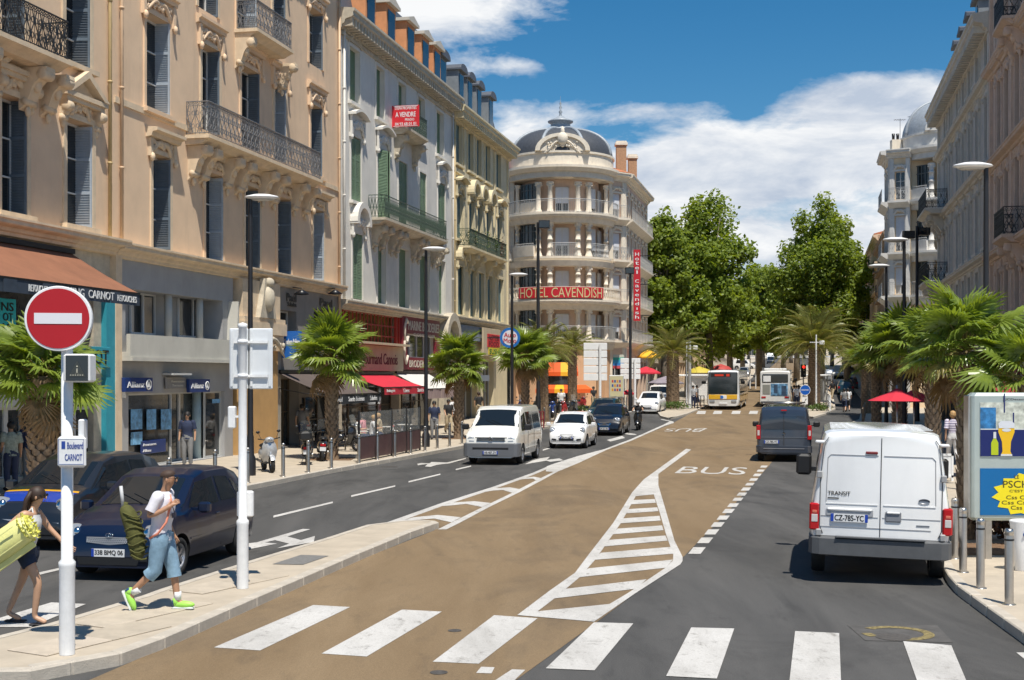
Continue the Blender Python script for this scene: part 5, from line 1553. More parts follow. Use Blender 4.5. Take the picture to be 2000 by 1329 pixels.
# ================================================================ VEGETATION
def leafmat(name,cols,rough=.45,tr=.4,scale=1.6,spec=.4):
    m=bpy.data.materials.new(name);m.use_nodes=True;t=m.node_tree;L=t.links.new;b=t.nodes['Principled BSDF']
    tc=nd(t,'ShaderNodeTexCoord');n=nd(t,'ShaderNodeTexNoise',inp={'Scale':scale,'Detail':5,'Roughness':.7});L(tc.outputs['Object'],n.inputs[0])
    r=nd(t,'ShaderNodeValToRGB');e=r.color_ramp.elements;e[0].position=.32;e[1].position=.68;e[0].color=(*cols[0],1);e[1].color=(*cols[1],1)
    L(n.outputs['Fac'],r.inputs[0]);L(r.outputs[0],b.inputs['Base Color']);b.inputs['Roughness'].default_value=rough;b.inputs['Specular IOR Level'].default_value=spec
    tl=nd(t,'ShaderNodeBsdfTranslucent');g=nd(t,'ShaderNodeMixRGB',blend_type='MULTIPLY',inp={0:1.0});L(r.outputs[0],g.inputs[1]);g.inputs[2].default_value=(1.6,1.5,.5,1);L(g.outputs[0],tl.inputs[0])
    mx=nd(t,'ShaderNodeMixShader',inp={0:tr});L(b.outputs[0],mx.inputs[1]);L(tl.outputs[0],mx.inputs[2]);L(mx.outputs[0],t.nodes['Material Output'].inputs[0])
    return m


LEAF=leafmat('plane_tree_leaf',((.105,.165,.025),(.28,.345,.055)),tr=.48)
LEAF2=leafmat('plane_tree_leaf_dark',((.09,.145,.024),(.22,.28,.048)),tr=.46)
PALMG=leafmat('fan_palm_leaf',((.12,.19,.025),(.27,.34,.06)),tr=.40,rough=.35,spec=.6)
PALMY=leafmat('yellowing_palm_leaf',((.22,.20,.05),(.36,.29,.10)),tr=.3)
PALMD=leafmat('dry_palm_leaf',((.20,.12,.05),(.30,.19,.09)),tr=.15)
DATEG=leafmat('date_palm_leaf',((.12,.14,.035),(.26,.26,.075)),tr=.3,rough=.4)
BARK=mat('plane_bark',(.19,.16,.12),.9,var=.4,scale=5,bump=.6,bscale=20)
PBARK=mat('palm_bark',(.21,.145,.09),.95,var=.4,scale=9,bump=.7,bscale=25)
PBARK2=mat('palm_boot',(.30,.215,.14),.95,var=.4,scale=9,bump=.7,bscale=25)
SHRUB=leafmat('shrub_leaf',((.03,.06,.015),(.08,.12,.03)),tr=.2)
REDSH=leafmat('reddish_leaf',((.05,.035,.02),(.16,.07,.04)),tr=.2)
GRASS=leafmat('ground_cover_leaf',((.05,.09,.02),(.12,.17,.04)),tr=.2)


def leaves(b,n,cx,rr,size,rnd,shell=.55,flat_=.0,mi=0):
    for _ in range(n):
        while True:
            d=Vector((rnd.gauss(0,1),rnd.gauss(0,1),rnd.gauss(0,1)))
            if d.length>.1:break
        d.normalize();q=shell+(1-shell)*rnd.random();p=Vector(cx)+Vector((d.x*rr[0]*q,d.y*rr[1]*q,d.z*rr[2]*q))
        nn=(d*.6+Vector((rnd.uniform(-1,1),rnd.uniform(-1,1),rnd.uniform(-.3,1.3)))).normalized()
        u=nn.orthogonal().normalized();v=nn.cross(u);a=rnd.uniform(0,2*PI);s=size*rnd.uniform(.6,1.3)
        U=(u*math.cos(a)+v*math.sin(a))*s;V=(-u*math.sin(a)+v*math.cos(a))*s
        b.add([p-U*.5,p+V*.38-nn*s*.08,p+U*.6,p-V*.38-nn*s*.08],[(0,1,2,3)],mi)


def broad_tree(name,label,base,H,crown,clumps,per,size,m,seed,trunk_r=.38,group=None,low=None):
    """crown = (dx, dy, zc, rx, ry, rz) relative to base"""
    rnd=random.Random(seed);t=thing(name,label,'tree',base,0,group)
    dx,dy,zc,rx,ry,rz=crown
    tb=MB();hz_=zc-rz*.55
    tb.tube([(0,0,-.1),(.05,0,hz_*.5),(dx*.3,0,hz_),(dx*.6,0,zc)],[trunk_r*1.25,trunk_r,trunk_r*.8,trunk_r*.4],9)
    lb=MB();cl=[]
    for i in range(clumps):
        while True:
            p=Vector((rnd.uniform(-1,1),rnd.uniform(-1,1),rnd.uniform(-1,1)))
            if p.length<1:break
        p=p*(.35+.65*rnd.random() ** .4)/max(p.length,.35)*p.length if rnd.random()<.3 else p.normalized()*rnd.uniform(.55,.92)
        if p.z<-.6 and rnd.random()<.5:p.z *=-.5
        w=1-.30*max(0,p.z)  # narrower towards the top
        c=Vector((dx+p.x*rx*w,dy+p.y*ry*w,zc+p.z*rz));cl.append(c)
        r=rnd.uniform(.7,1.35)*(rx+rz)/2*.22
        leaves(lb,per,c,(r*1.1,r*1.1,r*(1.35 if p.z>.4 else .85)),size,rnd,.35)
    o=tb.build('trunk',BARK,t)
    for c in cl[::4]:
        s=Vector((dx*.4,0,rnd.uniform(hz_*.9,zc)));MB().tube([s,s.lerp(c,.5)+Vector((0,0,.3)),c],[trunk_r*.35,trunk_r*.22,.03],6).build('limb',BARK,t)
    lb.build('crown',m,t)
    return t


def tree_px(label,px,D,y0,y1,halfw,seed,clumps=46,per=210,size=.34,m=LEAF,base=None,group='plane trees along the boulevard'):
    """crown spans y0 (top) .. y1 (bottom) and +-halfw pixels at depth D"""
    zt,zb=P(px,y0,D).z,P(px,y1,D).z;x=P(px,0,D).x;g=gz(D);r=halfw/2500*D
    return broad_tree('plane_tree',label,(x,D,g),zt-g,(0,0,(zt+zb)/2-g,r,r,(zt-zb)/2),clumps,per,size,m,seed,group=group)


tree_px('bushy plane tree closest to the hotel wing, left of the tallest crown',1298,118,408,690,54,11,56,220,.38)
tree_px('tallest broad plane tree in the middle of the left group',1385,127,386,716,92,12,112,250,.38)
tree_px('low plane tree hanging over the bus stop beside the yellow bus',1345,121,545,705,62,13,44,220,.36)
tree_px('smaller plane tree filling the gap between the two tall crowns',1482,160,508,700,66,14,50,210,.42,LEAF)
tree_px('tall plane tree on the right side of the boulevard',1603,138,384,690,92,15,100,240,.38)
tree_px('lower plane tree behind the tall right hand one',1655,150,500,690,52,16,36,190,.42,LEAF2)
tree_px('plane tree behind the white bus, under the right hand crown',1556,172,520,690,60,17,44,190,.45,LEAF)
tree_px('dark plane tree under the tallest crown at left',1425,150,560,712,70,18,44,200,.42,LEAF)
tree_px('plane tree behind the blue sign at the foot of the right hand crown',1530,195,590,700,54,19,36,170,.48,LEAF)
for i,(px,D,a,c_,w) in enumerate(((1450,205,600,700,42),(1490,250,610,695,34),(1585,215,590,690,40),(1545,290,640,700,30),(1400,230,620,700,40),(1625,255,610,690,36),(1515,340,655,702,30),(1570,345,650,698,26),(1462,330,645,702,30))):
    tree_px(['far tree left of the ochre lane, first behind the big crowns','far tree at the left kerb halfway up the hill','far tree right of the lane above the date palm','far tree near the hilltop over the white vans','far tree behind the yellow bus roof','far tree behind the date palm on the right','hilltop tree in the centre of the view','hilltop tree right of the centre','hilltop tree left of the centre'][i],px,D,a,c_,w,30+i,20,130,.5,LEAF2)


def fan_frond(seed,fr=.62,pet=.7,nleaf=26,droop=.25,dry=False):
    """palmate leaf: petiole along +x from the origin, fan of folded leaflets"""
    rnd=random.Random(seed);b=MB()
    b.tube([(0,0,0),(pet*.5,0,.04),(pet,0,-.0)],[.022,.014,.010],5,mi=1)
    for i in range(nleaf):
        a=math.radians(-128+256*i/(nleaf-1));l=fr*(1-.22*(abs(a)/2.3) ** 2)*rnd.uniform(.92,1.06)
        w=fr*.062;ca,sa=math.cos(a),math.sin(a)
        pts=[]
        for t in (0,.3,.62,.85,1.0):
            d=droop*fr*(t ** 2.6)*rnd.uniform(.7,1.5);cup=.13*fr*t*abs(sa)
            pts.append((Vector((pet+ca*l*t,sa*l*t,cup-d)),w*(.25,1.0,.9,.45,.06)[(0,.3,.62,.85,1.0).index(t)]))
        n=Vector((-sa,ca,0));v=[]
        for p,ww in pts:v+=[p-n*ww,p+Vector((0,0,ww*.7)),p+n*ww]
        b.add(v,[(k*3+j,k*3+j+1,k*3+j+4,k*3+j+3) for k in range(4) for j in range(2)],0,False)
    return b


FR=[fan_frond(s,droop=dd,fr=f) for s,dd,f in ((1,.22,.62),(2,.35,.66),(3,.5,.6),(4,.28,.7))]
FRM=[f.mesh('frond',[PALMG,PALMY]) for f in FR]
FRY=FR[1].mesh('frond',[PALMY,PALMY]);FRD=FR[2].mesh('frond',[PALMD,PALMD])
PET=FRM


def fan_palm(label,base,th,R_,seed,tr=.17,nf=38,k=1.0,group='fan palms along the pavements'):
    rnd=random.Random(seed);t=thing('fan_palm',label,'palm tree',base,0,group)
    b=MB();n=14
    pr=[(tr*(1.35 if i==0 else 1.0+.12*math.sin(i*1.9)),th*i/n) for i in range(n+1)]+[(tr*.5,th+.12)]
    b.lathe(pr,12);b.build('trunk',PBARK,t)
    bb=MB();rows=int(th/.13)
    for r_ in range(rows):
        for j in range(7):
            a=(j+(.5 if r_%2 else 0))*2*PI/7+rnd.uniform(-.1,.1);z=r_*.13+.03
            T=Matrix.Translation((0,0,z)) @ Matrix.Rotation(a,4,'Z');w=tr*.42
            bb.add([(tr*.92,-w,0),(tr*.92,w,0),(tr*1.02,w*.8,.12),(tr*1.38,0,.20),(tr*1.02,-w*.8,.12),(tr*1.15,0,.02)],[(0,5,3,4),(5,1,2,3),(4,3,2)],0,False,T)
    o=bb.build('leaf_bases',PBARK2,t);o['kind']='stuff'
    s=R_/1.35
    for i in range(nf):
        q=i/nf;el=math.radians(84-118*q ** .9);az=i*2.39996+rnd.uniform(-.25,.25)
        me=FRM[rnd.randrange(4)]
        if q>.80 and rnd.random()<.5:me=FRY
        if q>.88 and rnd.random()<.6:me=FRD;el -= .5
        put('frond',me,t,(0,0,th+.05+.12*(1-q)),(rnd.uniform(-.5,.5),-el,az),s*rnd.uniform(.72,1.2)*k)
    return t


def at(px,D,h=KH):x=(px-1000)/2500*D;return (x,D,gz(D)+h)


fan_palm('stout fan palm behind the no entry sign at left',at(84,29),2.75,1.5,1,tr=.28,nf=40)
fan_palm('fan palm beside the parked scooters in front of the dark awning',at(648,44.3),3.35,1.6,2,tr=.19,nf=42)
fan_palm('fan palm in front of the arched stone doorway',at(896,59),3.2,1.6,3,tr=.2,nf=40)
fan_palm('fan palm standing between the street lamp and the minibus',at(1026,70),3.6,1.75,4,tr=.2,nf=40)
fan_palm('fan palm in front of the red parasol at right',at(1757,50),3.75,1.75,5,tr=.24,nf=44)
fan_palm('large fan palm behind the advertising panel',at(1886,22.6),3.2,1.22,6,tr=.13,nf=38)
fan_palm('fan palm at the right edge above the advertising panel',at(2005,21.5),2.7,1.1,7,tr=.13,nf=28)
fan_palm('fan palm between the red parasol and the large one',at(1822,34),3.35,1.35,8,tr=.17,nf=32)
fan_palm('smaller fan palm left of the red parasol',at(1712,56),3.5,1.3,9,tr=.18,nf=32)


def date_frond(seed,L=2.6,n=34):
    rnd=random.Random(seed);b=MB();ax=[]
    for i in range(12):
        t=i/11;ax.append(Vector((L*(t-.12*t*t*t),0,L*(.10*t-.42*t*t*t))))
    b.tube(ax,[.035*(1-.85*i/11) for i in range(12)],5,mi=1)
    for i in range(n):
        t=.12+.88*i/n;f=t*11;k=min(10,int(f));p=ax[k].lerp(ax[k+1],f-k);d=(ax[k+1]-ax[k]).normalized()
        ll=L*.20*math.sin(PI*min(1,t*.95+.12)) ** .6*rnd.uniform(.85,1.1)
        for s in (-1,1):
            o=(Vector((0,s,0))*.8+d*.65+Vector((0,0,.25-.3*rnd.random()))).normalized();e=p+o*ll-Vector((0,0,.18*ll));m_=p+o*ll*.5
            w=d*.022+Vector((0,0,.012))
            b.add([p-w*.4,m_-w,e,m_+w,p+w*.4],[(0,1,2,3,4)])
    return b


DFM=[date_frond(s,L).mesh('frond',[DATEG,PALMY]) for s,L in ((1,2.5),(2,2.7),(3,2.35))]


def date_palm(label,base,th,R_,seed,tr=.28,nf=46):
    rnd=random.Random(seed);t=thing('date_palm',label,'palm tree',base,0,'date palms on the islands')
    b=MB();n=16;pr=[(tr*(1.2-.2*i/n+.07*(i%2)),th*i/n) for i in range(n+1)]+[(tr*1.35,th+.2),(tr*.5,th+.5)]
    b.lathe(pr,12);b.build('trunk',PBARK,t)
    bb=MB();rows=int(th/.16)
    for r_ in range(rows):
        for j in range(8):
            a=(j+(.5 if r_%2 else 0))*2*PI/8;T=Matrix.Translation((0,0,r_*.16)) @ Matrix.Rotation(a,4,'Z');w=tr*.36
            bb.add([(tr*.95,-w,0),(tr*.95,w,0),(tr*1.0,w,.13),(tr*1.3,0,.16),(tr*1.0,-w,.13)],[(0,1,2,3,4)],0,False,T)
    bb.build('leaf_bases',PBARK2,t)['kind']='stuff'
    for i in range(nf):
        q=i/nf;el=math.radians(80-100*q ** .75);az=i*2.39996+rnd.uniform(-.2,.2)
        put('frond',DFM[i%3],t,(0,0,th+.25),(rnd.uniform(-.4,.4),-el,az),R_/2.4*rnd.uniform(.88,1.1))
    return t


date_palm('date palm on the left pavement just right of the tall dark mast',at(1060,76),4.0,2.3,1,tr=.3)
date_palm('date palm in front of the orange awning of the hotel corner',at(1118,88),4.2,2.2,2,tr=.28,nf=34)
date_palm('date palm on the nose of the median island left of the yellow bus',at(1314,97.5),4.0,2.9,3,tr=.42,nf=40)
date_palm('large date palm on the right island beside the blue round sign',at(1590,98.5),4.6,4.0,4,tr=.40,nf=60)
date_palm('date palm behind the fan palms on the right side street',at(1692,88),3.3,2.6,5,tr=.3)
date_palm('farther date palm between the lamp posts at right',at(1742,100),4.4,3.0,6,tr=.3)


def shrub(name,label,base,r,h,m,seed,n=260,size=.12,cat='shrub',group=None):
    rnd=random.Random(seed);t=thing(name,label,cat,base,0,group);b=MB()
    for i in range(9):
        leaves(b,n // 9,(rnd.uniform(-r,r)*.6,rnd.uniform(-r,r)*.5,h*rnd.uniform(.3,.7)),(r*.55,r*.5,h*.4),size,rnd,.3)
    b.build('foliage',m,t);sb=MB()
    for i in range(4):sb.tube([(0,0,0),(rnd.uniform(-r,r)*.5,rnd.uniform(-r,r)*.5,h*.7)],.015,4)
    sb.build('stem',BARK,t)
    return t


shrub('shrub','low green shrub at the foot of the median date palm',(P(1322,0,95).x,95,gz(95)+KH),1.3,.65,GRASS,1,420,.16)
shrub('shrub','low green shrub at the foot of the right island date palm',(P(1597,0,93).x,93,gz(93)+KH),1.1,.6,GRASS,2,360,.16)
shrub('shrub','reddish leafy shrub under the advertising panel left half',at(1922,22.5),.75,.62,REDSH,3,420,.10)
shrub('shrub','dark green shrub around the foot of the large fan palm',at(1880,23.5),.55,.55,SHRUB,4,320,.10)
shrub('shrub','reddish shrub behind the white litter bin',at(1975,22.2),.6,.6,REDSH,5,320,.10)
shrub('shrub','low hedge patch in front of the hotel terrace',at(1150,90),1.6,.5,GRASS,6,360,.15)
# soil strips the palms stand in
for q in [[(1850,1085),(2060,1085),(2060,1062),(1850,1062)]]:
    b=MB();g=[G(x,y,KH) for x,y in q];g=g if sum(a.x*c.y-c.x*a.y for a,c in zip(g,g[1:]+g[:1]))>0 else g[::-1]
    b.add([(p.x,p.y,KH+.012) for p in g],[(0,1,2,3)]);b.build('planting_soil',DIRT,rw)
for px,D in ((648,44.3),(896,59),(84,29),(1118,88),(1060,76),(1026,70)):
    x,y,z=at(px,D);z+=.006;MB().box(x-.75,x+.75,y-.75,y+.75,z-.05,z+.008).build('planting_soil',DIRT,lw)
# plants on balconies
def potplant(label,p,r,h,m,seed):
    return shrub('potted_plant',label,p,r,h,m,seed,240,.10,'plant')
FB3=Matrix.Translation(LO) @ Matrix.Rotation(math.atan2(LD.y,LD.x),4,'Z')
for i,(x,lab,m) in enumerate(((bx0+1.2,'bushy green plant at the left end of the sand building balcony',SHRUB),(bx0+4.5,'trailing green plant in the middle of the sand building balcony',GRASS),(bx1-1.6,'orange flowering plant at the right end of the sand building balcony',REDSH),(bx1-3.2,'tall green plant near the right end of the sand building balcony',SHRUB))):
    potplant(lab,FB3 @ Vector((x,-.5,zb3-.43)),.55,1.5 if i else 1.2,m,20+i)
# ================================================================ STREET FURNITURE
def lamp(label,px,D,h=8.0,arm=-.3,head=WPOLE,grp='street lamps with flat oval heads',side=-1,z0=KH):
    x,y,z=at(px,D,z0);t=thing('street_lamp',label,'street lamp',(x,y,z),0,grp)
    b=MB();b.lathe([(.16,0),(.16,.5),(.11,.6),(.10,1.1),(.085,1.2),(.06,h)],10);b.build('post',DARKP,t)
    b=MB();b.lathe([(.001,-.02),(.35,-.01),(.50,.035),(.46,.07),(.25,.12),(.001,.135)],24,sx=1.0,sy=.62,M=Matrix.Translation((side*.33,0,h)));b.build('lamp_head',head,t)
    b=MB();b.lathe([(.001,-.05),(.3,-.045),(.33,-.015)],20,sx=1,sy=.6,M=Matrix.Translation((side*.35,0,h)));b.build('diffuser',flat('lamp_diffuser',(.45,.45,.43),.3),t)
    return t


lamp('nearest left street lamp, between the insurance shop and the scooters',489,37,side=1)
lamp('street lamp in front of the maroon embroidery shop',832,52,side=1)
lamp('street lamp standing by the round blue sign at the end of the left row',1000,66,side=1)
lamp('nearest right street lamp, against the brown pink building',1926,31.5)
lamp('street lamp in front of the domed building',1766,48.5)
lamp('farthest right street lamp, left of the domed building',1731,60)


def mast(label,px,D,h,fl=()):
    x,y,z=at(px,D);t=thing('lighting_mast',label,'mast',(x,y,z),0,'tall dark lighting masts');b=MB();b.lathe([(.16,0),(.15,1.5),(.11,1.6),(.085,h)],10);b.build('post',DARKP,t)
    for sx,dz in fl:
        o=MB().box(sx-.32,sx+.32,-.22,.22,h+dz-.45,h+dz).build('floodlight',DARKP,t);MB().box(sx-.28,sx+.28,-.235,-.222,h+dz-.4,h+dz-.05).build('lens',GLASS,o)
    return t


mast('tall dark mast with one square floodlight in front of the hotel',1051,74,11.6,[(.35,.1)])
mast('tall dark mast beside the vertical red hotel sign',1231,92,10.2,[(-.05,.1)])
mast('tall dark mast with twin floodlights before the domed building',1791,76,11.6,[(-.5,-.3),(.4,-.1)])


def bollard_mesh():
    b=MB();b.lathe([(.055,0),(.055,.86),(.052,.88),(.056,.885),(.056,.93),(.045,.95),(.001,.955)],16);return b.mesh('post',STEEL)


BOL=bollard_mesh();COLLAR=MB().lathe([(.058,.80),(.060,.805),(.060,.82),(.058,.825)],16).mesh('collar',BLACK)


BPL=MB().cyl((0,0,-.004),.085,.012,16).mesh('base_plate',STEEL)


def bollard(label,px,by,D=None,h=KH,grp='steel bollards on the left kerb'):
    p=G(px,by,h) if D is None else Vector(at(px,D));t=thing('bollard',label,'bollard',(p.x,p.y,gz(p.y)+h),0,grp);t.scale=(1,1,R.uniform(.99,1.01))
    put('post',BOL,t);put('collar',COLLAR,t);put('base_plate',BPL,t)
    return t


LB=[(420,950,'steel bollard in front of the insurance shop door'),(330,972,'steel bollard left of the insurance shop door, behind the dark blue car'),(484,943,'steel bollard hidden beside the double white panel post'),(553,931,'steel bollard just right of the silver scooter'),
      (602,923,'steel bollard in front of the dark maxi scooter'),(647,915,'steel bollard in front of the second palm trunk'),(701,905,'steel bollard at the left end of the terrace screen'),(737,898,'steel bollard before the second glass panel of the terrace'),
      (771,892,'steel bollard before the fourth glass panel of the terrace'),(802,886,'steel bollard near the right end of the terrace screen'),(830,881,'steel bollard at the foot of the second street lamp'),(854,876,'steel bollard left of the palm by the stone doorway'),
      (878,872,'steel bollard just in front of the palm by the stone doorway'),(902,867,'steel bollard right behind the minibus nose')]
for px,by,l in LB:bollard(l,px,by)
for i,(px,by) in enumerate(((1053,833),(1063,829),(1074,826),(1084,823),(1095,820))):bollard(['first','second','third','fourth','fifth'][i]+' of the tight row of bollards behind the minibus roof',px,by,grp='bollards between the motorcycles and the road')
for i,(px,by) in enumerate(((1112,812),(1126,811),(1206,803),(1212,802),(1218,801),(1224,800),(1230,799),(1236,798))):bollard(['bollard left of the second date palm','bollard right of the second date palm','first bollard under the poster case','second bollard under the poster case','third bollard right of the poster case','fourth bollard right of the poster case','fifth bollard right of the poster case','last bollard at the bend of the left kerb'][i],px,by,grp='bollards between the motorcycles and the road')
for px,by,l in ((1865,1091,'steel bollard half hidden behind the white van'),(1881,1118,'steel bollard between the white van and the advertising panel'),(1915,1149,'steel bollard under the left part of the advertising panel'),(1971,1181,'nearest steel bollard in front of the white litter bin')):
    bollard(l,px,by,grp='steel bollards on the right pavement')
# clear terrace enclosure


def banded_post(label,px,by,height):
    pass


# --- no entry sign post
p=G(131,1278,KH);t=thing('no_entry_sign','round red no entry sign on a thick white pole at left','road sign',(p.x,p.y,KH),.0);t.scale=(.963,)*3
s=1/182.
b=MB();b.lathe([(.082,0),(.082,.92),(.088,.95),(.088,.99),(.062,1.02),(.06,3.42),(.04,3.44),(.001,3.45)],20);b.build('pole',WPOLE,t)
zc_=(1278-628)*s+.02;rr=63*s
T=Matrix.Translation((-.045,-.12,zc_)) @ Matrix.Rotation(.16,4,'Z') @ Matrix.Rotation(PI/2,4,'X')
o=MB().lathe([(.001,-.05),(rr*.99,-.05),(rr,-.045),(rr,.03),(rr*.98,.04),(.001,.04)],48,0,T,smooth=False).build('disc',WHITE,t)
MB().lathe([(.001,.046),(rr*.92,.046),(rr*.92,.041)],48,0,T,smooth=False).build('red_face',mat('sign_red',(.42,.006,.012),.45,var=.04),o)
MB().box(-rr*.70,rr*.70,-rr*.165,rr*.165,.047,.051,0,T).build('white_bar',flat('sign_white',(.72,.70,.72),.5),o)
# pedestrian warning box lamp
bx=MB();bx.bbox(.03,.315,-.22,.0,zc_-rr-.33,zc_-rr-.03,.02);bo=bx.build('warning_box',WPOLE,t)
MB().box(.065,.30,-.235,-.221,zc_-rr-.315,zc_-rr-.045).build('display',flat('display_glass',(.02,.03,.035),.15),bo)
b=MB();zq_=zc_-rr-.27
b.prism([(.10,zq_),(.275,zq_),(.1875,zq_+.17)],-.238,-.236);b.build('warning_triangle',flat('dim_triangle',(.045,.05,.045),.4),bo)
b=MB()
for i in range(6):b.box(.115+i*.025,.128+i*.025,-.241,-.2385,zq_+.01,zq_+.022)
b.box(.18,.195,-.241,-.2385,zq_+.04,zq_+.09);b.sph((.188,-.2395,zq_+.105),.011,6);b.prism([(.18,zq_+.04),(.165,zq_+.02),(.19,zq_+.045)],-.241,-.2385);b.prism([(.195,zq_+.04),(.21,zq_+.02),(.186,zq_+.045)],-.241,-.2385)
b.build('pictogram',flat('pictogram',(.4,.38,.3),.4),bo)
MB().bbox(.15,.21,-.1,.04,2.2,2.52,.012).build('junction_box',WPOLE,t);MB().box(.05,.16,-.04,.0,2.3,2.34).build('bracket',WPOLE,t)
# street name plate
o=MB().bbox(-.055,.245,-.155,-.09,2.01,2.34,.025).build('street_plate',WPOLE,t)
b=MB();text(b,'Boulevard',.055,.225,2.21,2.28,-.158,thick=0);text(b,'CARNOT',.03,.215,2.085,2.155,-.158,thick=0);b.box(-.005,.035,-.158,-.156,2.21,2.29)
for q in ((-.035,.228,2.045,2.048),(-.035,.228,2.315,2.318)):b.box(q[0],q[1],-.158,-.156,q[2],q[3])
for q in (-.038,.228):b.box(q,q+.003,-.158,-.156,2.045,2.318)
b.build('lettering',TXB,o)
# --- second white post with two sign backs
p=G(474,1149,KH);t=thing('white_sign_post','white post carrying two sign panels seen from the back on the island','sign post',(p.x,p.y,KH),0);t.scale=(.962,)*3
s=1/138.
b=MB();b.lathe([(.082,0),(.082,.88),(.088,.91),(.086,.95),(.06,.98),(.058,3.66),(.066,3.67),(.066,3.72),(.001,3.74)],20);b.build('pole',WPOLE,t)
for x0,x1,lab in ((-.21,.055,'left'),(.07,.40,'right')):
    pb=MB();pb.bbox(x0,x1,.10,.14,2.80,3.66,.012);pb.box(x0+.02,x0+.05,.085,.10,2.84,3.62);pb.box(x1-.05,x1-.02,.085,.10,2.84,3.62);pb.build('sign_panel',mat('sign_back_white',(.66,.68,.69),.5,var=.06,scale=3),t)
for z in (2.97,3.45):
    b=MB();b.box(-.14,.34,.06,.085,z,z+.035);b.cyl((0,0,z-.01),.072,.055,14);b.build('clamp',WPOLE,t)
MB().bbox(-.20,-.10,-.06,.08,2.25,2.56,.015).build('signal_box',WPOLE,t);MB().box(-.1,-.03,-.015,.015,2.40,2.43).build('bracket',WPOLE,t)
MB().bbox(-.10,.13,.07,.17,.99,1.36,.02).build('control_box',WPOLE,t)
# --- advertising panel at right
x,y,z=at(1897,20.0);AW=1.30;t=thing('advertising_panel','double poster advertising panel with beer glass and yellow starburst at right','billboard',(x,y,z),-.04)
ALU=mat('pale_green_aluminium',(.46,.52,.49),.35,var=.05,metal=.4)
z0,z1=.74-KH,2.74-KH
b=MB();b.bbox(0,AW,0,.30,z0,z1,.05);cas=b.build('case',ALU,t)
MB().bbox(-.035,.0,.02,.28,z0+.04,z1-.04,.012).build('side_rail',STEEL,t)
for xx in (.25,1.0):MB().box(xx,xx+.1,.1,.2,-.02,z0).build('leg',STEEL,t)
PN=flat('poster_navy',(.006,.014,.11),.35);PB=flat('poster_blue_face',(.0,.12,.33),.35);PW=flat('poster_white',(.6,.62,.62),.35);PYL=flat('poster_yellow',(.80,.66,.01),.4)
PSAND=mat('poster_sand',(.50,.52,.45),.4,var=.5,scale=9);PSEA=mat('poster_sea',(.03,.16,.36),.4,var=.6,scale=10)
ux0,ux1=.135,AW-.10
up=MB().box(ux0,ux1,-.012,-.001,1.0+.62,2.46).build('upper_poster',PSAND,t)
MB().box(ux0,ux1,-.016,-.0125,1.62,2.04).build('navy_band',PN,up);MB().box(ux0,ux1,-.018,-.0165,2.035,2.05).build('divider',PW,up)
MB().box(ux0,ux0+.24,-.016,-.0125,2.05,2.38).build('sea_patch',PSEA,up)
for i,(xx,zz,w) in enumerate(((.5,2.1,.2),(.68,2.2,.12),(.36,2.3,.3))):MB().box(ux0+xx,ux0+xx+.02,-.016,-.0125,zz,zz+w).build('parasol_pole',PN,up)
# beer glass and bottle as flat print
b=MB();cx=ux0+.40
b.prism([(cx-.085,1.64),(cx+.085,1.64),(cx+.06,1.70),(cx+.07,1.85),(cx+.125,2.0),(cx+.12,2.09),(cx-.12,2.09),(cx-.125,2.0),(cx-.07,1.85),(cx-.06,1.70)],-.021,-.0185);gl=b.build('beer_glass',flat('print_amber',(.75,.45,.01),.4),up)
MB().prism([(cx-.12,2.06),(cx+.12,2.06),(cx+.125,2.13),(cx+.08,2.17),(cx-.08,2.17),(cx-.125,2.13)],-.024,-.0215).build('beer_foam',flat('print_foam',(.62,.64,.68),.4),gl)
MB().prism([(cx-.09,1.625),(cx+.09,1.625),(cx+.085,1.655),(cx-.085,1.655)],-.024,-.0215).build('glass_foot',PW,gl)
MB().prism([(cx+.07*math.cos(a),2.03+.028*math.sin(a)) for a in [k*PI/6 for k in range(12)]],-.024,-.0215).build('glass_badge',PW,gl)
cx -= .18
MB().prism([(cx-.055,1.64),(cx+.055,1.64),(cx+.055,1.83),(cx+.02,1.9),(cx+.018,1.99),(cx-.018,1.99),(cx-.02,1.9),(cx-.055,1.83)],-.021,-.0185).build('beer_bottle',flat('print_lime',(.42,.50,.01),.4),up)
MB().prism([(cx-.022,1.9),(cx+.022,1.9),(cx+.02,2.0),(cx-.02,2.0)],-.024,-.0215).build('bottle_neck',PW,up)
lo=MB().box(ux0,ux1,-.012,-.001,.70,1.43).build('lower_poster',PB,t)
cx,cz=ux0+.80,1.02;pts=[]
for i in range(28):a=i*PI/14+.11;q=.50 if i%2 else .60;pts.append((min(cx+q*1.05*math.cos(a),ux1),max(.705,min(1.425,cz+q*.60*math.sin(a)))))
MB().prism(pts,-.018,-.0125).build('starburst',PYL,lo)
b=MB();
for s_,a0,a1,c0,c1 in (('LE',.66,.73,1.27,1.33),('PSCHITT',.48,1.14,1.13,1.24),("C'EST TOUT",.58,1.06,1.06,1.10),('Css Css Css',.53,1.12,.95,1.01),('Css Css Css',.46,1.12,.87,.93),('Css Css',.60,1.0,.79,.85)):text(b,s_,a0,a1,c0,c1,-.0195,thick=0)
b.build('lettering',flat('print_brown',(.10,.08,.01),.5),lo)
b=MB();text(b,'JCDecaux',.52,.84,z1-.125,z1-.085,-.003,thick=0);b.build('lettering',BLACK,cas)
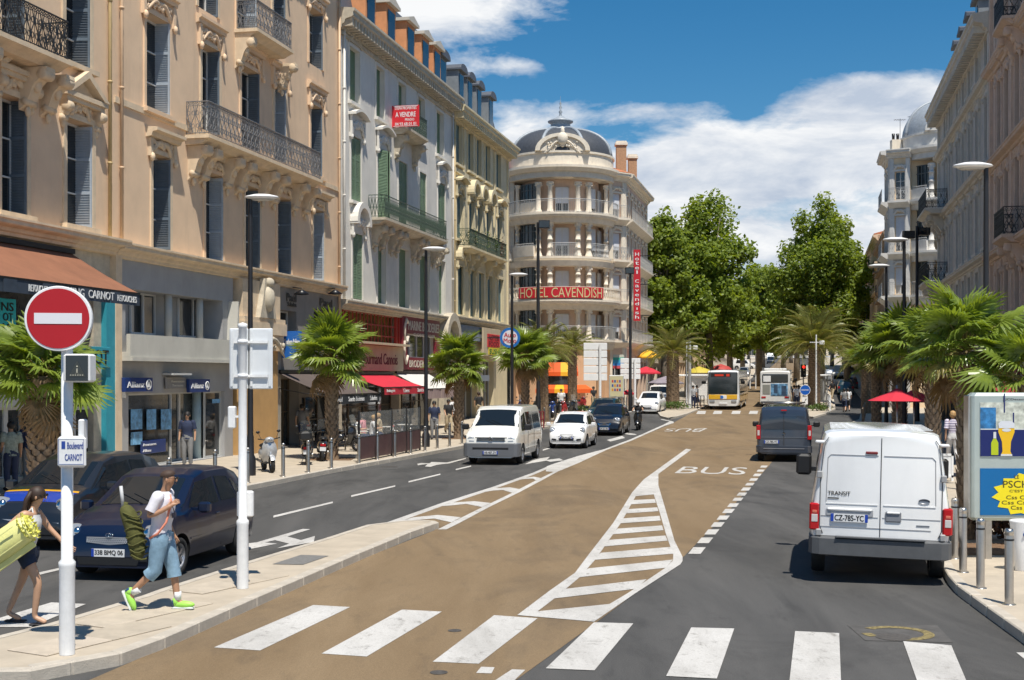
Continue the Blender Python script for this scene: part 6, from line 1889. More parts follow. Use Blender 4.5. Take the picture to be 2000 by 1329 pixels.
# litter bin
x,y,z=at(1998,18.9);t=thing('litter_bin','white moulded litter bin at the right edge behind a bollard','litter bin',(x,y,z),.2)
b=MB();b.lathe([(.11,0),(.12,.02),(.16,.4),(.20,.72),(.205,.74),(.18,.75),(.15,.5)],20,sx=1,sy=.8);b.build('body',WHITE,t);MB().lathe([(.13,.70),(.15,.69)],20,sx=1,sy=.8).build('liner',BLACK,t)
MB().lathe([(.001,0),(.035,0),(.035,.006),(.001,.006)],16,0,Matrix.Translation((-.06,-.145,.55)) @ Matrix.Rotation(PI/2+.12,4,'X')).build('badge',flat('badge_blue',(.02,.1,.4)),t)
# round blue priority sign with white pole on the right island
x,y,z=at(1572,90);t=thing('round_blue_sign','round blue sign with a white line of text on the right island','road sign',(x,y,z))
MB().lathe([(.04,0),(.04,1.2)],10).build('pole',WPOLE,t);zc_=P(0,762,90).z-z;T=Matrix.Translation((0,-.06,zc_)) @ Matrix.Rotation(PI/2,4,'X')
o=MB().lathe([(.001,.0),(.37,.0),(.37,.03),(.001,.03)],28,0,T,smooth=False).build('disc',WHITE,t);MB().lathe([(.001,.034),(.34,.034),(.34,.0305)],28,0,T,smooth=False).build('blue_face',flat('sign_blue',(.01,.10,.45),.4),o)
b=MB();text(b,'ROND POINT',-.26,.26,zc_-.05,zc_+.05,-.1,thick=0);b.build('lettering',WHITE,o)
o=MB().box(-.2,.2,-.03,.0,zc_-1.0,zc_-.45).build('lower_plate',WHITE,t);MB().prism([(-.1,zc_-.9),(-.05,zc_-.9),(.12,zc_-.62),(.06,zc_-.6)],-.036,-.031).build('arrow',BLACK,o)
# traffic light
x,y,z=at(1569,99);t=thing('traffic_light','traffic light showing red beside the white bus','traffic light',(x,y,z));zt_=P(0,712,99).z-z
MB().lathe([(.05,0),(.05,zt_-.8)],8).build('pole',mat('grey_pole',(.3,.3,.3)),t);o=MB().bbox(-.2,.2,-.12,.12,zt_-1.0,zt_,.04).build('housing',BLACK,t)
for k,m in enumerate((flat('red_light',(.8,.01,.01),.4,emit=2.0),GLASS,GLASS)):MB().lathe([(.001,0),(.10,0),(.11,.03)],14,0,Matrix.Translation((0,-.125,zt_-.2-k*.3)) @ Matrix.Rotation(PI/2,4,'X')).build('lamp_lens',m,o)
# white camera / antenna poles
def wpole(label,px,D,yt,arms=0,rad=.07):
    x,y,z=at(px,D);h=P(0,yt,D).z-z;t=thing('white_mast',label,'mast',(x,y,z));MB().lathe([(rad,0),(rad*.8,h)],10).build('post',WPOLE,t)
    for i in range(arms):
        o=MB().box(-.5,.5,-.03,.03,h-.6-i*.7,h-.54-i*.7).build('arm',WPOLE,t);MB().bbox(.25,.6,-.15,.15,h-.75-i*.7,h-.45-i*.7,.03).build('camera_housing',WPOLE,o)
    return t
wpole('white mast with a camera beside the right island palm',1594,96,654,1);wpole('slim white mast left of the yellow bus, nearer one',1341,97,668,0,.06);wpole('stout white mast left of the yellow bus',1347,98,664,1,.14)
wpole('white mast on the median behind the buses, left one',1465,150,700,0);wpole('white mast on the median behind the buses, right one',1476,150,690,0)
# louvred direction signs seen from behind
def louvre(label,px,D,x0,x1,yt,yb,n,postx):
    x,y,z=at(postx,D);t=thing('direction_sign',label,'direction sign',(x,y,z));MB().lathe([(.09,0),(.09,P(0,yt,D).z-z-.1)],10).build('post',WPOLE,t)
    X0,X1=P(x0,0,D).x-x,P(x1,0,D).x-x;Z1,Z0=P(0,yt,D).z-z,P(0,yb,D).z-z
    for i in range(n):h=(Z1-Z0)/n;MB().bbox(X0,X1,.1,.16,Z0+i*h+.05,Z0+(i+1)*h,.015).build('blade',WHITE,t)
    return t
louvre('large stack of white direction blades in front of the salmon shop',1172,86,1140,1186,670,745,5,1172)
louvre('smaller stack of white direction blades by the vertical hotel sign',1240,94,1212,1251,700,742,4,1240)
# poster case (mupi) and rainbow banner
x,y,z=at(1204,90);t=thing('poster_case','upright illuminated poster case with coloured letters','billboard',(x,y,z));Z1,Z0=P(0,733,90).z-z,P(0,777,90).z-z
MB().box(-.1,.1,-.1,.1,0,Z0).build('foot',WPOLE,t);MB().bbox(-.52,.52,-.1,.1,Z0,Z1,.04).build('case',mat('case_grey',(.5,.5,.47),.4),t);o=MB().box(-.45,.45,-.115,-.101,Z0+.08,Z1-.08).build('poster',flat('poster_cream',(.55,.5,.3),.4),t)
for i in range(12):
    cx=-.28+(i%4)*.17;cz=Z1-.42-(i // 4)*.3;MB().box(cx-.06,cx+.06,-.122,-.116,cz-.1,cz+.08).build('poster_letter',[flat('lt_red',(.5,.05,.03)),flat('lt_blue',(.03,.08,.3)),flat('lt_orange',(.6,.25,.02)),flat('lt_violet',(.15,.08,.25))][(i*5+i // 4)%4],o)
x,y,z=at(1208,94.5);t=thing('banner','striped rainbow banner above the poster case','banner',(x,y,z));Z1,Z0=P(0,693,94.5).z-z,P(0,720,94.5).z-z
for i,c in enumerate(((.55,.08,.1),(.03,.2,.5),(.05,.35,.6),(.05,.4,.3),(.55,.55,.45))):MB().box(-.4,.4,-.02,.02,Z0+(Z1-Z0)*i/5,Z0+(Z1-Z0)*(i+1)/5).build('stripe',flat('banner_%d'%i,c),t)
# round Auto Moto sign on a bracket at the end of building three
x,y,z=at(996,68);t=thing('round_shop_sign','round blue ringed shop sign with red words projecting over the pavement','sign',(x,y,P(0,660,68).z));T=Matrix.Rotation(PI/2,4,'X')
MB().lathe([(.001,-.08),(.54,-.08),(.54,.08),(.001,.08)],32,0,T,smooth=False).build('ring',flat('ring_blue',(.01,.13,.42),.4),t)
o=MB().lathe([(.001,.085),(.40,.085),(.40,.0805)],32,0,T,smooth=False).build('face',flat('face_white',(.65,.63,.66),.4),t);b=MB();text(b,'Auto',-.32,.32,.03,.27,-.10,thick=0);text(b,'Moto',-.34,.34,-.27,-.03,-.10,thick=0);b.build('lettering',flat('lt_redd',(.45,.02,.03)),o)
MB().box(-1.2,-.5,-.03,.03,-.03,.03).build('bracket',BLACK,t)
# red canopies beyond the hotel, yellow awning
for px,D,y0,y1,w,m,l in ((1262,104,716,728,1.2,AWR,'small red parasol just beyond the hotel corner'),(1225,93,762,768,.5,AWR,'tiny red parasol low beside the poster case'),(1245+22,108,683,697,1.0,SYE,'yellow canopy hanging beyond the vertical hotel sign'),(1300,112,735,748,1.6,mat('grey_lilac_canvas',(.25,.22,.26)),'grey lilac parasol left of the bus stop')):
    x,y,z=at(px,D);h=P(0,y0,D).z-z;hb=P(0,y1,D).z-z;t=thing('parasol',l,'parasol',(x,y,z));MB().cyl((0,0,0),.03,h,6).build('pole',WPOLE,t);MB().lathe([(.02,h),(w*.5,(h+hb)/2+.05),(w,hb),(w,hb-.12),(.02,h-.05)],8,smooth=False).build('canopy',m,t)


def parasol(label,px,D,yt,yb,w,m):
    x,y,z=at(px,D);h=P(0,yt,D).z-z;hb=P(0,yb,D).z-z;t=thing('parasol',label,'parasol',(x,y,z),.3)
    MB().cyl((0,0,0),.035,h+.1,8).build('pole',STEEL,t);b=MB();n=8
    for i in range(n):
        a0,a1=i*2*PI/n,(i+1)*2*PI/n
        pts=[(0,0,h)];
        for k in (1,2,3):
            for a in (a0,(a0+a1)/2,a1):q=w*k/3*(1 if a != (a0+a1)/2 else .93);pts.append((q*math.cos(a),q*math.sin(a),h+(hb-h)*(k/3) ** .85))
        b.add(pts,[(0,1,2),(0,2,3),(1,4,5,2),(2,5,6,3),(4,7,8,5),(5,8,9,6)])
    b.build('canopy',m,t);rb=MB()
    for i in range(n):a=i*2*PI/n;rb.tube([(0,0,h-.25),(w*.97*math.cos(a),w*.97*math.sin(a),hb-.02)],.012,4)
    rb.build('ribs',STEEL,t)
    return t


parasol('large red parasol of the right hand cafe',1752,44,758,783,1.0,AWR);parasol('second red parasol partly behind the fan palm trunk',1785,47,760,784,1.0,AWR)
parasol('red parasol behind the first two at the right cafe',1830,50,766,786,1.1,mat('dark_red_canvas',(.3,.02,.03)))
parasol('red parasol at the far right over the hedge',1965,36,745,768,1.1,mat('dark_red_canvas',(.3,.02,.03)))
# A-board and orange easels of the cafe
def aboard(label,px,D,w,h,m,m2):
    x,y,z=at(px,D);t=thing('menu_board',label,'menu board',(x,y,z));b=MB();b.box(-w/2,w/2,-.03,.03,.1,.16);b.box(-w/2,w/2,-.03,.03,h-.06,h);b.box(-w/2,-w/2+.06,-.03,.03,0,h);b.box(w/2-.06,w/2,-.03,.03,0,h);b.build('frame',m,t);MB().box(-w/2+.06,w/2-.06,-.015,.015,.16,h-.06).build('board',m2,t)
ORF=flat('orange_frame',(.55,.16,.03));aboard('orange framed menu board at the right cafe',1785,38,.62,1.15,ORF,flat('chalk_black',(.02,.02,.02)));aboard('orange framed menu board next to the cafe table',1806,39,.35,1.2,ORF,flat('chalk_black',(.02,.02,.02)));aboard('white menu board with red dot right above the van roof',1826,35,1.0,.75,WHITE,WHITE)
# terrace windscreen in front of the left bakery: glass panels between dark posts
GLC=bpy.data.materials.new('clear_screen_glass');GLC.use_nodes=True;_b=GLC.node_tree.nodes['Principled BSDF'];_b.inputs['Base Color'].default_value=(.55,.58,.56,1);_b.inputs['Roughness'].default_value=.05;_b.inputs['Transmission Weight'].default_value=.0;_b.inputs['Alpha'].default_value=.14
PLUM=mat('plum_screen_panel',(.085,.04,.04),.5,var=.2)
A_,B_=G(701,903,KH),G(820,880,KH);dv=(B_-A_);Ls=dv.length;t=thing('terrace_screen','dark plum windscreen of the bakery terrace, glass above solid panels','windscreen',(A_.x,A_.y,KH),math.atan2(dv.y,dv.x))
n=4
for i in range(n+1):MB().box(Ls*i/n-.035,Ls*i/n+.035,-.03,.03,0,1.72).build('post',BLACK,t)
for i in range(n):
    a0,a1=Ls*i/n+.04,Ls*(i+1)/n-.04;MB().box(a0,a1,-.02,.02,.08,.80).build('lower_panel',PLUM,t);MB().box(a0,a1,-.006,.006,.83,1.66).build('glass_panel',GLC,t);MB().box(a0,a1,-.02,.02,.80,.83).build('rail',BLACK,t)
# cafe furniture
RAT=mat('dark_rattan',(.035,.03,.028),.7,var=.3,scale=12);TBL=flat('pale_table_top',(.55,.54,.5),.3);CSH=flat('chair_silver',(.35,.35,.36),.4)


def chair(label,x,y,z,rz,m=RAT,grp='cafe chairs'):
    t=thing('cafe_chair',label,'chair',(x,y,z),rz,grp);MB().bbox(-.22,.22,-.22,.22,.42,.47,.02).build('seat',m,t);b=MB();b.prof([(.20,.47),(.24,.47),(.30,.86),(.26,.88)],-.21,.21);b.build('backrest',m,t)
    for sx in (-.19,.19):
        for sy in (-.19,.19):MB().tube([(sx,sy,.42),(sx*1.1,sy*1.15,0)],.014,6).build('leg',m,t)
    return t


def table(label,x,y,z,rz=0):
    t=thing('cafe_table',label,'table',(x,y,z),rz);MB().bbox(-.32,.32,-.32,.32,.70,.73,.01).build('table_top',TBL,t);MB().cyl((0,0,.02),.03,.68,8).build('stem',BLACK,t);MB().cyl((0,0,0),.2,.02,12).build('foot',BLACK,t);return t


sd=LD;sn=Vector((.9757,-.219,0))
for i,(px,D) in enumerate(((702,50),(722,52),(752,54.5),(790,57))):
    x,y,z=at(px,D);table(['cafe table at the near end of the bakery terrace','cafe table between the seated diners','cafe table in the middle of the bakery terrace','cafe table at the far end of the bakery terrace'][i],x,y,z,.2)
    chair(['dark chair left of the near terrace table','dark chair behind the diner in white','dark chair left of the middle terrace table','dark chair left of the far terrace table'][i],x-.75,y-.1,z,PI/2+.2);chair(['dark chair right of the near terrace table','dark chair behind the diner in pink','dark chair right of the middle terrace table','dark chair right of the far terrace table'][i],x+.75,y+.15,z,-PI/2+.2)
for i,(px,D) in enumerate(((1723,36),(1770,37))):
    x,y,z=at(px,D);table(['left table of the right hand cafe','right table of the right hand cafe'][i],x,y,z);chair(['chair left of the left cafe table under the parasols','chair left of the right cafe table under the parasols'][i],x-.7,y,z,PI/2);chair(['chair right of the left cafe table under the parasols','chair right of the right cafe table under the parasols'][i],x+.7,y,z,-PI/2)
# bus shelters and street kiosks
def shelter(label,px,D,w=3.4,rz=0):
    x,y,z=at(px,D);t=thing('bus_shelter',label,'bus shelter',(x,y,z),rz)
    for sx in (-w/2,w/2):
        for sy in (0,1.2):MB().box(sx-.05,sx+.05,sy-.05,sy+.05,0,2.4).build('post',mat('grey_pole',(.3,.3,.3)),t)
    MB().bbox(-w/2-.2,w/2+.2,-.3,1.5,2.4,2.55,.04).build('roof',WPOLE,t)
    MB().box(-w/2+.06,w/2-.06,1.19,1.21,.2,2.3).build('back_glass',GLC,t);MB().box(-w/2+.3,w/2-.6,.75,1.1,.42,.48).build('bench',STEEL,t)
    MB().bbox(w/2-.08,w/2+.08,.1,1.15,.4,2.2,.02).build('poster_box',mat('case_grey',(.5,.5,.47),.4),t)
    return t


shelter('bus shelter with waiting passengers left of the yellow bus',1357,103,3.2,.1);shelter('bus shelter on the right island beside the service road',1612,104,2.2,1.2)
for i,(px,D) in enumerate(((1606,95),(1612,98),(1616,102))):pass
# low white railings by the service road
def rail(label,a,b_,h=1.0,m=WPOLE,n=5):
    A,B=Vector(a),Vector(b_);d=B-A;t=thing('guard_rail',label,'railing',A,math.atan2(d.y,d.x));L=d.length
    for i in range(n+1):MB().box(L*i/n-.03,L*i/n+.03,-.03,.03,0,h).build('post',m,t)
    for zz in (h-.05,h*.5):MB().box(0,L,-.025,.025,zz,zz+.05).build('rail',m,t)
rail('white guard rail along the right island by the service road',at(1622,92),at(1612,118),1.1,WPOLE,8)
rail('brown guard rail at the corner of the right pavement',at(1684,66),at(1690,84),1.1,mat('brown_rail',(.2,.15,.1)),6)
rail('dark rail in front of the yellow bus stop',at(1362,96.5),at(1375,96.5),1.0,BLACK,2)
rail('red rail around the motorcycles behind the minibus',at(1040,67),at(1062,69),.9,flat('dark_red_rail',(.25,.02,.03)),4)
# small kiosks far away
for px,D,l,c in ((1408,135,'red roofed kiosk behind the bus shelter',(.4,.05,.04)),(1366,118,'small advertising column with a yellow top left of the yellow bus',(.5,.4,.05))):
    x,y,z=at(px,D);t=thing('kiosk',l,'kiosk',(x,y,z));MB().bbox(-.8,.8,-.6,.6,0,2.5,.05).build('body',WHITE,t);MB().lathe([(1.2,2.5),(.9,2.8),(.01,3.1)],8).build('roof',flat('kiosk_'+str(px),c),t)
# ================================================================ VEHICLES
RUB=mat('tyre_rubber',(.018,.018,.018),.8,var=.2,scale=10);RIM=flat('alloy_rim',(.42,.42,.43),.3,metal=.7);HUBD=flat('wheel_dark',(.02,.02,.02),.6)
CGL=flat('car_glass',(.010,.014,.018),.05,spec=.55);HLG=flat('headlight_glass',(.34,.36,.38),.06,spec=.9,metal=.35,coat=1.0);TLR=flat('tail_light_red',(.42,.008,.012),.15);TLW=flat('tail_light_clear',(.55,.52,.50),.2)
BPL_=mat('grey_bumper_plastic',(.085,.088,.092),.6,var=.1,scale=6,bump=.1,bscale=200);TRM=flat('black_trim',(.012,.012,.013),.5);PLW=flat('plate_white',(.68,.68,.68),.4);PLB=flat('plate_blue',(.01,.05,.35),.4);PLK=flat('plate_black',(.01,.01,.01),.5)
INTR=flat('car_interior',(.03,.03,.03),.8);SEAM=flat('panel_gap',(.03,.03,.032),.8);CHR=flat('chrome',(.6,.6,.6),.12,metal=1.0)


def paint(name,c,rough=.28,coat=1.0,metal=0.0,dirt=0.12):return mat(name,c,rough,var=.03,scale=2.5,coat=coat,metal=metal,dirt=dirt)


def interp(tab,x):
    if x <= tab[0][0]:return tab[0][1]
    for (a,va),(b,vb) in zip(tab,tab[1:]):
        if x <= b:return va+(vb-va)*(x-a)/((b-a) or 1e-9)
    return tab[-1][1]


class Car:
    """x forward, 0 = rear face, L = nose. top: (x,z) silhouette; wid: (x,half width at belt)"""
    def __init__(s,L,W,top,wid,zb=.22,belt=.9,tum=.16,crown=.03,rr=.09,ends=None):
        s.L,s.W,s.top,s.wid,s.zb,s.belt,s.tum,s.crown,s.rr=L,W,top,wid,zb,belt,tum,crown,rr
        s.ends=ends or [(0,0),(L,0)]

    def ring(s,x):
        zt=interp(s.top,x);w=interp(s.wid,x);zb=interp(s.zb,x) if isinstance(s.zb,list) else s.zb
        bl=min(s.belt,zt-.05);f=max(0,min(1,(zt-s.belt)/.5));r=s.rr*(1 if f>.3 else .8)
        wt=w-s.tum*f-.012
        p=[(0,zb),(w*.84,zb),(w*.95,zb+.04),(w*.985,zb+.16),(w,(zb+bl)/2),(w*.997,bl-.12),(w-.02,bl)]
        if f>0:p+=[(w-.02+(wt-w+.02)*.5,bl+(zt-r-bl)*.5),(wt,max(bl+.005,zt-r))]
        else:p+=[(w-.028,bl+.004),(w-.036,max(bl+.008,zt-r*.5))]
        wq=p[-1][0]
        p+=[(wq-r*.28,zt-r*.28),(wq-r*.9,zt),(wq*.5,zt+s.crown*.75),(0,zt+s.crown)]
        return p

    def side(s,x,z):
        p=s.ring(x)[1:]
        best=p[0][0]
        for a,b in zip(p,p[1:]):
            if min(a[1],b[1])-1e-6 <= z <= max(a[1],b[1])+1e-6 and abs(b[1]-a[1])>1e-6 and a[0]>.3:return a[0]+(b[0]-a[0])*(z-a[1])/(b[1]-a[1])
        return p[-5][0]

    def topz(s,x,y):
        p=s.ring(x)[8:]
        y=abs(y)
        for a,b in zip(p,p[1:]):
            if b[0] <= y <= a[0]:return a[1]+(b[1]-a[1])*(y-a[0])/((b[0]-a[0]) or 1e-9)
        return p[-1][1] if y<p[0][0] else p[0][1]

    def front(s,y,z,rear=False):
        k_=(round(y,3),round(z,3),rear)
        if not hasattr(s,'_fc'):s._fc={}
        if k_ in s._fc:return s._fc[k_]
        s._fc[k_]=v_=s._front(y,z,rear);return v_

    def _front(s,y,z,rear=False):
        xs=[s.L*i/160 for i in range(161)]
        if not rear:xs=xs[::-1]
        for x in xs:
            if interp(s.top,x)+.012 >= z and (s.side(x,z) >= abs(y)-.004):return x
        return xs[-1]

    def body(s):
        xs=sorted(set([round(v,3) for v in [s.L*i/44 for i in range(45)]+[a for a,b in s.top]+[a for a,b in s.wid]]))
        b=MB();n=13;N=2*n-2;v=[]
        for x in xs:
            p=s.ring(x);full=[(y,z) for y,z in p]+[(-y,z) for y,z in p[-2:0:-1]]
            v+=[(x,y,z) for y,z in full]
        f=[]
        for j in range(len(xs)-1):
            for i in range(N):f.append((j*N+i,j*N+(i+1)%N,(j+1)*N+(i+1)%N,(j+1)*N+i))
        f+=[tuple(reversed(range(N))),tuple((len(xs)-1)*N+i for i in range(N))]
        return b.add(v,f,0,True)


def car_prepass(specs):
    """cut the wheel arches out of every body with one depsgraph evaluation"""
    tmp=[]
    for k,(c,wheels,wr,m) in specs.items():
        o=c.body().build('b',[m,TRM]);cb=MB()
        for x in wheels:
            cb.cyl((0,0,-1.6),wr+.055,1.6-(c.W/2-.30) ,28,mi=1,M=Matrix.Translation((x,0,wr)) @ Matrix.Rotation(PI/2,4,'X'))
            cb.cyl((0,0,c.W/2-.30),wr+.055,1.6,28,mi=1,M=Matrix.Translation((x,0,wr)) @ Matrix.Rotation(PI/2,4,'X'))
        co=cb.build('c',[m,TRM]);mod=o.modifiers.new('b','BOOLEAN');mod.operation='DIFFERENCE';mod.object=co;mod.solver='EXACT'
        try:mod.material_mode='INDEX'
        except Exception:pass
        tmp.append((k,o,co))
    dg=bpy.context.evaluated_depsgraph_get();out={}
    for k,o,co in tmp:
        me=bpy.data.meshes.new_from_object(o.evaluated_get(dg));me.name='body'
        try:me.set_sharp_from_angle(angle=math.radians(38))
        except Exception:pass
        out[k]=me
    for k,o,co in tmp:bpy.data.objects.remove(o);bpy.data.objects.remove(co)
    return out


_wh={}


def wheel(parent,x,y,r,side,rim=RIM,w=.2,steer=0,spokes=5,cap=True):
    k=(round(r,3),rim.name,w,spokes)
    if k not in _wh:
        T=Matrix.Rotation(-PI/2,4,'X')
        ty=MB().lathe([(r*.66,-w/2),(r*.93,-w/2),(r*.99,-w*.36),(r,0),(r*.99,w*.36),(r*.93,w/2),(r*.66,w/2),(r*.64,0),(r*.66,-w/2)],30,0,T).mesh('tyre',RUB)
        b=MB();b.lathe([(r*.66,-w*.45),(r*.62,w*.1),(r*.665,w*.46),(r*.60,w*.42),(r*.58,w*.05)],30,0,T)
        for i in range(spokes):a=i*2*PI/spokes;b.box(r*.1,r*.62,w*.24,w*.34,-r*.09,r*.09,0,Matrix.Rotation(a,4,'Y'))
        b.lathe([(.001,w*.36),(r*.17,w*.36),(r*.2,w*.2)],16,0,T)
        rm=b.mesh('rim',rim);d=MB().lathe([(.001,w*.06),(r*.6,w*.06)],20,0,T).mesh('brake_disc',HUBD)
        _wh[k]=(ty,rm,d)
    ty,rm,d=_wh[k]
    o=put('wheel',ty,parent,(x,y,r),(0,0,(0 if side>0 else PI)+steer));put('rim',rm,o);put('brake_disc',d,o)
    return o


def side_patch(c,poly,sgn,name,m,parent,off=.006,sub=5):
    """polygon in (x,z); draped on the body side"""
    pts=[]
    for a,b in zip(poly,poly[1:]+poly[:1]):
        for i in range(sub):t=i/sub;pts.append((a[0]+(b[0]-a[0])*t,a[1]+(b[1]-a[1])*t))
    v=[(x,sgn*(c.side(x,z)+off),z) for x,z in pts];cx=sum(p[0] for p in pts)/len(pts);cz=sum(p[1] for p in pts)/len(pts)
    v.append((cx,sgn*(c.side(cx,cz)+off),cz));n=len(pts);mid=len(v)
    v+=[((x+cx)/2,sgn*(c.side((x+cx)/2,(z+cz)/2)+off),(z+cz)/2) for x,z in pts]
    f=[]
    for i in range(n):
        j=(i+1)%n;f.append((i,j,mid+j,mid+i));f.append((mid+i,mid+j,n))
    if sgn>0:f=[tuple(reversed(q)) for q in f]
    o=MB().add(v,f,0,True).build(name,m,parent);return o


def top_patch(c,x0,x1,w0,w1,name,m,parent,off=.008,n=8,k=8):
    v=[]
    for i in range(n+1):
        x=x0+(x1-x0)*i/n;w=w0+(w1-w0)*i/n
        for j in range(k+1):y=-w+2*w*j/k;v.append((x,y,c.topz(x,y)+off))
    f=[(i*(k+1)+j,(i+1)*(k+1)+j,(i+1)*(k+1)+j+1,i*(k+1)+j+1) for i in range(n) for j in range(k)]
    return MB().add(v,f,0,True).build(name,m,parent)


def end_patch(c,poly,name,m,parent,rear=False,off=.008,thick=0):
    """polygon in (y,z) draped on the nose or tail"""
    pts=[]
    for a,b in zip(poly,poly[1:]+poly[:1]):
        for i in range(4):t=i/4;pts.append((a[0]+(b[0]-a[0])*t,a[1]+(b[1]-a[1])*t))
    cy=sum(p[0] for p in pts)/len(pts);cz=sum(p[1] for p in pts)/len(pts);sg=-1 if rear else 1
    def X(y,z):return c.front(y,z,rear)+sg*off
    v=[(X(y,z),y,z) for y,z in pts]+[(X(cy,cz),cy,cz)];n=len(pts)
    v+=[(X((y+cy)/2,(z+cz)/2),(y+cy)/2,(z+cz)/2) for y,z in pts]
    f=[]
    for i in range(n):j=(i+1)%n;f.append((i,j,n+1+j,n+1+i));f.append((n+1+i,n+1+j,n))
    return MB().add(v,f,0,True).build(name,m,parent)


def line_seam(pts,name,parent,r=.006,m=None):return MB().tube(pts,r,4).build(name,m or SEAM,parent)


def plate(parent,x,z,rear,s,w=.52,h=.11,y=0,eu=True):
    sg=-1 if rear else 1
    o=MB().box(-w/2,w/2,-.006,.006,-h/2,h/2).build('number_plate',PLW,parent,(x+sg*.012,y,z));o.rotation_euler=(0,0,-PI/2 if rear else PI/2)
    b=MB();text(b,s,-w*.40,w*.46 if not eu else w*.39,-h*.36,h*.36,-.0085,thick=0,bold=.07);b.build('lettering',PLK,o)
    b=MB();b.box(-w/2,-w/2+.042,-.008,-.0065,-h/2,h/2)
    if eu:b.box(w/2-.042,w/2,-.008,-.0065,-h/2,h/2)
    b.build('blue_band',PLB,o)
    return o


def mirror(c,parent,x,z,m,s=1.0,arm=.1):
    for sg in (-1,1):
        y=sg*(c.side(x,z)+.0);b=MB();b.bbox(x-.06*s,x+.07*s,min(y+sg*arm,y+sg*(arm+.2*s)),max(y+sg*arm,y+sg*(arm+.2*s)),z-.03,z+.14*s,.03*s)
        b.box(x-.02,x+.02,min(y-sg*.03,y+sg*(arm+.02)),max(y-sg*.03,y+sg*(arm+.02)),z,z+.04);b.build('mirror',m,parent)


# ---- body shapes ------------------------------------------------
def endw(L,w,k=.10,e=.35):  # plan taper of both ends
    return [(0,w-k),(.04,w-k*.62),(.12,w-k*.3),(e,w-.02),(L*.5,w),(L-e*1.6,w-.025),(L-.22,w-k*.9),(L-.08,w-k*1.6),(L,w-k*2.6)]


TR=Car(4.95,1.97,[(0,2.10),(.05,2.16),(.25,2.19),(2.9,2.20),(3.35,2.10),(4.12,1.30),(4.55,1.12),(4.82,.95),(4.90,.72),(4.95,.55)],[(0,.905),(.03,.945),(.10,.965),(.3,.985),(2.5,.987),(3.9,.97),(4.6,.88),(4.85,.75),(4.95,.6)],zb=.46,belt=1.15,tum=.14,crown=.035,rr=.11)
T5=Car(4.89,1.90,[(0,1.75),(.06,1.86),(.3,1.93),(3.1,1.93),(3.45,1.84),(4.22,1.26),(4.62,1.08),(4.80,.93),(4.85,.7),(4.89,.5)],endw(4.89,.95,.05),zb=.24,belt=1.08,tum=.13,crown=.03,rr=.10)
YA=Car(3.64,1.66,[(0,.85),(.04,.98),(.12,1.05),(.42,1.40),(.75,1.485),(1.7,1.50),(2.05,1.42),(2.74,1.01),(3.1,.93),(3.36,.845),(3.50,.76),(3.58,.64),(3.61,.5),(3.64,.4)],endw(3.64,.83,.06),zb=.2,belt=.90,tum=.17,crown=.03,rr=.10)
C1=Car(3.43,1.63,[(0,.9),(.05,1.05),(.25,1.35),(.6,1.45),(1.6,1.465),(1.95,1.39),(2.62,.98),(3.0,.88),(3.25,.74),(3.38,.6),(3.43,.42)],endw(3.43,.815,.06),zb=.2,belt=.9,tum=.17,crown=.03,rr=.10)
C3=Car(3.85,1.70,[(0,.9),(.05,1.05),(.3,1.38),(.8,1.51),(1.9,1.53),(2.3,1.44),(3.0,1.02),(3.4,.92),(3.66,.78),(3.8,.62),(3.85,.42)],endw(3.85,.85,.06),zb=.2,belt=.92,tum=.17,crown=.03,rr=.11)
YP=Car(3.78,1.70,[(0,.9),(.05,1.05),(.25,1.35),(.7,1.50),(1.8,1.52),(2.2,1.42),(2.9,1.02),(3.3,.93),(3.6,.8),(3.72,.62),(3.78,.42)],endw(3.78,.85,.06),zb=.2,belt=.92,tum=.16,crown=.03,rr=.11)
EX=Car(4.81,1.90,[(0,1.62),(.05,1.80),(.25,1.90),(2.9,1.93),(3.3,1.84),(4.05,1.28),(4.5,1.12),(4.7,.95),(4.81,.6)],[(0,.87),(.05,.91),(.2,.94),(2.4,.95),(4,.93),(4.6,.82),(4.81,.66)],zb=.27,belt=1.08,tum=.13,crown=.03,rr=.10)
BU=Car(12.0,2.5,[(0,2.9),(.1,3.0),(11.6,3.0),(11.85,2.85),(11.95,1.3),(12.0,.9)],[(0,1.20),(.1,1.25),(11.6,1.25),(11.9,1.2),(12.0,1.12)],zb=.30,belt=1.15,tum=.04,crown=.05,rr=.14)
KA=Car(4.1,1.78,[(0,1.60),(.06,1.74),(.3,1.82),(2.3,1.82),(2.6,1.74),(3.2,1.15),(3.7,1.0),(4.0,.8),(4.1,.5)],endw(4.1,.89,.05),zb=.22,belt=1.02,tum=.11,crown=.03,rr=.09)
P_WH=paint('white_car_paint',(.78,.78,.77));P_CR=paint('cream_white_paint',(.74,.73,.68));P_NV=paint('navy_car_paint',(.002,.007,.026),.3,coat=.45);P_BK=paint('dark_blue_black_paint',(.006,.008,.015),.3,coat=.55);P_SG=paint('slate_grey_paint',(.035,.045,.065),.3,metal=.2)
P_DK=paint('dark_grey_paint',(.010,.013,.018),.3,coat=.55);P_BW=paint('bus_white',(.70,.69,.66));P_SV=paint('silver_paint',(.4,.42,.45),.3,metal=.5);P_TL=paint('dark_teal_paint',(.01,.03,.035))
MESH=car_prepass({'TR':(TR,(.98,3.95),.33,P_WH),'T5':(T5,(.88,3.88),.33,P_CR),'YA':(YA,(.56,2.93),.29,P_NV),'C1':(C1,(.48,2.82),.28,P_WH),'C3':(C3,(.6,3.06),.30,P_DK),
                    'YP':(YP,(.6,2.99),.30,P_BK),'EX':(EX,(.8,3.8),.33,P_SG),'BU':(BU,(3.3,9.3),.48,P_BW),'KA':(KA,(.7,3.35),.31,P_WH)})


def recolor(me,m):
    q=me.copy();q.materials[0]=m;return q


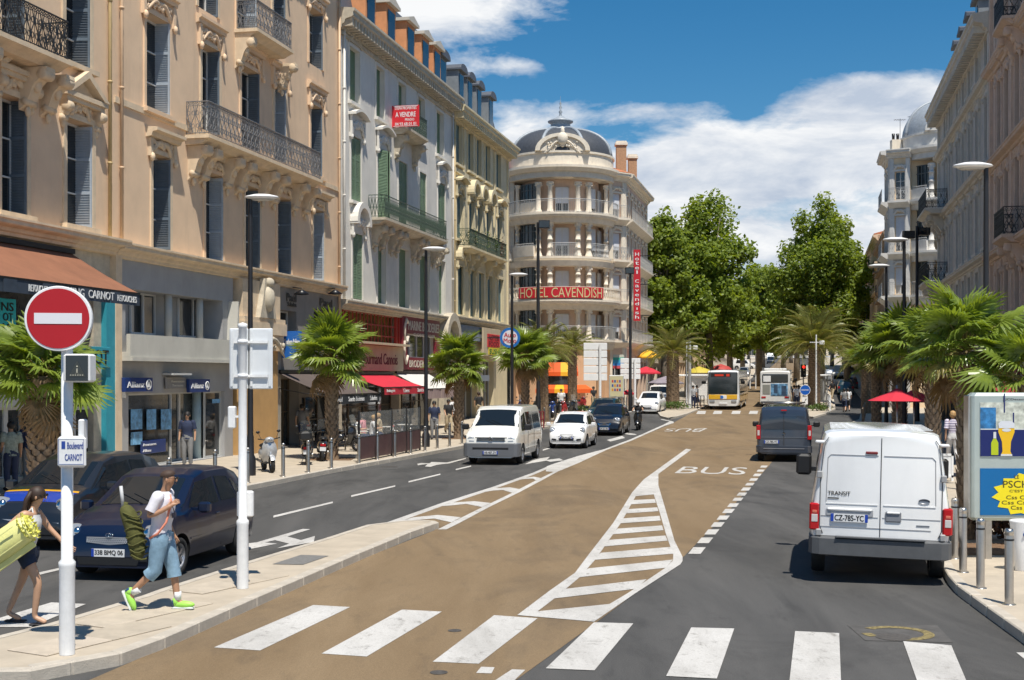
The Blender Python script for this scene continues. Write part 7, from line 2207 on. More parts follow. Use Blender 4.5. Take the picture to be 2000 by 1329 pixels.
def vehicle(key,car,label,cat,px,py,heading_v,front=True,name='parked_car',body=None,wheels=(),wr=.3,rim=RIM,ground=None,roll=0,group=None):
    """put so that the visible end's ground centre is at the pixel; heading_v = vanishing pixel of its length axis; front=True: nose towards the camera"""
    g=G(px,py) if ground is None else Vector(ground);d=Vector(((heading_v-1000)/2500,1,0)).normalized()
    h=-d if front else d
    base=g+d*(car.L/2)
    slope=(gz(base.y+3)-gz(base.y-3))/6
    t=thing(name,label,cat,(base.x,base.y,gz(base.y)+.006),math.atan2(h.y,h.x),group)
    t.rotation_euler=(roll,slope*(1 if front else-1),math.atan2(h.y,h.x))
    inner=Matrix.Translation((-car.L/2,0,0))
    o=put('body',body or MESH[key],t)
    o.location=(-car.L/2,0,0)
    for x in wheels:
        for s in (-1,1):wheel(o,x,s*(car.W/2-.13),wr,s,rim)
    return t,o


# --- white Transit-like panel van, seen from behind
t,o=vehicle('TR',TR,'large white panel van seen from behind in the right hand lane','van',1716,1142,1606,False,'delivery_van',wheels=(.98,3.95),wr=.33,roll=.022)
vt=t;Z=lambda y:(1142-y)/135.5
b=MB();W_=.985
prb=[(-.10,.42),(-.13,.46),(-.13,.60),(-.06,.64),(.0,.65),(.0,.42)]
def sweep_bumper(par,car,z0,z1,d,m,rear=True,name='bumper',wrap=.5,k=22,inset=0):
    v=[];n=k;hw=car.W/2-.02
    path=[]
    xe=-d if rear else car.L+d;sg=1 if rear else-1
    path=[(xe+sg*wrap,-hw-.03),(xe+sg*.16,-hw-.03),(xe+sg*.06,-hw+.02),(xe+sg*.015,-hw+.12),(xe,-hw*.6),(xe,0),(xe,hw*.6),(xe+sg*.015,hw-.12),(xe+sg*.06,hw-.02),(xe+sg*.16,hw+.03),(xe+sg*wrap,hw+.03)]
    for x,y in path:
        inn=Vector((car.L/2-x,-y,0));inn=Vector((sg*.14 if abs(y)<hw-.1 else 0,-math.copysign(.10,y) if abs(y)>hw-.1 else 0,0))
        v+=[(x+inn.x,y+inn.y,z0),(x,y,z0+.03),(x,y,(z0+z1)/2),(x,y,z1-.03),(x+inn.x*.5,y+inn.y*.5,z1),(x+inn.x,y+inn.y,z1)]
    f=[(i*6+j,i*6+(j+1)%6,(i+1)*6+(j+1)%6,(i+1)*6+j) for i in range(len(path)-1) for j in range(6)]
    if rear:f=[tuple(reversed(q)) for q in f]
    f+=[tuple(range(6)),tuple((len(path)-1)*6+i for i in reversed(range(6)))]
    return MB().add(v,f,0,False).build(name,m,par)
sweep_bumper(o,TR,.37,.66,.09,BPL_,wrap=.62)
MB().box(-.12,-.02,-.62,.62,.655,.672).build('bumper_step',BPL_,o)
xr=-.004
# door gaps
line_seam([(xr,0,.68),(xr,0,2.10)],'door_gap',o,.007)
for s in (-1,1):
    line_seam([(xr,s*.80,.70),(xr,s*.845,.80),(xr,s*.845,1.5),(xr,s*.79,2.02),(xr,s*.74,2.09)],'door_gap',o,.007)
    line_seam([(xr,s*.04,1.845),(xr,s*.70,1.845),(xr,s*.745,1.80),(xr,s*.76,1.16)],'panel_crease',o,.005,flat('crease_grey',(.3,.3,.31),.6))
    line_seam([(xr,s*.04,1.135),(xr,s*.76,1.135)],'panel_crease',o,.007,P_WH)
    line_seam([(xr,s*.03,.955-0),(xr,s*.83,.955-0)],'panel_crease',o,.004,flat('crease_grey',(.3,.3,.31),.6))
line_seam([(xr,-.82,.66),(xr,.82,.66)],'door_gap',o,.008)
line_seam([(xr,-.70,.80),(xr,.84,.80)],'panel_crease',o,.005,flat('crease_grey',(.3,.3,.31),.6))
# tail lights
for s in (-1,1):
    y0,y1=sorted((s*.855,s*.992));o2=MB().bbox(-.03,.16,y0,y1,.74,1.13,.02).build('tail_light',TLR,o)
    MB().bbox(-.036,-.028,y0+.02,y1-.03,.86,.97,.004).build('reverse_lens',TLW,o2);MB().bbox(-.036,-.028,y0+.03,y1-.04,.99,1.03,.004).build('indicator_lens',flat('orange_lens',(.6,.15,.1),.2),o2)
    for z in (.66,1.50):MB().bbox(-.05,.01,s*.86-.04,s*.86+.04,z,z+.10,.012).build('hinge',flat('hinge_grey',(.3,.3,.3),.4),o)
    MB().bbox(-.02,.14,min(s*.80,s*.93),max(s*.80,s*.93),2.00,2.045,.015).build('gutter_cap',P_WH,o)
# number plate recess, handles, badge, high brake light (y>0 is the left side of the van, which shows left)
MB().bbox(-.014,-.001,.10,.76,.955,1.06,.01).build('plate_recess',flat('recess_shadow_grey',(.33,.34,.36),.5),o)
b=MB();b.prism([(-.76,1.09),(-.10,1.09),(-.14,.99),(-.70,.99)],0,0);
MB().bbox(-.035,-.002,.12,.74,1.035,1.075,.015).build('plate_hood',P_WH,o)
plate(o,-.012,.935,True,'CZ-785-YC',.52,.115,y=.43)
MB().bbox(-.02,-.001,-.29,-.07,.90,1.05,.015).build('handle_recess',flat('recess_grey',(.2,.21,.23),.5),o);MB().bbox(-.04,-.018,-.27,-.09,1.02,1.05,.01).build('handle',P_WH,o)
MB().lathe([(.001,0),(.075,0),(.08,.01)],20,0,Matrix.Translation((-.002,-.60,1.215)) @ Matrix.Rotation(-PI/2,4,'Y') @ Matrix.Diagonal((.45,1,1,1))).build('oval_badge',flat('badge_grey',(.13,.15,.18),.3),o)
MB().bbox(-.025,.0,.05,.22,1.865,1.905,.01).build('high_brake_light',flat('dull_red',(.15,.01,.015),.3),o)
MB().box(-.008,-.001,-.68,-.50,.855,.872).build('badge_strip',flat('badge_grey',(.13,.15,.18),.3),o)
b=MB();Mr=Matrix.Translation((-.008,0,0)) @ Matrix.Rotation(-PI/2,4,'Z');text(b,'TRANSIT',-.74,-.42,1.255,1.315,0,0,Mr,thick=0);b.box(-.74,-.58,-.001,0,1.205,1.222,0,Mr);b.build('lettering',PLK,o)
for i in range(7):line_seam([(.3+i*.35,-.72,2.224),(.3+i*.35,.72,2.224)],'roof_rib',o,.005,P_WH)
for s in (-1,1):
    MB().bbox(3.62,3.74,min(s*1.0,s*1.26),max(s*1.0,s*1.26),1.26,1.62,.04).build('mirror',TRM,o);MB().box(3.66,3.72,min(s*.93,s*1.05),max(s*.93,s*1.05),1.33,1.40).build('mirror_arm',TRM,o)
    side_patch(TR,[(3.05,1.25),(3.75,1.25),(3.45,1.95),(3.05,2.0)],s,'side_window',CGL,o);side_patch(TR,[(.35,.55),(3.4,.55),(3.4,.64),(.35,.64)],s,'side_moulding',BPL_,o,.012)
    side_patch(TR,[(.5,1.22),(2.7,1.22),(2.7,1.98),(.5,1.98)],s,'side_panel',P_WH,o,.008)
top_patch(TR,3.42,4.05,.70,.80,'windscreen',CGL,o)

# --- cream minibus, nose to the camera
def front_bits(c,o,patchl,body,ws,sidew,grille,lights,plate_z,plate_s,pm=TRM,mir=None,mm=None,bump=None,fog=None):
    top_patch(c,*ws,'windscreen',CGL,o)
    for s in (-1,1):
        for q in sidew:side_patch(c,q,s,'side_window',CGL,o)
        for q in lights:
            if patchl:end_patch(c,[(s*y,z) for y,z in q],'headlight',HLG,o,off=.014);continue
            y0,y1=min(a for a,_ in q),max(a for a,_ in q);z0,z1=min(b_ for _,b_ in q),max(b_ for _,b_ in q);yc,zc_=(y0+y1)/2,(z0+z1)/2
            xx=c.front(yc,zc_);x2=c.front(y1-.02,zc_);an=math.atan2(xx-x2,y1-yc)*.9
            T=Matrix.Translation((xx-.035,s*yc,zc_)) @ Matrix.Rotation(-s*an,4,'Z') @ Matrix.Rotation(-.45,4,'Y')
            lo_=MB().sph((0,0,0),1.0,16,0,T,sc=(.075,(y1-y0)*.60,(z1-z0)*.62)).build('headlight',HLG,o)
            MB().sph((.045,-s*(y1-y0)*.12,0),1.0,10,0,T,sc=(.04,(y1-y0)*.2,(z1-z0)*.33)).build('lamp',CHR,lo_)
        if fog:end_patch(c,[(s*y,z) for y,z in fog],'fog_light',TRM,o,off=.012)
    for q in grille:end_patch(c,q,'grille',pm,o,off=.012)
    if plate_s:plate(o,c.front(0,plate_z)+.012,plate_z,False,plate_s,eu=plate_s[0] != '3',h=.115)
    xc=ws[1]+.03;xn=c.L-.30;wb=ws[3]-.04
    for s in (-1,1):
        line_seam([(x,s*(wb+(x-xc)*-.10),c.topz(x,wb+(x-xc)*-.10)+.001) for x in [xc+(xn-xc)*i/5 for i in range(6)]],'bonnet_gap',o,.0035)
        MB().tube([(ws[1]+.01,s*.10+.2,c.topz(ws[1],.3)+.02),(ws[1]-.22,s*.10-.25,c.topz(ws[1]-.22,.3)+.02)],.007,4).build('wiper',TRM,o)
    line_seam([(c.front(y,.50)+.002,y,.50) for y in [-.6,-.4,-.2,0,.2,.4,.6]],'bumper_gap',o,.0035)
    if mir:mirror(c,o,mir[0],mir[1],mm or TRM,mir[2] if len(mir)>2 else 1)


t,o=vehicle('T5',T5,'cream minibus with grey bumper approaching in the left carriageway','van',958,909,1490,True,'minibus',wheels=(.88,3.88),wr=.33)
front_bits(T5,o,1,0,(3.50,4.20,.74,.83),[[(3.1,1.12),(3.95,1.12),(3.62,1.62),(3.12,1.74)],[(1.9,1.12),(3.0,1.12),(3.0,1.74),(1.9,1.74)],[(.3,1.12),(1.8,1.12),(1.8,1.74),(.35,1.70)]],
           [[(-.50,.80),(.50,.80),(.56,.96),(-.56,.96)]],[[(.58,.79),(.80,.80),(.82,.97),(.60,.97)]],0,None,mir=(3.85,1.18,1.2))
sweep_bumper(o,T5,.26,.74,.03,mat('mid_grey_bumper',(.13,.135,.145),.5,var=.06,scale=5),rear=False,wrap=.55)
MB().bbox(4.9,4.925,-.62,.62,.52,.60,.01).build('lower_grille',TRM,o);plate(o,4.925,.42,False,'AB-487-ZV')
for z in (.84,.88,.92):MB().box(4.80,4.875,-.48,.48,z,z+.01).build('grille_bar',flat('grille_grey',(.1,.1,.1)),o)
MB().lathe([(.055,0),(.075,0),(.075,.02),(.055,.02)],20,0,Matrix.Translation((4.87,0,.88)) @ Matrix.Rotation(PI/2,4,'Y')).build('emblem',CHR,o)
MB().tube([(4.885,-.045,.915),(4.885,0,.835),(4.885,.045,.915)],.006,4).build('emblem_mark',CHR,o)
for s in (-1,1):line_seam([(3.05,s*.957,.45),(3.05,s*.957,1.08)],'door_gap',o);line_seam([(1.85,s*.957,.45),(1.85,s*.957,1.08)],'door_gap',o);line_seam([(.3,s*.955,1.0),(3.0,s*.957,1.0)],'panel_crease',o,.006,flat('crease_beige',(.35,.34,.3)));line_seam([(1.3,s*.96,.52),(3.4,s*.96,.52)],'side_moulding',o,.02,P_CR)

# --- small white hatchback
t,o=vehicle('C1',C1,'small white hatchback following the minibus','car',1106,877,1540,True,'hatchback_car',wheels=(.48,2.82),wr=.28)
front_bits(C1,o,0,0,(2.0,2.58,.66,.72),[[(1.15,.97),(2.35,.97),(1.95,1.30),(1.2,1.34)],[(.35,.99),(1.05,.97),(1.08,1.32),(.6,1.28)]],[[(-.30,.34),(.30,.34),(.34,.50),(.26,.58),(-.26,.58),(-.34,.50)]],
           [[(.52,.64),(.70,.62),(.74,.80),(.60,.86),(.50,.76)]],.44,'DP-221-RK',mir=(2.3,.93,.9),mm=P_WH,fog=[(.42,.34),(.62,.37),(.62,.43),(.42,.40)])
# --- dark city car with chrome grille and a dark one behind
t,o=vehicle('YP',YP,'dark blue small car with chrome grille behind the white hatchback','car',1180,852,1560,True,'hatchback_car',wheels=(.6,2.99),wr=.30)
front_bits(YP,o,0,0,(2.25,2.85,.68,.75),[[(1.2,.98),(2.6,.98),(2.2,1.34),(1.25,1.38)],[(.4,1.0),(1.1,.98),(1.15,1.36),(.65,1.3)]],[[(-.26,.38),(.26,.38),(.22,.26),(-.22,.26)]],
           [[(.42,.66),(.74,.68),(.76,.86),(.62,.90)]],.36,'DP-221-RK',mir=(2.5,.96,.9),mm=P_BK)
end_patch(YP,[(-.24,.48),(.24,.48),(.34,.62),(.30,.76),(-.30,.76),(-.34,.62)],'chrome_grille',CHR,o,off=.02);end_patch(YP,[(-.20,.51),(.20,.51),(.28,.62),(.25,.72),(-.25,.72),(-.28,.62)],'grille',TRM,o,off=.026)
t,o=vehicle('C3',C3,'dark green grey car mostly hidden behind the dark blue one','car',1172,832,1600,True,'hatchback_car',body=recolor(MESH['C3'],P_TL),wheels=(.6,3.06),wr=.30)
front_bits(C3,o,0,0,(2.34,2.94,.68,.75),[[(1.2,.98),(2.6,.98),(2.2,1.34),(1.25,1.38)]],[[(-.3,.4),(.3,.4),(.3,.6),(-.3,.6)]],[[(.5,.66),(.74,.68),(.76,.86),(.56,.88)]],0,None,mir=(2.6,.96,.9),mm=P_TL)
# roof bars
for y in (-.45,.45):MB().tube([(.8,y,1.60),(2.0,y,1.60)],.015,5).build('roof_bar',STEEL,o)
# --- white cars beyond the rider
t,o=vehicle('C3',C3,'white hatchback turning out beyond the scooter rider','car',1264,809,1640,True,'hatchback_car',body=recolor(MESH['C3'],P_WH),wheels=(.6,3.06),wr=.30)
front_bits(C3,o,0,0,(2.34,2.94,.68,.75),[[(1.2,.98),(2.6,.98),(2.2,1.34),(1.25,1.38)]],[[(-.3,.36),(.3,.36),(.34,.52),(-.34,.52)],[(-.3,.6),(.3,.6),(.2,.68),(-.2,.68)]],[[(.48,.62),(.74,.66),(.76,.84),(.56,.84)]],.44,'DP-221-RK',mir=(2.6,.96,.9),mm=P_WH)
t,o=vehicle('KA',KA,'second white car waiting behind the white hatchback at the bend','car',1283,799,1650,True,'hatchback_car',wheels=(.7,3.35),wr=.31)
front_bits(KA,o,0,0,(2.64,3.14,.68,.75),[[(1.3,1.08),(2.8,1.08),(2.5,1.55),(1.35,1.65)]],[[(-.3,.5),(.3,.5),(.3,.7),(-.3,.7)]],[[(.5,.7),(.78,.72),(.8,.9),(.6,.9)]],0,None,mir=(2.9,1.05,.9),mm=TRM)
# --- dark slate van seen from behind
t,o=vehicle('EX',EX,'dark slate grey van seen from behind ahead of the white van','van',1531,903,1588,False,'delivery_van',wheels=(.8,3.8),wr=.33)
end_patch(EX,[(-.78,1.14),(.78,1.14),(.74,1.68),(-.74,1.68)],'rear_window',flat('tinted_glass',(.03,.04,.055),.08,spec=.8),o,rear=True,off=.012)
MB().box(-.026,-.004,-.008,.008,.45,1.72).build('door_gap',SEAM,o)
for s in (-1,1):
    y0,y1=sorted((s*.80,s*.945));o2=MB().bbox(-.03,.12,y0,y1,.78,1.28,.02).build('tail_light',TLR,o);MB().bbox(-.036,-.028,y0+.03,y1-.04,.92,1.1,.004).build('reverse_lens',TLW,o2)
    side_patch(EX,[(3.0,1.12),(3.85,1.12),(3.5,1.66),(3.05,1.74)],s,'side_window',CGL,o);side_patch(EX,[(.3,1.12),(2.9,1.12),(2.9,1.74),(.35,1.7)],s,'side_window',CGL,o)
    MB().tube([(.4,s*.7,2.02),(2.9,s*.7,2.02)],.02,5).build('roof_rail',STEEL,o)
MB().tube([(.9,-.72,2.04),(.9,.72,2.04)],.02,5).build('roof_rail',STEEL,o);MB().tube([(2.2,-.72,2.04),(2.2,.72,2.04)],.02,5).build('roof_rail',STEEL,o)
sweep_bumper(o,EX,.30,.58,.05,P_SG,wrap=.5);line_seam([(-.056,-.7,.47),(-.056,.7,.47)],'bumper_trim',o,.012,flat('pale_trim',(.3,.3,.32),.3));line_seam([(-.012,-.78,.86),(-.012,.78,.86)],'panel_crease',o,.01,flat('slate_light',(.12,.14,.17)))
plate(o,-.01,.70,True,'CZ-785-YC',.52,.11,y=.42);mirror(EX,o,3.7,1.12,TRM,1.2);top_patch(EX,3.36,4.0,.7,.78,'windscreen',CGL,o);MB().bbox(-.03,0,-.1,.1,1.78,1.82,.01).build('high_brake_light',TLR,o)
MB().lathe([(.001,0),(.05,0),(.055,.01)],16,0,Matrix.Translation((-.004,0,.98)) @ Matrix.Rotation(-PI/2,4,'Y')).build('emblem',CHR,o)
# --- navy small car at left with honeycomb grille
gF=Vector((-4.98,19.23,0));gR=Vector((-4.55,21.57,0));dY=(gR-gF).normalized()
side_n=Vector((dY.y,-dY.x,0))*-1
g0=gF-dY*(YA.L-2.93)+Vector((-dY.y,dY.x,0))*(YA.W/2-.03)
hv=1000+2500*dY.x/dY.y
t,o=vehicle('YA',YA,'navy blue small hatchback with honeycomb grille at left behind the walking man','car',0,0,hv,True,'hatchback_car',wheels=(.56,2.93),wr=.29,ground=g0)
front_bits(YA,o,0,0,(2.12,2.74,.66,.73),[[(1.48,.98),(2.55,.98),(2.08,1.33),(1.50,1.38)],[(.72,.98),(1.38,.98),(1.40,1.38),(.9,1.34)],[(.42,1.02),(.66,.99),(.82,1.31),(.66,1.26)]],[],
           [[(.44,.60),(.70,.58),(.76,.72),(.60,.80)]],.415,'338 BMQ 06',mir=(2.45,.93,.95),mm=P_NV,fog=[(.50,.30),(.62,.30),(.62,.36),(.50,.36)])
end_patch(YA,[(-.46,.24),(.46,.24),(.50,.35),(-.50,.35)],'lower_grille',TRM,o,off=.01)
end_patch(YA,[(-.36,.60),(-.33,.545),(0,.515),(.33,.545),(.36,.60),(.36,.63),(-.36,.63)],'grille',TRM,o,off=.010)
b=MB();xg=lambda y,z:YA.front(y,z)+.022
for i in range(-12,13):
    y=i*.029;zb_=.525+abs(y)*.1
    for d_ in (-1,1):b.tube([(xg(y,zb_),y,zb_),(xg(y+d_*.045,.622),max(-.355,min(.355,y+d_*.045)),.622)],.0055,4,cap=False)
for (z_,w_) in ((.63,.36),):b.tube([(xg(-w_,z_),-w_,z_),(xg(0,z_)+.0,0,z_),(xg(w_,z_),w_,z_)],.010,4)
b.build('honeycomb',flat('satin_chrome',(.45,.45,.45),.45,metal=.6),o)
T=Matrix.Translation((xg(0,.655),0,.665)) @ Matrix.Rotation(PI/2-.5,4,'Y');b=MB();b.lathe([(.040,0),(.048,0),(.048,.008),(.040,.008)],18,0,T,sx=.7,sy=1.25);b.lathe([(.018,0),(.025,0),(.025,.01),(.018,.01)],14,0,T,sx=1.2,sy=.8);b.build('emblem',CHR,o)
for s in (-1,1):
    w2=lambda x,z:s*(YA.side(x,z)+.003)
    line_seam([(2.62,w2(2.62,.3),.32),(2.62,w2(2.62,.88),.90)],'door_gap',o,.004);line_seam([(1.43,w2(1.43,.3),.28),(1.43,w2(1.43,.9),.92)],'door_gap',o,.004);line_seam([(.80,w2(.8,.6),.62),(.72,w2(.72,.9),.92)],'door_gap',o,.004)
    line_seam([(.9,w2(.9,.52),.52),(2.6,w2(2.6,.52),.52)],'side_moulding',o,.014,P_NV);MB().bbox(1.55,1.70,min(w2(1.6,.8),w2(1.6,.8)+s*.02),max(w2(1.6,.8),w2(1.6,.8)+s*.02),.80,.825,.006).build('door_handle',P_NV,o)
MB().box(2.30,2.42,-.60,-.42,1.1,1.105) ;line_seam([(YA.L-.02,-.6,.27),(YA.L+.0,0,.24),(YA.L-.02,.6,.27)],'bumper_lip',o,.012,P_NV)
# --- dark car with yellow and blue livery at far left
t,o=vehicle('C3',C3,'dark hatchback with yellow stripe and blue bonnet at the left edge behind the woman','car',48,1076,hv+25,True,'hatchback_car',wheels=(.6,3.06),wr=.30)
front_bits(C3,o,0,0,(2.34,2.96,.70,.77),[[(1.5,1.0),(2.72,1.0),(2.3,1.36),(1.5,1.42)],[(.7,1.0),(1.42,1.0),(1.42,1.42),(.9,1.38)]],[[(-.34,.56),(.34,.56),(.30,.66),(-.30,.66)],[(-.5,.28),(.5,.28),(.5,.40),(-.5,.40)]],
           [[(.40,.64),(.72,.66),(.80,.84),(.66,.88),(.44,.74)]],0,None,mir=(2.66,.97,1),mm=P_DK,fog=[(.52,.34),(.64,.35),(.64,.44),(.52,.43)])
LB_=flat('livery_blue',(.01,.045,.30),.25,coat=1.0);LY=flat('livery_yellow',(.75,.38,.01),.3,coat=1.0);LS=flat('livery_silver',(.35,.37,.40),.3,coat=1.0,metal=.3)
top_patch(C3,3.32,3.64,.70,.55,'blue_bonnet_panel',LB_,o,off=.006);top_patch(C3,3.24,3.32,.68,.71,'yellow_stripe',LY,o,off=.008)
end_patch(C3,[(-.62,.46),(.62,.46),(.66,.54),(-.66,.54)],'silver_bumper_panel',LS,o,off=.009)
# --- buses
YB=paint('bus_yellow',(.72,.40,.015));BGL=flat('bus_glass',(.02,.028,.03),.05,spec=.9)
def bus(label,px,py,hv,front):
    t,o=vehicle('BU',BU,label,'bus',px,py,hv,front,'city_bus',wheels=(3.3,9.3),wr=.48,rim=WHITE)
    L=BU.L
    for s in (-1,1):
        for i in range(6):side_patch(BU,[(.7+i*1.75,1.25),(2.35+i*1.75,1.25),(2.35+i*1.75,2.45),(.7+i*1.75,2.45)],s,'side_window',BGL,o)
        side_patch(BU,[(.2,.62),(11.5,.62),(11.5,1.12),(.2,1.12)],s,'yellow_side_band',YB,o,.008,12)
        mirror(BU,o,11.7,2.0,TRM,1.6,.12)
    if front:
        MB().bbox(11.97,12.02,-1.10,1.10,1.20,2.88,.05).build('windscreen',BGL,o);b=MB();dp=MB().box(12.02,12.03,-.9,.6,2.52,2.78).build('destination_display',flat('display_black',(.02,.01,.01)),o)
        b.box(12.03,12.034,-.62,.05,2.58,2.72);b.box(12.03,12.034,.25,.5,2.56,2.74);b.build('display_text',flat('display_red',(.5,.03,.01),.5,emit=.25),dp)
        MB().bbox(11.98,12.03,-1.08,1.08,.80,1.16,.03).build('yellow_front_band',YB,o);MB().bbox(12.03,12.04,-.15,.28,.84,1.12,.01).build('white_emblem_field',WHITE,o);MB().prism([(-.2,.86),(-.02,.86),(.05,.98),(-.02,1.1),(-.2,1.1)],0,.01,0,Matrix.Translation((12.05,0,0)) @ Matrix.Rotation(PI/2,4,'Z')).build('blue_emblem',flat('emblem_blue',(.02,.15,.5)),o)
        for s in (-1,1):MB().bbox(12.0,12.04,min(s*.62,s*1.02),max(s*.62,s*1.02),.56,.74,.02).build('headlight',HLG,o)
        MB().bbox(12.0,12.04,-.3,.3,.42,.55,.01).build('number_plate',PLW,o)
        b=MB();b.tube([(12.04,-.9,1.25),(12.05,-.1,1.35)],.012,4);b.tube([(12.04,.2,1.25),(12.05,1.0,1.33)],.012,4);b.build('wiper',TRM,o)
        line_seam([(12.03,0.0,1.22),(12.03,0,2.5)],'screen_divider',o,.006)
    else:
        MB().bbox(-.03,.01,-1.02,1.02,2.05,2.75,.05).build('rear_window',BGL,o);MB().bbox(-.04,-.028,.35,.95,2.12,2.6,.01).build('route_panel',WHITE,o)
        pic=MB().bbox(-.025,.0,-1.0,.35,.98,1.98,.02).build('advert',mat('advert_blue',(.12,.26,.42),.4,var=1.0,scale=2.5),o);MB().box(-.03,-.026,-.9,-.5,1.05,1.8).build('advert_figure',mat('advert_dark',(.04,.07,.12),.4,var=.5),pic);MB().box(-.03,-.026,-.2,.1,1.2,1.9).build('advert_figure',mat('advert_dark',(.04,.07,.12),.4,var=.5),pic)
        MB().bbox(-.02,0,.42,1.0,1.1,1.9,.02).build('vent_panel',flat('vent_grey',(.25,.25,.22)),o)
        for s in (-1,1):MB().bbox(-.03,.0,min(s*.75,s*1.1),max(s*.75,s*1.1),.80,.93,.01).build('tail_light',TLR,o)
        MB().bbox(-.05,0,-1.15,1.15,.36,.55,.03).build('bumper',BPL_,o);MB().bbox(.3,2.2,-.9,.9,3.05,3.22,.05).build('roof_unit',P_BW,o)
    return t
bus('yellow and white city bus facing the camera at the median stop',1412,801,1600,True)
bus('white city bus seen from behind with a blue advert',1514,796,1580,False)
# --- far vehicles on the hill and service road
def far(key,car,label,px,py,hv,front,m,name='parked_car',wh=(.6,3.06),cat='car',D=None,rear=True):
    g=G(px,py);t,o=vehicle(key,car,label,cat,px,py,hv,front,name,body=recolor(MESH[key],m),wheels=wh,wr=.30,ground=g)
    a=car.L;zt=[z for x,z in car.top];H_=max(zt)
    for s in (-1,1):side_patch(car,[(.5,car.belt+.06),(a*.68,car.belt+.06),(a*.58,H_-.12),(.65,H_-.12)],s,'side_window',CGL,o)
    if front:top_patch(car,car.top[5][0]+.04 if len(car.top)>6 else a*.6,car.top[6][0]-.04,.66,.72,'windscreen',CGL,o)
    else:end_patch(car,[(-.6,1.02),(.6,1.02),(.55,H_-.2),(-.55,H_-.2)],'rear_window',CGL,o,rear=True)
    if not front:
        for s in (-1,1):MB().bbox(-.03,.05,min(s*.6,s*.78),max(s*.6,s*.78),.7,.9,.01).build('tail_light',TLR,o)
    else:
        for s in (-1,1):end_patch(car,[(s*.5,.62),(s*.72,.64),(s*.74,.82),(s*.55,.82)],'headlight',HLG,o,off=.014)
    return t
far('KA',KA,'white small van crossing the lane far up the hill',1476,722,-9000,True,P_WH,'delivery_van',(.7,3.35),'van')
far('C3',C3,'dark car far up the hill behind the white van',1505,711,1570,True,P_DK)
far('KA',KA,'white van far up the hill in front of the hilltop trees',1504,704,1570,True,P_WH,'delivery_van',(.7,3.35),'van')
far('C3',C3,'silver car between the buses on the far side of the median',1452,738,1570,True,P_SV)
far('YP',YP,'grey car passing left of the median mast',1432,744,1570,True,P_DK)
far('C3',C3,'dark car parked on the service road at right, nearest one',1652,772,1600,False,P_TL)
far('KA',KA,'white van parked on the service road behind the dark car',1638,757,1600,False,P_WH,'delivery_van',(.7,3.35),'van')
far('YP',YP,'black car parked on the service road beside the white van',1662,762,1600,False,P_BK)
far('C3',C3,'silver car at the top of the service road',1622,744,1600,False,P_SV)

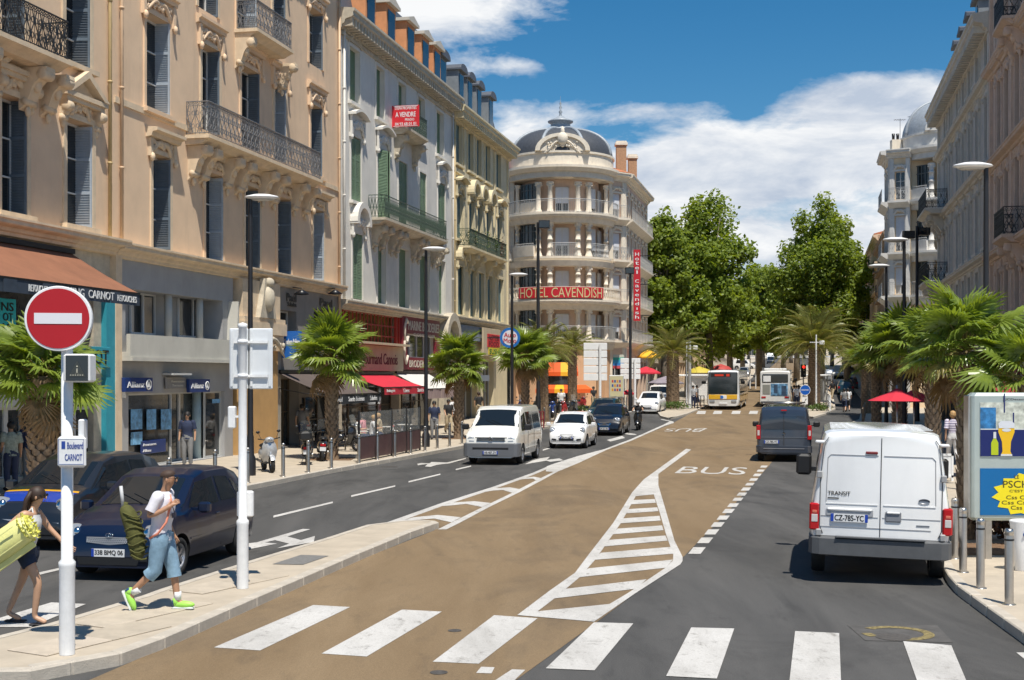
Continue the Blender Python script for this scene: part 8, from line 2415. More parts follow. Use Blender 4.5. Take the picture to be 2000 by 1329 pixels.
# ================================================================ TWO WHEELERS
def scooter(label,loc,rz,bodym,box=False,lean=0.0,dark=False,group=None,name='parked_scooter'):
    t=thing(name,label,'scooter',loc,rz,group);t.rotation_euler=(lean,0,rz)
    for x,r in ((.62,.25),(-.62,.25)):
        T=Matrix.Translation((x,0,r)) @ Matrix.Rotation(PI/2,4,'X');o=MB().lathe([(r*.62,-.05),(r*.9,-.055),(r,0),(r*.9,.055),(r*.62,.05)],24,0,T).build('wheel',RUB,t)
        b=MB();b.lathe([(r*.58,-.03),(r*.64,-.03),(r*.64,.03),(r*.58,.03)],24,0,T)
        for i in range(7):b.box(.02,r*.6,-.012,.012,-.018,.018,0,Matrix.Translation((x,0,r)) @ Matrix.Rotation(i*2*PI/7,4,'Y'))
        b.build('rim',RIM,o)
  # front shield, fender, fork
    b=MB();b.tube([(.60,0,.30),(.50,0,.62),(.42,0,.92)],.035,8);b.build('fork',TRM if dark else bodym,t)
    b=MB();b.lathe([(.28,-.07),(.30,0),(.28,.07)],12,0,Matrix.Translation((.62,0,.25)) @ Matrix.Rotation(PI/2,4,'X'),a0=.5,a1=2.4);b.build('front_mudguard',bodym,t)
    v=[];
    for z,w,x in ((.28,.16,.30),(.45,.20,.40),(.65,.23,.47),(.82,.20,.46),(.95,.13,.42)):
        v+=[(x-.06,-w,z),(x+.05,-w*.5,z),(x+.07,0,z),(x+.05,w*.5,z),(x-.06,w,z)]
    b=MB().add(v,[(i*5+j,i*5+j+1,(i+1)*5+j+1,(i+1)*5+j) for i in range(4) for j in range(4)],0,True);b.add([(x-.05,y,z) for x,y,z in v],[((i+1)*5+j,(i+1)*5+j+1,i*5+j+1,i*5+j) for i in range(4) for j in range(4)],0,True);b.build('front_shield',bodym,t)
    MB().bbox(-.15,.38,-.17,.17,.26,.32,.03).build('footboard',TRM,t)
    b=MB();b.sph((-.42,0,.52),.30,12,sc=(1.5,.62,.72));b.build('rear_body',bodym,t)
    b=MB();b.sph((-.38,0,.76),.26,12,sc=(1.5,.55,.32));b.build('seat',TRM,t)
    b=MB();b.tube([(.40,-.33,1.02),(.42,-.12,.98),(.42,.12,.98),(.40,.33,1.02)],.017,6);b.build('handlebar',TRM,t);b=MB();b.sph((.46,0,.98),.11,10,sc=(1,1.3,.8));b.build('handlebar_cover',bodym,t)
    MB().sph((.55,0,.98),.055,8).build('headlight',HLG,t)
    for s in (-1,1):MB().tube([(.38,s*.22,1.0),(.36,s*.30,1.18)],.008,4).sph((.36,s*.31,1.22),.05,8,sc=(.5,1.2,.9)).build('mirror',TRM,t)
    MB().tube([(-.30,-.14,.28),(-.75,-.18,.34)],.045,8).build('exhaust',STEEL,t)
    MB().box(-.86,-.80,-.09,.09,.52,.60).build('tail_light',TLR,t);MB().box(-.86,-.85,-.10,.10,.36,.49).build('number_plate',PLW,t)
    if box:MB().bbox(-1.05,-.68,-.2,.2,.80,1.10,.06).build('top_box',TRM,t)
    if dark or box:b=MB();v=[(.50,-.2,1.0),(.54,0,1.0),(.50,.2,1.0),(.36,-.17,1.38),(.40,0,1.42),(.36,.17,1.38)];b.add(v,[(0,1,4,3),(1,2,5,4)],0,True);b.build('windshield',GLC,t)
    MB().tube([(-.05,.1,.25),(-.12,.22,.01)],.012,5).build('stand',STEEL,t)
    return t


P_SC=paint('scooter_silver',(.50,.51,.52),.3,metal=.3);P_SK=paint('scooter_black',(.02,.02,.022));P_SR=paint('scooter_red',(.3,.02,.02));P_SB=paint('scooter_blue',(.02,.05,.2))
def gk(px,py,h=KH):p=G(px,py,h);return (p.x,p.y,gz(p.y)+h)
scooter('silver scooter parked on the kerb beside the nearest lamp post',gk(524,921),math.radians(-68),P_SC,lean=.06)
scooter('black maxi scooter with top box parked behind the silver one',gk(601,906),math.radians(98),P_SK,box=True,lean=-.05)
scooter('black scooter parked half behind the second palm trunk',gk(628,899),math.radians(100),P_SK,lean=.05,dark=True)
for i,(px,D,m,l) in enumerate(((1066,80,P_SK,'black scooter first in the row before the hotel'),(1078,81,P_SB,'blue scooter second in the row before the hotel'),(1090,82,P_SK,'black scooter with windshield third in the row'),(1102,81,P_SR,'red scooter fourth in the row before the hotel'),(1046,82,P_SK,'black scooter left of the row by the tall mast'),(1136,92,P_SR,'red scooter between the date palm and the white post'),(1020,84,P_SB,'blue scooter near the end shop of the left row'))):
    scooter(l,at(px,D),math.radians(-100+13*(i%3)),m,dark=i%2==0,group='scooters parked before the hotel')
for i,(px,D,m,l) in enumerate(((1058,86,P_SR,'red scooter half behind the date palm trunk'),(1112,84,P_SK,'black scooter last in the front row before the hotel'),(672,49,P_SK,'dark scooter between the second palm and the terrace'))):
    scooter(l,at(px,D),math.radians(-80+25*i),m,dark=True,group='scooters parked before the hotel' if i<2 else None)
scooter('black scooter parked among the terrace chairs',at(782,60),1.2,P_SK,dark=True)
# ================================================================ PEOPLE
SK1=mat('skin_tan',(.40,.215,.125),.5,var=.06,scale=6);SK2=mat('skin_light',(.50,.29,.18),.5,var=.06,scale=6);HRB=mat('hair_dark_brown',(.035,.018,.010),.6,var=.3,scale=20,stretch=(1,1,.2));HRG=mat('hair_blond',(.42,.26,.11),.6,var=.2,scale=20);HRK=mat('hair_black',(.012,.010,.010),.6,var=.2)
TEEW=mat('tee_white',(.68,.66,.70),.85,var=.05,scale=4,bump=.3,bscale=14);DENIM=mat('light_denim',(.20,.32,.42),.85,var=.25,scale=7,bump=.4,bscale=18);SHORTN=mat('dark_denim',(.012,.022,.05),.85,var=.2,scale=7);SHOEG=mat('lime_shoe',(.35,.72,.10),.5,var=.1);SOLE=flat('white_sole',(.6,.62,.6),.6);SHOEB=flat('shoe_blue',(.02,.06,.16),.5)
OLIVE=mat('olive_canvas',(.085,.085,.018),.85,var=.25,scale=6,bump=.5,bscale=14);YELV=mat('pale_yellow_vinyl',(.68,.67,.26),.45,var=.08,scale=3,bump=.3,bscale=10);CORAL=flat('coral_strap',(.72,.25,.16),.7);SOCK=flat('white_sock',(.65,.65,.65),.8);FLIP=flat('flip_flop',(.015,.015,.02),.6);SUNG=flat('sunglass',(.01,.008,.008),.1)
CL={n:mat('cloth_'+n,c,.85,var=.08,scale=5,bump=.2,bscale=16) for n,c in dict(black=(.02,.02,.022),navy=(.02,.03,.07),grey=(.2,.2,.2),white=(.62,.62,.62),pink=(.6,.25,.28),beige=(.42,.34,.22),blue=(.06,.12,.3),green=(.12,.15,.1),red=(.4,.04,.04)).items()}
PLAID=mat('plaid_shirt',(.30,.33,.27),.85,var=.3,scale=14);STRIPE=bpy.data.materials.new('striped_jersey');STRIPE.use_nodes=True
_t=STRIPE.node_tree;_w=nd(_t,'ShaderNodeTexWave',wave_type='BANDS',bands_direction='Z',inp={'Scale':4.0,'Distortion':.3});_c=nd(_t,'ShaderNodeTexCoord');_t.links.new(_c.outputs['Object'],_w.inputs[0]);_r=nd(_t,'ShaderNodeValToRGB');_r.color_ramp.elements[0].position=.42;_r.color_ramp.elements[1].position=.5;_r.color_ramp.elements[0].color=(.22,.20,.30,1);_r.color_ramp.elements[1].color=(.62,.58,.66,1);_t.links.new(_w.outputs[0],_r.inputs[0]);_t.links.new(_r.outputs[0],_t.nodes['Principled BSDF'].inputs['Base Color'])

# joints in metres for a 1.75 m figure facing +x; y left
def pose(**k):
    j=dict(pel=(0,0,.95),wai=(0,0,1.08),che=(.01,0,1.30),nck=(.0,0,1.47),nk2=(.02,0,1.53),hd=(.03,0,1.63),tp=(.03,0,1.70),
             shL=(0,.18,1.42),elL=(-.02,.24,1.14),wrL=(.04,.25,.90),hnL=(.06,.25,.82),shR=(0,-.18,1.42),elR=(-.02,-.24,1.14),wrR=(.04,-.25,.90),hnR=(.06,-.25,.82),
             hiL=(0,.09,.90),knL=(.03,.10,.50),anL=(-.02,.10,.09),toL=(.16,.11,.035),hiR=(0,-.09,.90),knR=(.03,-.10,.50),anR=(-.02,-.10,.09),toR=(.16,-.11,.035))
    j.update(k);return {a:Vector(b) for a,b in j.items()}


RADB=dict(pel=(.125,.10),wai=(.115,.09),che=(.14,.10),nck=(.062,.06),nk2=(.052,.052),hd=(.078,.092),tp=(.055,.06),sh=(.062,.062),el=(.040,.040),wr=(.027,.030),hn=(.030,.020),hi=(.088,.088),kn=(.055,.055),an=(.036,.038),to=(.034,.026))
BONES=[('pel','wai'),('wai','che'),('che','nck'),('nck','nk2'),('nk2','hd'),('hd','tp'),('che','shL'),('shL','elL'),('elL','wrL'),('wrL','hnL'),('che','shR'),('shR','elR'),('elR','wrR'),('wrR','hnR'),('pel','hiL'),('hiL','knL'),('knL','anL'),('anL','toL'),('pel','hiR'),('hiR','knR'),('knR','anR'),('anR','toR')]
SKJ=[]  # queue: (name, verts, edges, radii, root, material, levels)


def skin_job(key,pts,edges,rad,m,lv=1):SKJ.append((key,pts,edges,rad,m,lv))


def fig_jobs(key,j,skin,shirt,sleeve,pants,pantlen,fem=False,detail=1):
    names=list(j);sc=.93 if fem else 1
    def rad(n,add=0,f=1):k=n[:-1] if n[-1] in 'LR' and n[:-1] in RADB else n;a,b=RADB[k];q=sc if k in ('che','sh','el','wr','nck','wai') else 1;return (a*q*f+add,b*q*f+add)
  # hands: fingers
    pts=[j[n] for n in names];rr=[rad(n,0,(.80 if n in ('pel','wai','che') else 1)) for n in names];ed=[(names.index(a),names.index(b)) for a,b in BONES]
    if detail:
        for s in 'LR':
            w,h=j['wr'+s],j['hn'+s];d=(h-w).normalized();sd_=d.cross(Vector((1,0,0)));sd_=sd_.normalized() if sd_.length>.3 else Vector((0,1,0));pl=sd_.cross(d).normalized()
            hi=names.index('hn'+s)
            for q,l in ((-.030,.062),(-.010,.075),(.010,.070),(.029,.055)):
                i0=len(pts);pts+=[h+pl*q+d*.02,h+pl*q*1.1+d*(.02+l*.55),h+pl*q*1.1+d*(.02+l*.9)+sd_*(-.02 if s=='L' else .02)];rr+=[(.0105,.0105),(.0095,.0095),(.008,.008)];ed+=[(hi,i0),(i0,i0+1),(i0+1,i0+2)]
            i0=len(pts);pts+=[w.lerp(h,.55)-pl*.040,h-pl*.062+d*.015];rr+=[(.012,.012),(.009,.009)];ed+=[(names.index('wr'+s),i0),(i0,i0+1)]
    skin_job((key,'body'),pts,ed,rr,skin,2 if detail else 1)
  # clothing: lofted rings that follow the body, open flat hems
    def loft(b,pts,rad_,n=18,wob=0.0,ph=0):
        v=[];prev=None
        for i,p in enumerate(pts):
            d=(pts[min(i+1,len(pts)-1)]-pts[max(i-1,0)]).normalized()
            yv=Vector((0,1,0));yv=(yv-d*yv.dot(d)).normalized();xv=yv.cross(d).normalized()
            for k in range(n):
                a_=k*2*PI/n;w=1+wob*math.sin(a_*4+i*1.7+ph)
                v.append(p+yv*(rad_[i][0]*math.sin(a_)*w)+xv*(rad_[i][1]*math.cos(a_)*w))
        b.add(v,[(j*n+k,j*n+(k+1)%n,(j+1)*n+(k+1)%n,(j+1)*n+k) for j in range(len(pts)-1) for k in range(n)],0,True)

    def dense(pts,rad_,m_=3):
        P2,R2_=[],[]
        for i in range(len(pts)-1):
            for k in range(m_):
                t_=k/m_;P2.append(pts[i].lerp(pts[i+1],t_));u=t_*t_*(3-2*t_);R2_.append(tuple(rad_[i][q]+(rad_[i+1][q]-rad_[i][q])*u for q in (0,1)))
        P2.append(pts[-1]);R2_.append(rad_[-1]);return P2,R2_
    if shirt:
        b=MB();q=.86 if fem else 1
        tp_=[j['pel']-Vector((0,0,.07)),j['pel']+Vector((0,0,.05)),j['wai'],j['che']-Vector((0,0,.02)),j['che'].lerp(j['nck'],.55),j['nck']+Vector((0,0,-.025)),j['nck']+Vector((0,0,.008))]
        tr_=[(.178*q,.130*q),(.170*q,.122*q),(.160*q,.118*q),(.198*q,.132*q),(.190*q,.112*q),(.110*q,.085*q),(.066,.066)]
        if sleeve <= 0:tp_=tp_[:5];tr_=tr_[:4]+[(.13*q,.10*q)]
        loft(b,*dense(tp_,tr_),wob=.028)
        for s_ in 'LR':
            if sleeve>0:
                A_,E_=j['sh'+s_],j['el'+s_];inn=A_+Vector((0,(-.05 if s_=='L' else .05),.015));en=A_.lerp(E_,min(1,sleeve))
                P3=[inn,A_,A_.lerp(en,.5),en];R3_=[(.050,.062),(.078,.078),(.074,.070),(.076,.070)]
                if sleeve>1:P3.append(j['wr'+s_]);R3_=R3_[:3]+[(.058,.058),(.040,.040)]
                loft(b,*dense(P3,R3_),n=14,wob=.03,ph=1)
            else:
                A_=j['sh'+s_];b.tube([j['che']+Vector((.05,.07 if s_=='L' else-.07,.05)),j['nck'].lerp(A_,.45)+Vector((.03,0,.02)),j['che']+Vector((-.08,.07 if s_=='L' else-.07,.05))],.018,6)
        SM[(key,'shirt')]=b.mesh('shirt',shirt)
    if pants:
        b=MB();q=.93 if fem else 1;loose=pantlen<1.9
        loft(b,*dense([j['pel']-Vector((0,0,.10)),j['pel']-Vector((0,0,.02)),j['pel']+Vector((0,0,.08))],[(.165*q,.125*q),(.172*q,.13*q),(.155*q,.12*q)]),wob=.01)
        for s_ in 'LR':
            A_,K_,N_=j['hi'+s_],j['kn'+s_],j['an'+s_];P3=[A_+Vector((0,0,.05)),A_-Vector((0,0,.04)).lerp(Vector((0,0,0)),0)];R3_=[(.088,.10),(.105*q,.112*q)]
            if pantlen<1:P3.append(A_.lerp(K_,pantlen));R3_.append((.100*q,.105*q))
            else:
                P3+=[A_.lerp(K_,.55),K_];R3_+=[(.096,.096),(.086,.084) if loose else (.078,.078)]
                if pantlen>1:P3.append(K_.lerp(N_,pantlen-1));R3_.append((.090,.086) if loose else (.062,.066))
            loft(b,*dense(P3,R3_),n=16,wob=.035,ph=2 if s_=='L' else 0)
        SM[(key,'trousers')]=b.mesh('trousers',pants)


SM={}


def run_skin():
    tmp=[]
    for key,pts,ed,rad,m,lv in SKJ:
        me=bpy.data.meshes.new(key[1]);me.from_pydata([tuple(p) for p in pts],ed,[]);o=bpy.data.objects.new('s',me);COL.objects.link(o)
        s=o.modifiers.new('s','SKIN');s.use_smooth_shade=True;d=me.skin_vertices[0].data
        for i,r in enumerate(rad):d[i].radius=r;d[i].use_root=(i==0)
        q=o.modifiers.new('u','SUBSURF');q.levels=lv;q.render_levels=lv;tmp.append((key,o,m))
    dg=bpy.context.evaluated_depsgraph_get();out=SM
    for key,o,m in tmp:
        me=bpy.data.meshes.new_from_object(o.evaluated_get(dg));me.name=key[1];me.materials.clear();me.materials.append(m);out[key]=me
    for key,o,m in tmp:bpy.data.objects.remove(o)
    return out


# poses
walkA=dict(knL=(.12,.10,.52),anL=(.26,.10,.12),toL=(.42,.10,.10),knR=(.02,-.10,.50),anR=(-.24,-.10,.16),toR=(-.10,-.10,.05),elL=(-.10,.23,1.16),wrL=(-.06,.24,.93),hnL=(-.04,.24,.85),elR=(.06,-.23,1.16),wrR=(.20,-.22,.98),hnR=(.26,-.22,.92))
sitA=dict(pel=(0,0,.52),wai=(0,0,.66),che=(.03,0,.88),nck=(.04,0,1.05),nk2=(.06,0,1.10),hd=(.09,0,1.20),tp=(.09,0,1.27),shL=(.03,.18,1.0),shR=(.03,-.18,1.0),elL=(.12,.24,.76),elR=(.12,-.24,.76),wrL=(.34,.16,.78),hnL=(.41,.13,.78),wrR=(.34,-.16,.80),hnR=(.41,-.12,.81),hiL=(.02,.1,.50),hiR=(.02,-.1,.50),knL=(.45,.12,.50),knR=(.45,-.12,.50),anL=(.45,.12,.09),anR=(.42,-.12,.09),toL=(.6,.12,.035),toR=(.58,-.12,.035))
man=pose(pel=(-.02,0,.93),wai=(-.01,0,1.06),che=(.02,0,1.29),nck=(.03,0,1.45),nk2=(.06,0,1.51),hd=(.09,0,1.61),tp=(.08,0,1.685),
           knL=(.10,.10,.50),anL=(.16,.09,.095),toL=(.32,.10,.035),knR=(-.06,-.09,.50),anR=(-.36,-.10,.22),toR=(-.34,-.10,.06),
           elL=(-.07,.23,1.17),wrL=(.02,.27,.94),hnL=(.05,.27,.86),shR=(.02,-.18,1.41),elR=(-.08,-.25,1.17),wrR=(.14,-.19,1.27),hnR=(.20,-.15,1.32))
woman=pose(pel=(-.02,0,.93),wai=(.01,0,1.06),che=(.05,0,1.28),nck=(.07,0,1.44),nk2=(.10,0,1.49),hd=(.14,0,1.59),tp=(.12,0,1.66),
             knL=(-.12,.09,.52),anL=(-.30,.09,.12),toL=(-.13,.10,.035),knR=(.17,-.09,.52),anR=(.12,-.09,.10),toR=(.28,-.10,.035),
             shL=(.04,.16,1.40),elL=(.16,.24,1.17),wrL=(.34,.27,.98),hnL=(.42,.27,.92),shR=(.04,-.16,1.40),elR=(-.16,-.24,1.22),wrR=(.04,-.30,1.10),hnR=(.11,-.28,1.08))
fig_jobs('man',man,SK1,TEEW,.75,DENIM,1.25)
fig_jobs('woman',woman,SK2,CL['white'],0,SHORTN,.42,fem=True)
stripe=pose(**walkA);fig_jobs('stripe',stripe,SK2,STRIPE,1.0,CL['white'],1.95,fem=True,detail=1)
fig_jobs('plaid',pose(elL=(-.05,.24,1.17),wrL=(.12,.2,1.0),hnL=(.19,.19,.98)),SK1,PLAID,.8,CL['navy'],1.95,detail=0)
def simple(key,ps,shirt,pants,sl=.7,pl=1.95,fem=False,skin=SK2):fig_jobs(key,pose(**ps),skin,CL[shirt],sl,CL[pants],pl,fem,0)
simple('w1',walkA,'black','beige');simple('w2',walkA,'white','black',.6,1.1);simple('w3',{},'navy','grey',.8);simple('w4',walkA,'grey','navy',.7,1.2);simple('w5',{},'white','navy');simple('s1',sitA,'white','navy',.7);simple('s2',sitA,'pink','beige',.7);simple('s3',sitA,'black','black',.7);simple('s4',sitA,'beige','navy',.7)
ride=dict(sitA);ride.update(pel=(0,0,.78),wai=(.03,0,.92),che=(.08,0,1.14),nck=(.11,0,1.30),nk2=(.14,0,1.36),hd=(.17,0,1.46),tp=(.17,0,1.53),shL=(.09,.18,1.26),shR=(.09,-.18,1.26),elL=(.28,.27,1.08),elR=(.28,-.27,1.08),wrL=(.52,.27,1.04),hnL=(.60,.27,1.03),wrR=(.52,-.27,1.04),hnR=(.60,-.27,1.03),hiL=(.02,.1,.76),hiR=(.02,-.1,.76),knL=(.42,.15,.70),knR=(.42,-.15,.70),anL=(.32,.14,.38),anR=(.32,-.14,.38),toL=(.46,.14,.34),toR=(.46,-.14,.34))
fig_jobs('rider',pose(**ride),SK2,CL['black'],.5,CL['black'],1.9,detail=0)
# duffel bag and mat tote as skinned shapes
skin_job(('man','bag'),[Vector(p) for p in ((0,0,.0),(.03,0,.14),(.06,0,.36),(.04,0,.58),(.0,0,.72))],[(i,i+1) for i in range(4)],[(.07,.07),(.12,.11),(.125,.115),(.12,.11),(.07,.07)],OLIVE,2)
run_skin()


def head_bits(t,j,skin,hair,style,glasses=False,fem=False,f=1.0):
    h=j['hd'];H_=Matrix.Translation(h)
    b=MB();b.sph((.088,0,-.018),.017,8,0,H_,sc=(.9,.75,1.3));b.build('nose',skin,t)
    for s in (-1,1):MB().sph((-.002,s*.088,-.01),.024,8,0,H_,sc=(.7,.35,1.2)).build('ear',skin,t)
    MB().sph((.076,0,-.058),.016,8,0,H_,sc=(.5,1.35,.32)).build('mouth',flat('lip',(.30,.10,.08),.5),t)
    for s in (-1,1):
        if not glasses:MB().sph((.078,s*.032,.014),.011,8,0,H_,sc=(.5,1.2,.7)).build('eye',SUNG,t)
    if glasses:
        o=MB()
        for s in (-1,1):o.sph((.090,s*.034,.012),.028,8,0,H_,sc=(.35,1.05,.72));o.tube([(.088,s*.06,.018),(.0,s*.09,.014)],.004,4,0,H_)
        o.tube([(.094,-.02,.016),(.094,.02,.016)],.004,4,0,H_).build('sunglasses',SUNG,t)
    b=MB()
    if style=='buzz':b.lathe([(.084,.035),(.088,.055),(.078,.082),(.045,.104),(.001,.112)],16,0,H_ @ Matrix.Translation((-.012,0,-.0)) @ Matrix.Rotation(-.22,4,'Y'),sx=1.08,sy=.93)
    else:
        b.lathe([(.088,-.05),(.102,.0),(.100,.05),(.080,.095),(.045,.118),(.001,.124)],16,0,H_ @ Matrix.Translation((-.020,0,0)) @ Matrix.Rotation(-.35,4,'Y'),sx=1.06,sy=.96)
        if style=='long':
            for k in range(9):
                y=(k-4)*.02;b.tube([h+Vector((-.06,y,.06)),h+Vector((-.115,y*1.3,-.04)),h+Vector((-.13-.02*(k%3),y*1.6,-.17)),h+Vector((-.15-.03*(k%2),y*1.5,-.26))],[.03,.034,.026,.008],6)
        if style=='bob':b.sph(h+Vector((-.04,0,-.01)),.10,12,sc=(1,1.08,1.05))
    b.build('hair',hair,t)


def person(key,label,loc,face,sc=1.0,hair=HRK,style='short',glasses=False,j=None,skin=SK2,group=None,parts=('body','shirt','trousers'),shoes=CL['black'],legs=True):
    t=thing('person',label,'person',loc,face,group);t.scale=(sc,)*3
    for p in parts:put(p,SM[(key,p)],t)
    jj=j or pose();head_bits(t,jj,skin,hair,style,glasses)
    if shoes:
        for s in 'LR':
            a,c=jj['an'+s],jj['to'+s];d=c-a;d.z=0;d=d.normalized() if d.length>1e-3 else Vector((1,0,0))
            b=MB();m_=a.lerp(c,.45);m_.z=min(a.z,c.z+.05);ang=math.atan2(d.y,d.x)
            T=Matrix.Translation((m_.x,m_.y,max(.045,min(a.z,.3)-.035))) @ Matrix.Rotation(ang,4,'Z') @ Matrix.Rotation(math.atan2(-(c.z-a.z)-.055,.18),4,'Y')
            b.sph((.02,0,0),.075,10,0,T,sc=(1.9,.68,.62));b.build('shoe',shoes,t)
    return t


def faceang(dx,dy):return math.atan2(dy,dx)


# --- man in white tee walking left to right on the island
g=G(333,1192,KH)
tm=person('man','man in a white tee and denim shorts walking with an olive bag over his shoulder',(g.x-.10,g.y,KH),faceang(1,-.12),1.0,mat('cropped_hair',(.06,.034,.022),.7,var=.2),'buzz',True,man,SK1,shoes=None)
for s,bend in (('L',0),('R',1.15)):
    a=man['an'+s];T=Matrix.Translation((a.x,a.y,a.z)) @ Matrix.Rotation(bend,4,'Y')
    o=MB();o.sph((.075,0,-.035),.075,12,0,T,sc=(1.95,.62,.60));o.sph((-.02,0,.0),.052,10,0,T,sc=(1,.9,1.1));so=o.build('shoe',SHOEG,tm)
    MB().bbox(-.07,.21,-.048,.048,-.092,-.062,.02,0,T).build('sole',SOLE,so);MB().sph((-.045,0,-.01),.045,8,0,T,sc=(.6,.95,1.1)).build('heel_patch',SHOEB,so)
    MB().cyl((0,0,.02),.043,.10,12,.046,0,T).build('sock',SOCK,tm)
tb_=put('bag_body',SM[('man','bag')],None);ob=thing('shoulder_bag','long olive green bag hanging behind the walking man','bag',(g.x-.40,g.y+.02,KH+.60),faceang(1,-.12));tb_.parent=ob;tb_.rotation_euler=(0,-.28,0)
for k in range(7):
    z=.06+k*.085;MB().tube([(.0+.05*math.cos(a)*2.25-z*.20+.03,.118*math.sin(a),z+.03*math.sin(a*2+k)) for a in [q*PI/6 for q in range(13)]],.010,5).build('fold',OLIVE,ob)
MB().tube([(-.18,0,.62),(-.16,0,.72)],.03,6).build('drawstring_neck',OLIVE,ob);MB().tube([(-.19,-.01,.66),(-.22,-.01,.92)],.022,8).build('rolled_umbrella_tip',flat('pale_grey_roll',(.5,.5,.5)),ob)
for z,x_ in ((.14,.0),(.52,-.01)):MB().lathe([(.098,z),(.102,z+.012),(.098,z+.024)],16,0,Matrix.Translation((.05,0,0)) @ Matrix.Rotation(-.28,4,'Y')).build('strap_band',OLIVE,ob)
fa=faceang(1,-.12);cs,sn_=math.cos(fa),math.sin(fa)
b=MB();b.tube([(-.12,.13,1.30-.0),(.0,.10,1.475),(.10,-.01,1.42),(.155,-.10,1.33),(.12,-.17,1.10),(.02,-.19,.96),(-.10,-.15,.90)],.016,6,0,Matrix.Identity(4));b.build('bag_strap',CORAL,tm)
b=MB();b.tube([(.155,-.10,1.33),(.17,-.03,1.2),(.165,.0,1.13)],.007,4);b.box(.150,.156,-.07,.06,1.14,1.20);b.build('shirt_print',flat('print_dark',(.05,.05,.08)),tm)
# --- woman with yellow lilo bag
g=G(42,1222,.01)
tw=person('woman','woman in dark shorts and white top striding while carrying a pale yellow mat',(g.x+.04,g.y+.1,.012),faceang(1,-.06),.97,HRB,'long',True,woman,SK2,shoes=None)
for s in 'LR':
    a,c=woman['an'+s],woman['to'+s];d=(c-a);T=Matrix.Translation((a.x,a.y,.0)) @ Matrix.Rotation(0,4,'Z')
    o=MB().bbox(-.06+(.0 if s=='R' else .02),.24,-.045,.045,.002 if s=='R' else .01,.022 if s=='R' else .03,.01,0,T).build('flip_flop',FLIP,tw);MB().tube([(.02,-.04,.03),(.12,0,.07),(.02,.04,.03)],.008,4,0,T).build('toe_strap',FLIP,o)
ob=thing('air_mat','rolled pale yellow mat with ruffled end under the woman arm','mat',(g.x-.16,g.y-.22,.99),.04)
T=Matrix.Rotation(-.62,4,'Y')
b=MB();b.lathe([(.001,-.50),(.08,-.50),(.125,-.44),(.13,-.2),(.138,.1),(.13,.34),(.10,.42),(.001,.42)],18,0,T @ Matrix.Rotation(PI/2,4,'Y'),sx=1.25,sy=.85);b.build('roll',YELV,ob)
b=MB();n_=72
for k_,(x_,amp,r_) in enumerate(((.36,.020,.145),(.42,.024,.145),(.46,.018,.10))):
    v=[]
    for i in range(n_):a_=i*2*PI/n_;q=r_+amp*math.sin(i*2*PI/5.1+k_);xx=x_+.016*math.cos(i*2*PI/4.3);v+=[(x_-.03,.11*math.cos(a_),.11*math.sin(a_)*1.2),(xx,q*math.cos(a_),q*math.sin(a_)*1.15)]
    b.add(v,[(2*i,2*i+1,(2*i+3)%(2*n_),(2*i+2)%(2*n_)) for i in range(n_)],0,False,T)
b.build('ruffle',mat('bright_yellow_ruffle',(.70,.67,.14),.5,var=.1),ob)
for z in (.09,-.10):MB().tube([(-.5,-.155,z),(.3,-.16,z)],.008,4,0,T).build('seam',YELV,ob)
MB().bbox(-.46,.34,-.02,.02,-.24,-.16,.01,0,T).build('flap',YELV,ob)
# --- others
def P_(key,label,px,D=None,by=None,face=0,sc=1.0,h=KH,j=None,**k):
    if D is None:p=G(px,by,h);loc=(p.x,p.y,gz(p.y)+h)
    else:loc=at(px,D,h)
    return person(key,label,loc,face,sc,j=pose(**j) if j else None,**k)


P_('plaid','man in a checked shirt seen from behind near the left palm',22,32,face=2.3,hair=HRK,group=None)
P_('w3','person in black beside the man in the checked shirt',58,34,face=2.0)
ts=P_('stripe','woman in a striped top and white trousers walking away beside the advertising panel',1861,None,908,face=1.45,j=walkA,hair=HRG,style='bob')
o=thing('shopping_bag','white shopping bag in the hand of the woman in the striped top','bag',(ts.location.x+.36,ts.location.y+.1,ts.location.z+.42),.3);MB().bbox(-.13,.13,-.06,.06,0,.36,.03).build('bag_body',WHITE,o);MB().tube([(-.08,0,.36),(0,0,.48),(.08,0,.36)],.008,4).build('handle',WHITE,o)
P_('w1','pedestrian in black top and beige skirt by the white awning',876,63,face=-1.2,j=walkA,sc=.97);P_('w3','standing person in black by the second street lamp',848,58,face=-1.5);P_('w2','pedestrian with white top carrying a bag near the arch',884,66,face=2.0,j=walkA)
P_('w4','grey dressed pedestrian crossing the service road, left one',1649,None,806,face=1.2,h=0,j=walkA);P_('w2','light dressed pedestrian crossing the service road, right one',1656,None,805,face=1.3,h=0,j=walkA)
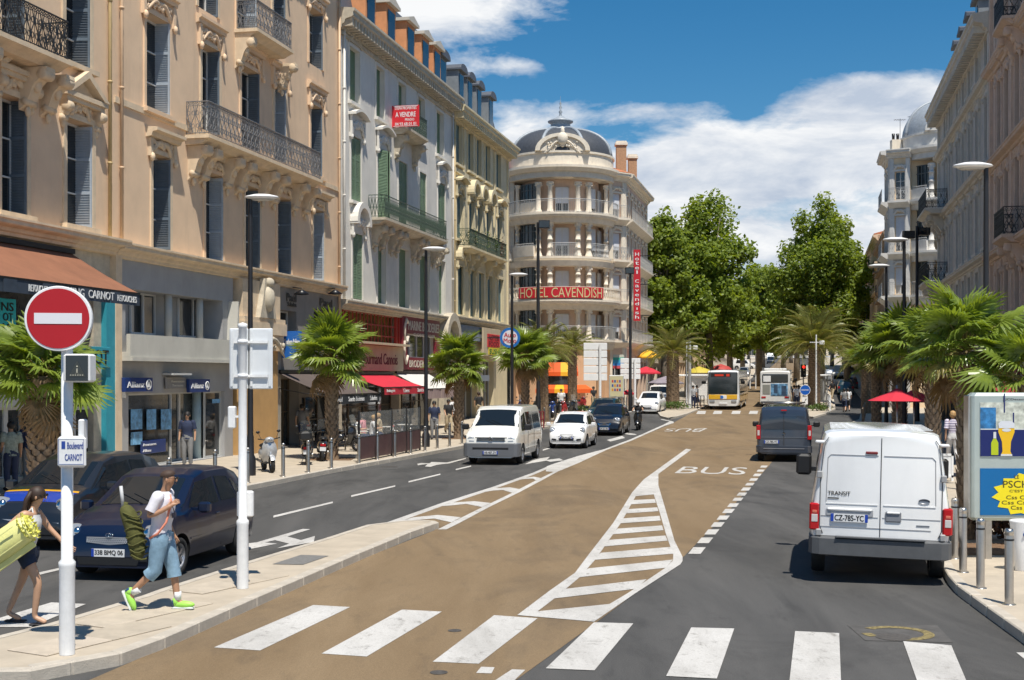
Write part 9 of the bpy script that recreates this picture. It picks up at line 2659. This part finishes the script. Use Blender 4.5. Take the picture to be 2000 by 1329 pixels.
for i,(px,D,k_,l) in enumerate(((1354,98,'w5','passenger in white waiting left of the yellow bus'),(1361,98.6,'w4','passenger in grey waiting left of the yellow bus'),(1551,99,'w3','person in black waiting right of the white bus'),(1556,98,'w5','person in a white shirt waiting right of the white bus'),(1560,100,'w3','second person in black by the traffic light'))):
    P_(k_,l,px,D,face=-1.5+i,group=None)
P_('w4','pedestrian in grey walking past the dark awning',590,52,face=1.3,j=walkA);P_('w1','pedestrian in black walking past the end shop',935,76,face=1.3,j=walkA,hair=HRB);P_('w5','person in a white shirt beside the scooters',1096,85,face=-1.8,hair=HRB);P_('w3','person in black in the insurance shop doorway',366,40.5,face=-1.6)
P_('w1','person standing by the white post in front of the salmon wall',1159,93,face=-1.0,j=walkA)
for i,(px,D,k_,f_,l,hr) in enumerate(((697,50.6,'s1',.2,'seated diner in white with back to the street',HRK),(727,51.4,'s1',.2,'second seated diner in white at the terrace',HRG),(710,52.6,'s2',2.9,'seated diner in pink at the terrace',HRB),(742,54,'s4',3.2,'seated diner in beige facing the others',HRG),(1722,35.5,'s4',2.8,'seated customer with fair hair at the right hand cafe',HRG),(1738,34.5,'s3',.3,'seated customer in black at the right hand cafe',HRK),(1733,33.2,'s2',.0,'older seated customer in pink just above the van roof',HRG),(1792,36,'s3',3.0,'seated customer in black beside the orange board',HRB))):
    P_(k_,l,px,D,face=f_,j=sitA,hair=hr,shoes=CL['black'])
# rider on a scooter in the left carriageway
g=G(1247,840,0);sct=scooter('black scooter being ridden towards the camera in the left carriageway',(g.x,g.y,gz(g.y)+.005),faceang(-.2,-1),P_SK,dark=False,name='ridden_scooter')
tr=person('rider','scooter rider in black with a white helmet',(g.x+.02,g.y+.22,gz(g.y)+.01),faceang(-.2,-1),1.0,HRK,'buzz',True,pose(**ride),SK2)
MB().sph(pose(**ride)['hd']+Vector((-.01,0,.02)),.135,14,sc=(1.05,.95,1.0)).build('helmet',WHITE,tr)
# drivers behind glass are not visible; distant passers by on the hill
for i,(px,D,k_) in enumerate(((1424,140,'w4'),(1418,138,'w5'),(1440,150,'w3'),(1626,120,'w1'))):
    P_(k_,['distant pedestrian in grey left of the median','distant pedestrian in white by the red kiosk','distant pedestrian in black near the left white mast','distant pedestrian on the right island'][i],px,D,face=i*1.3,group=None)
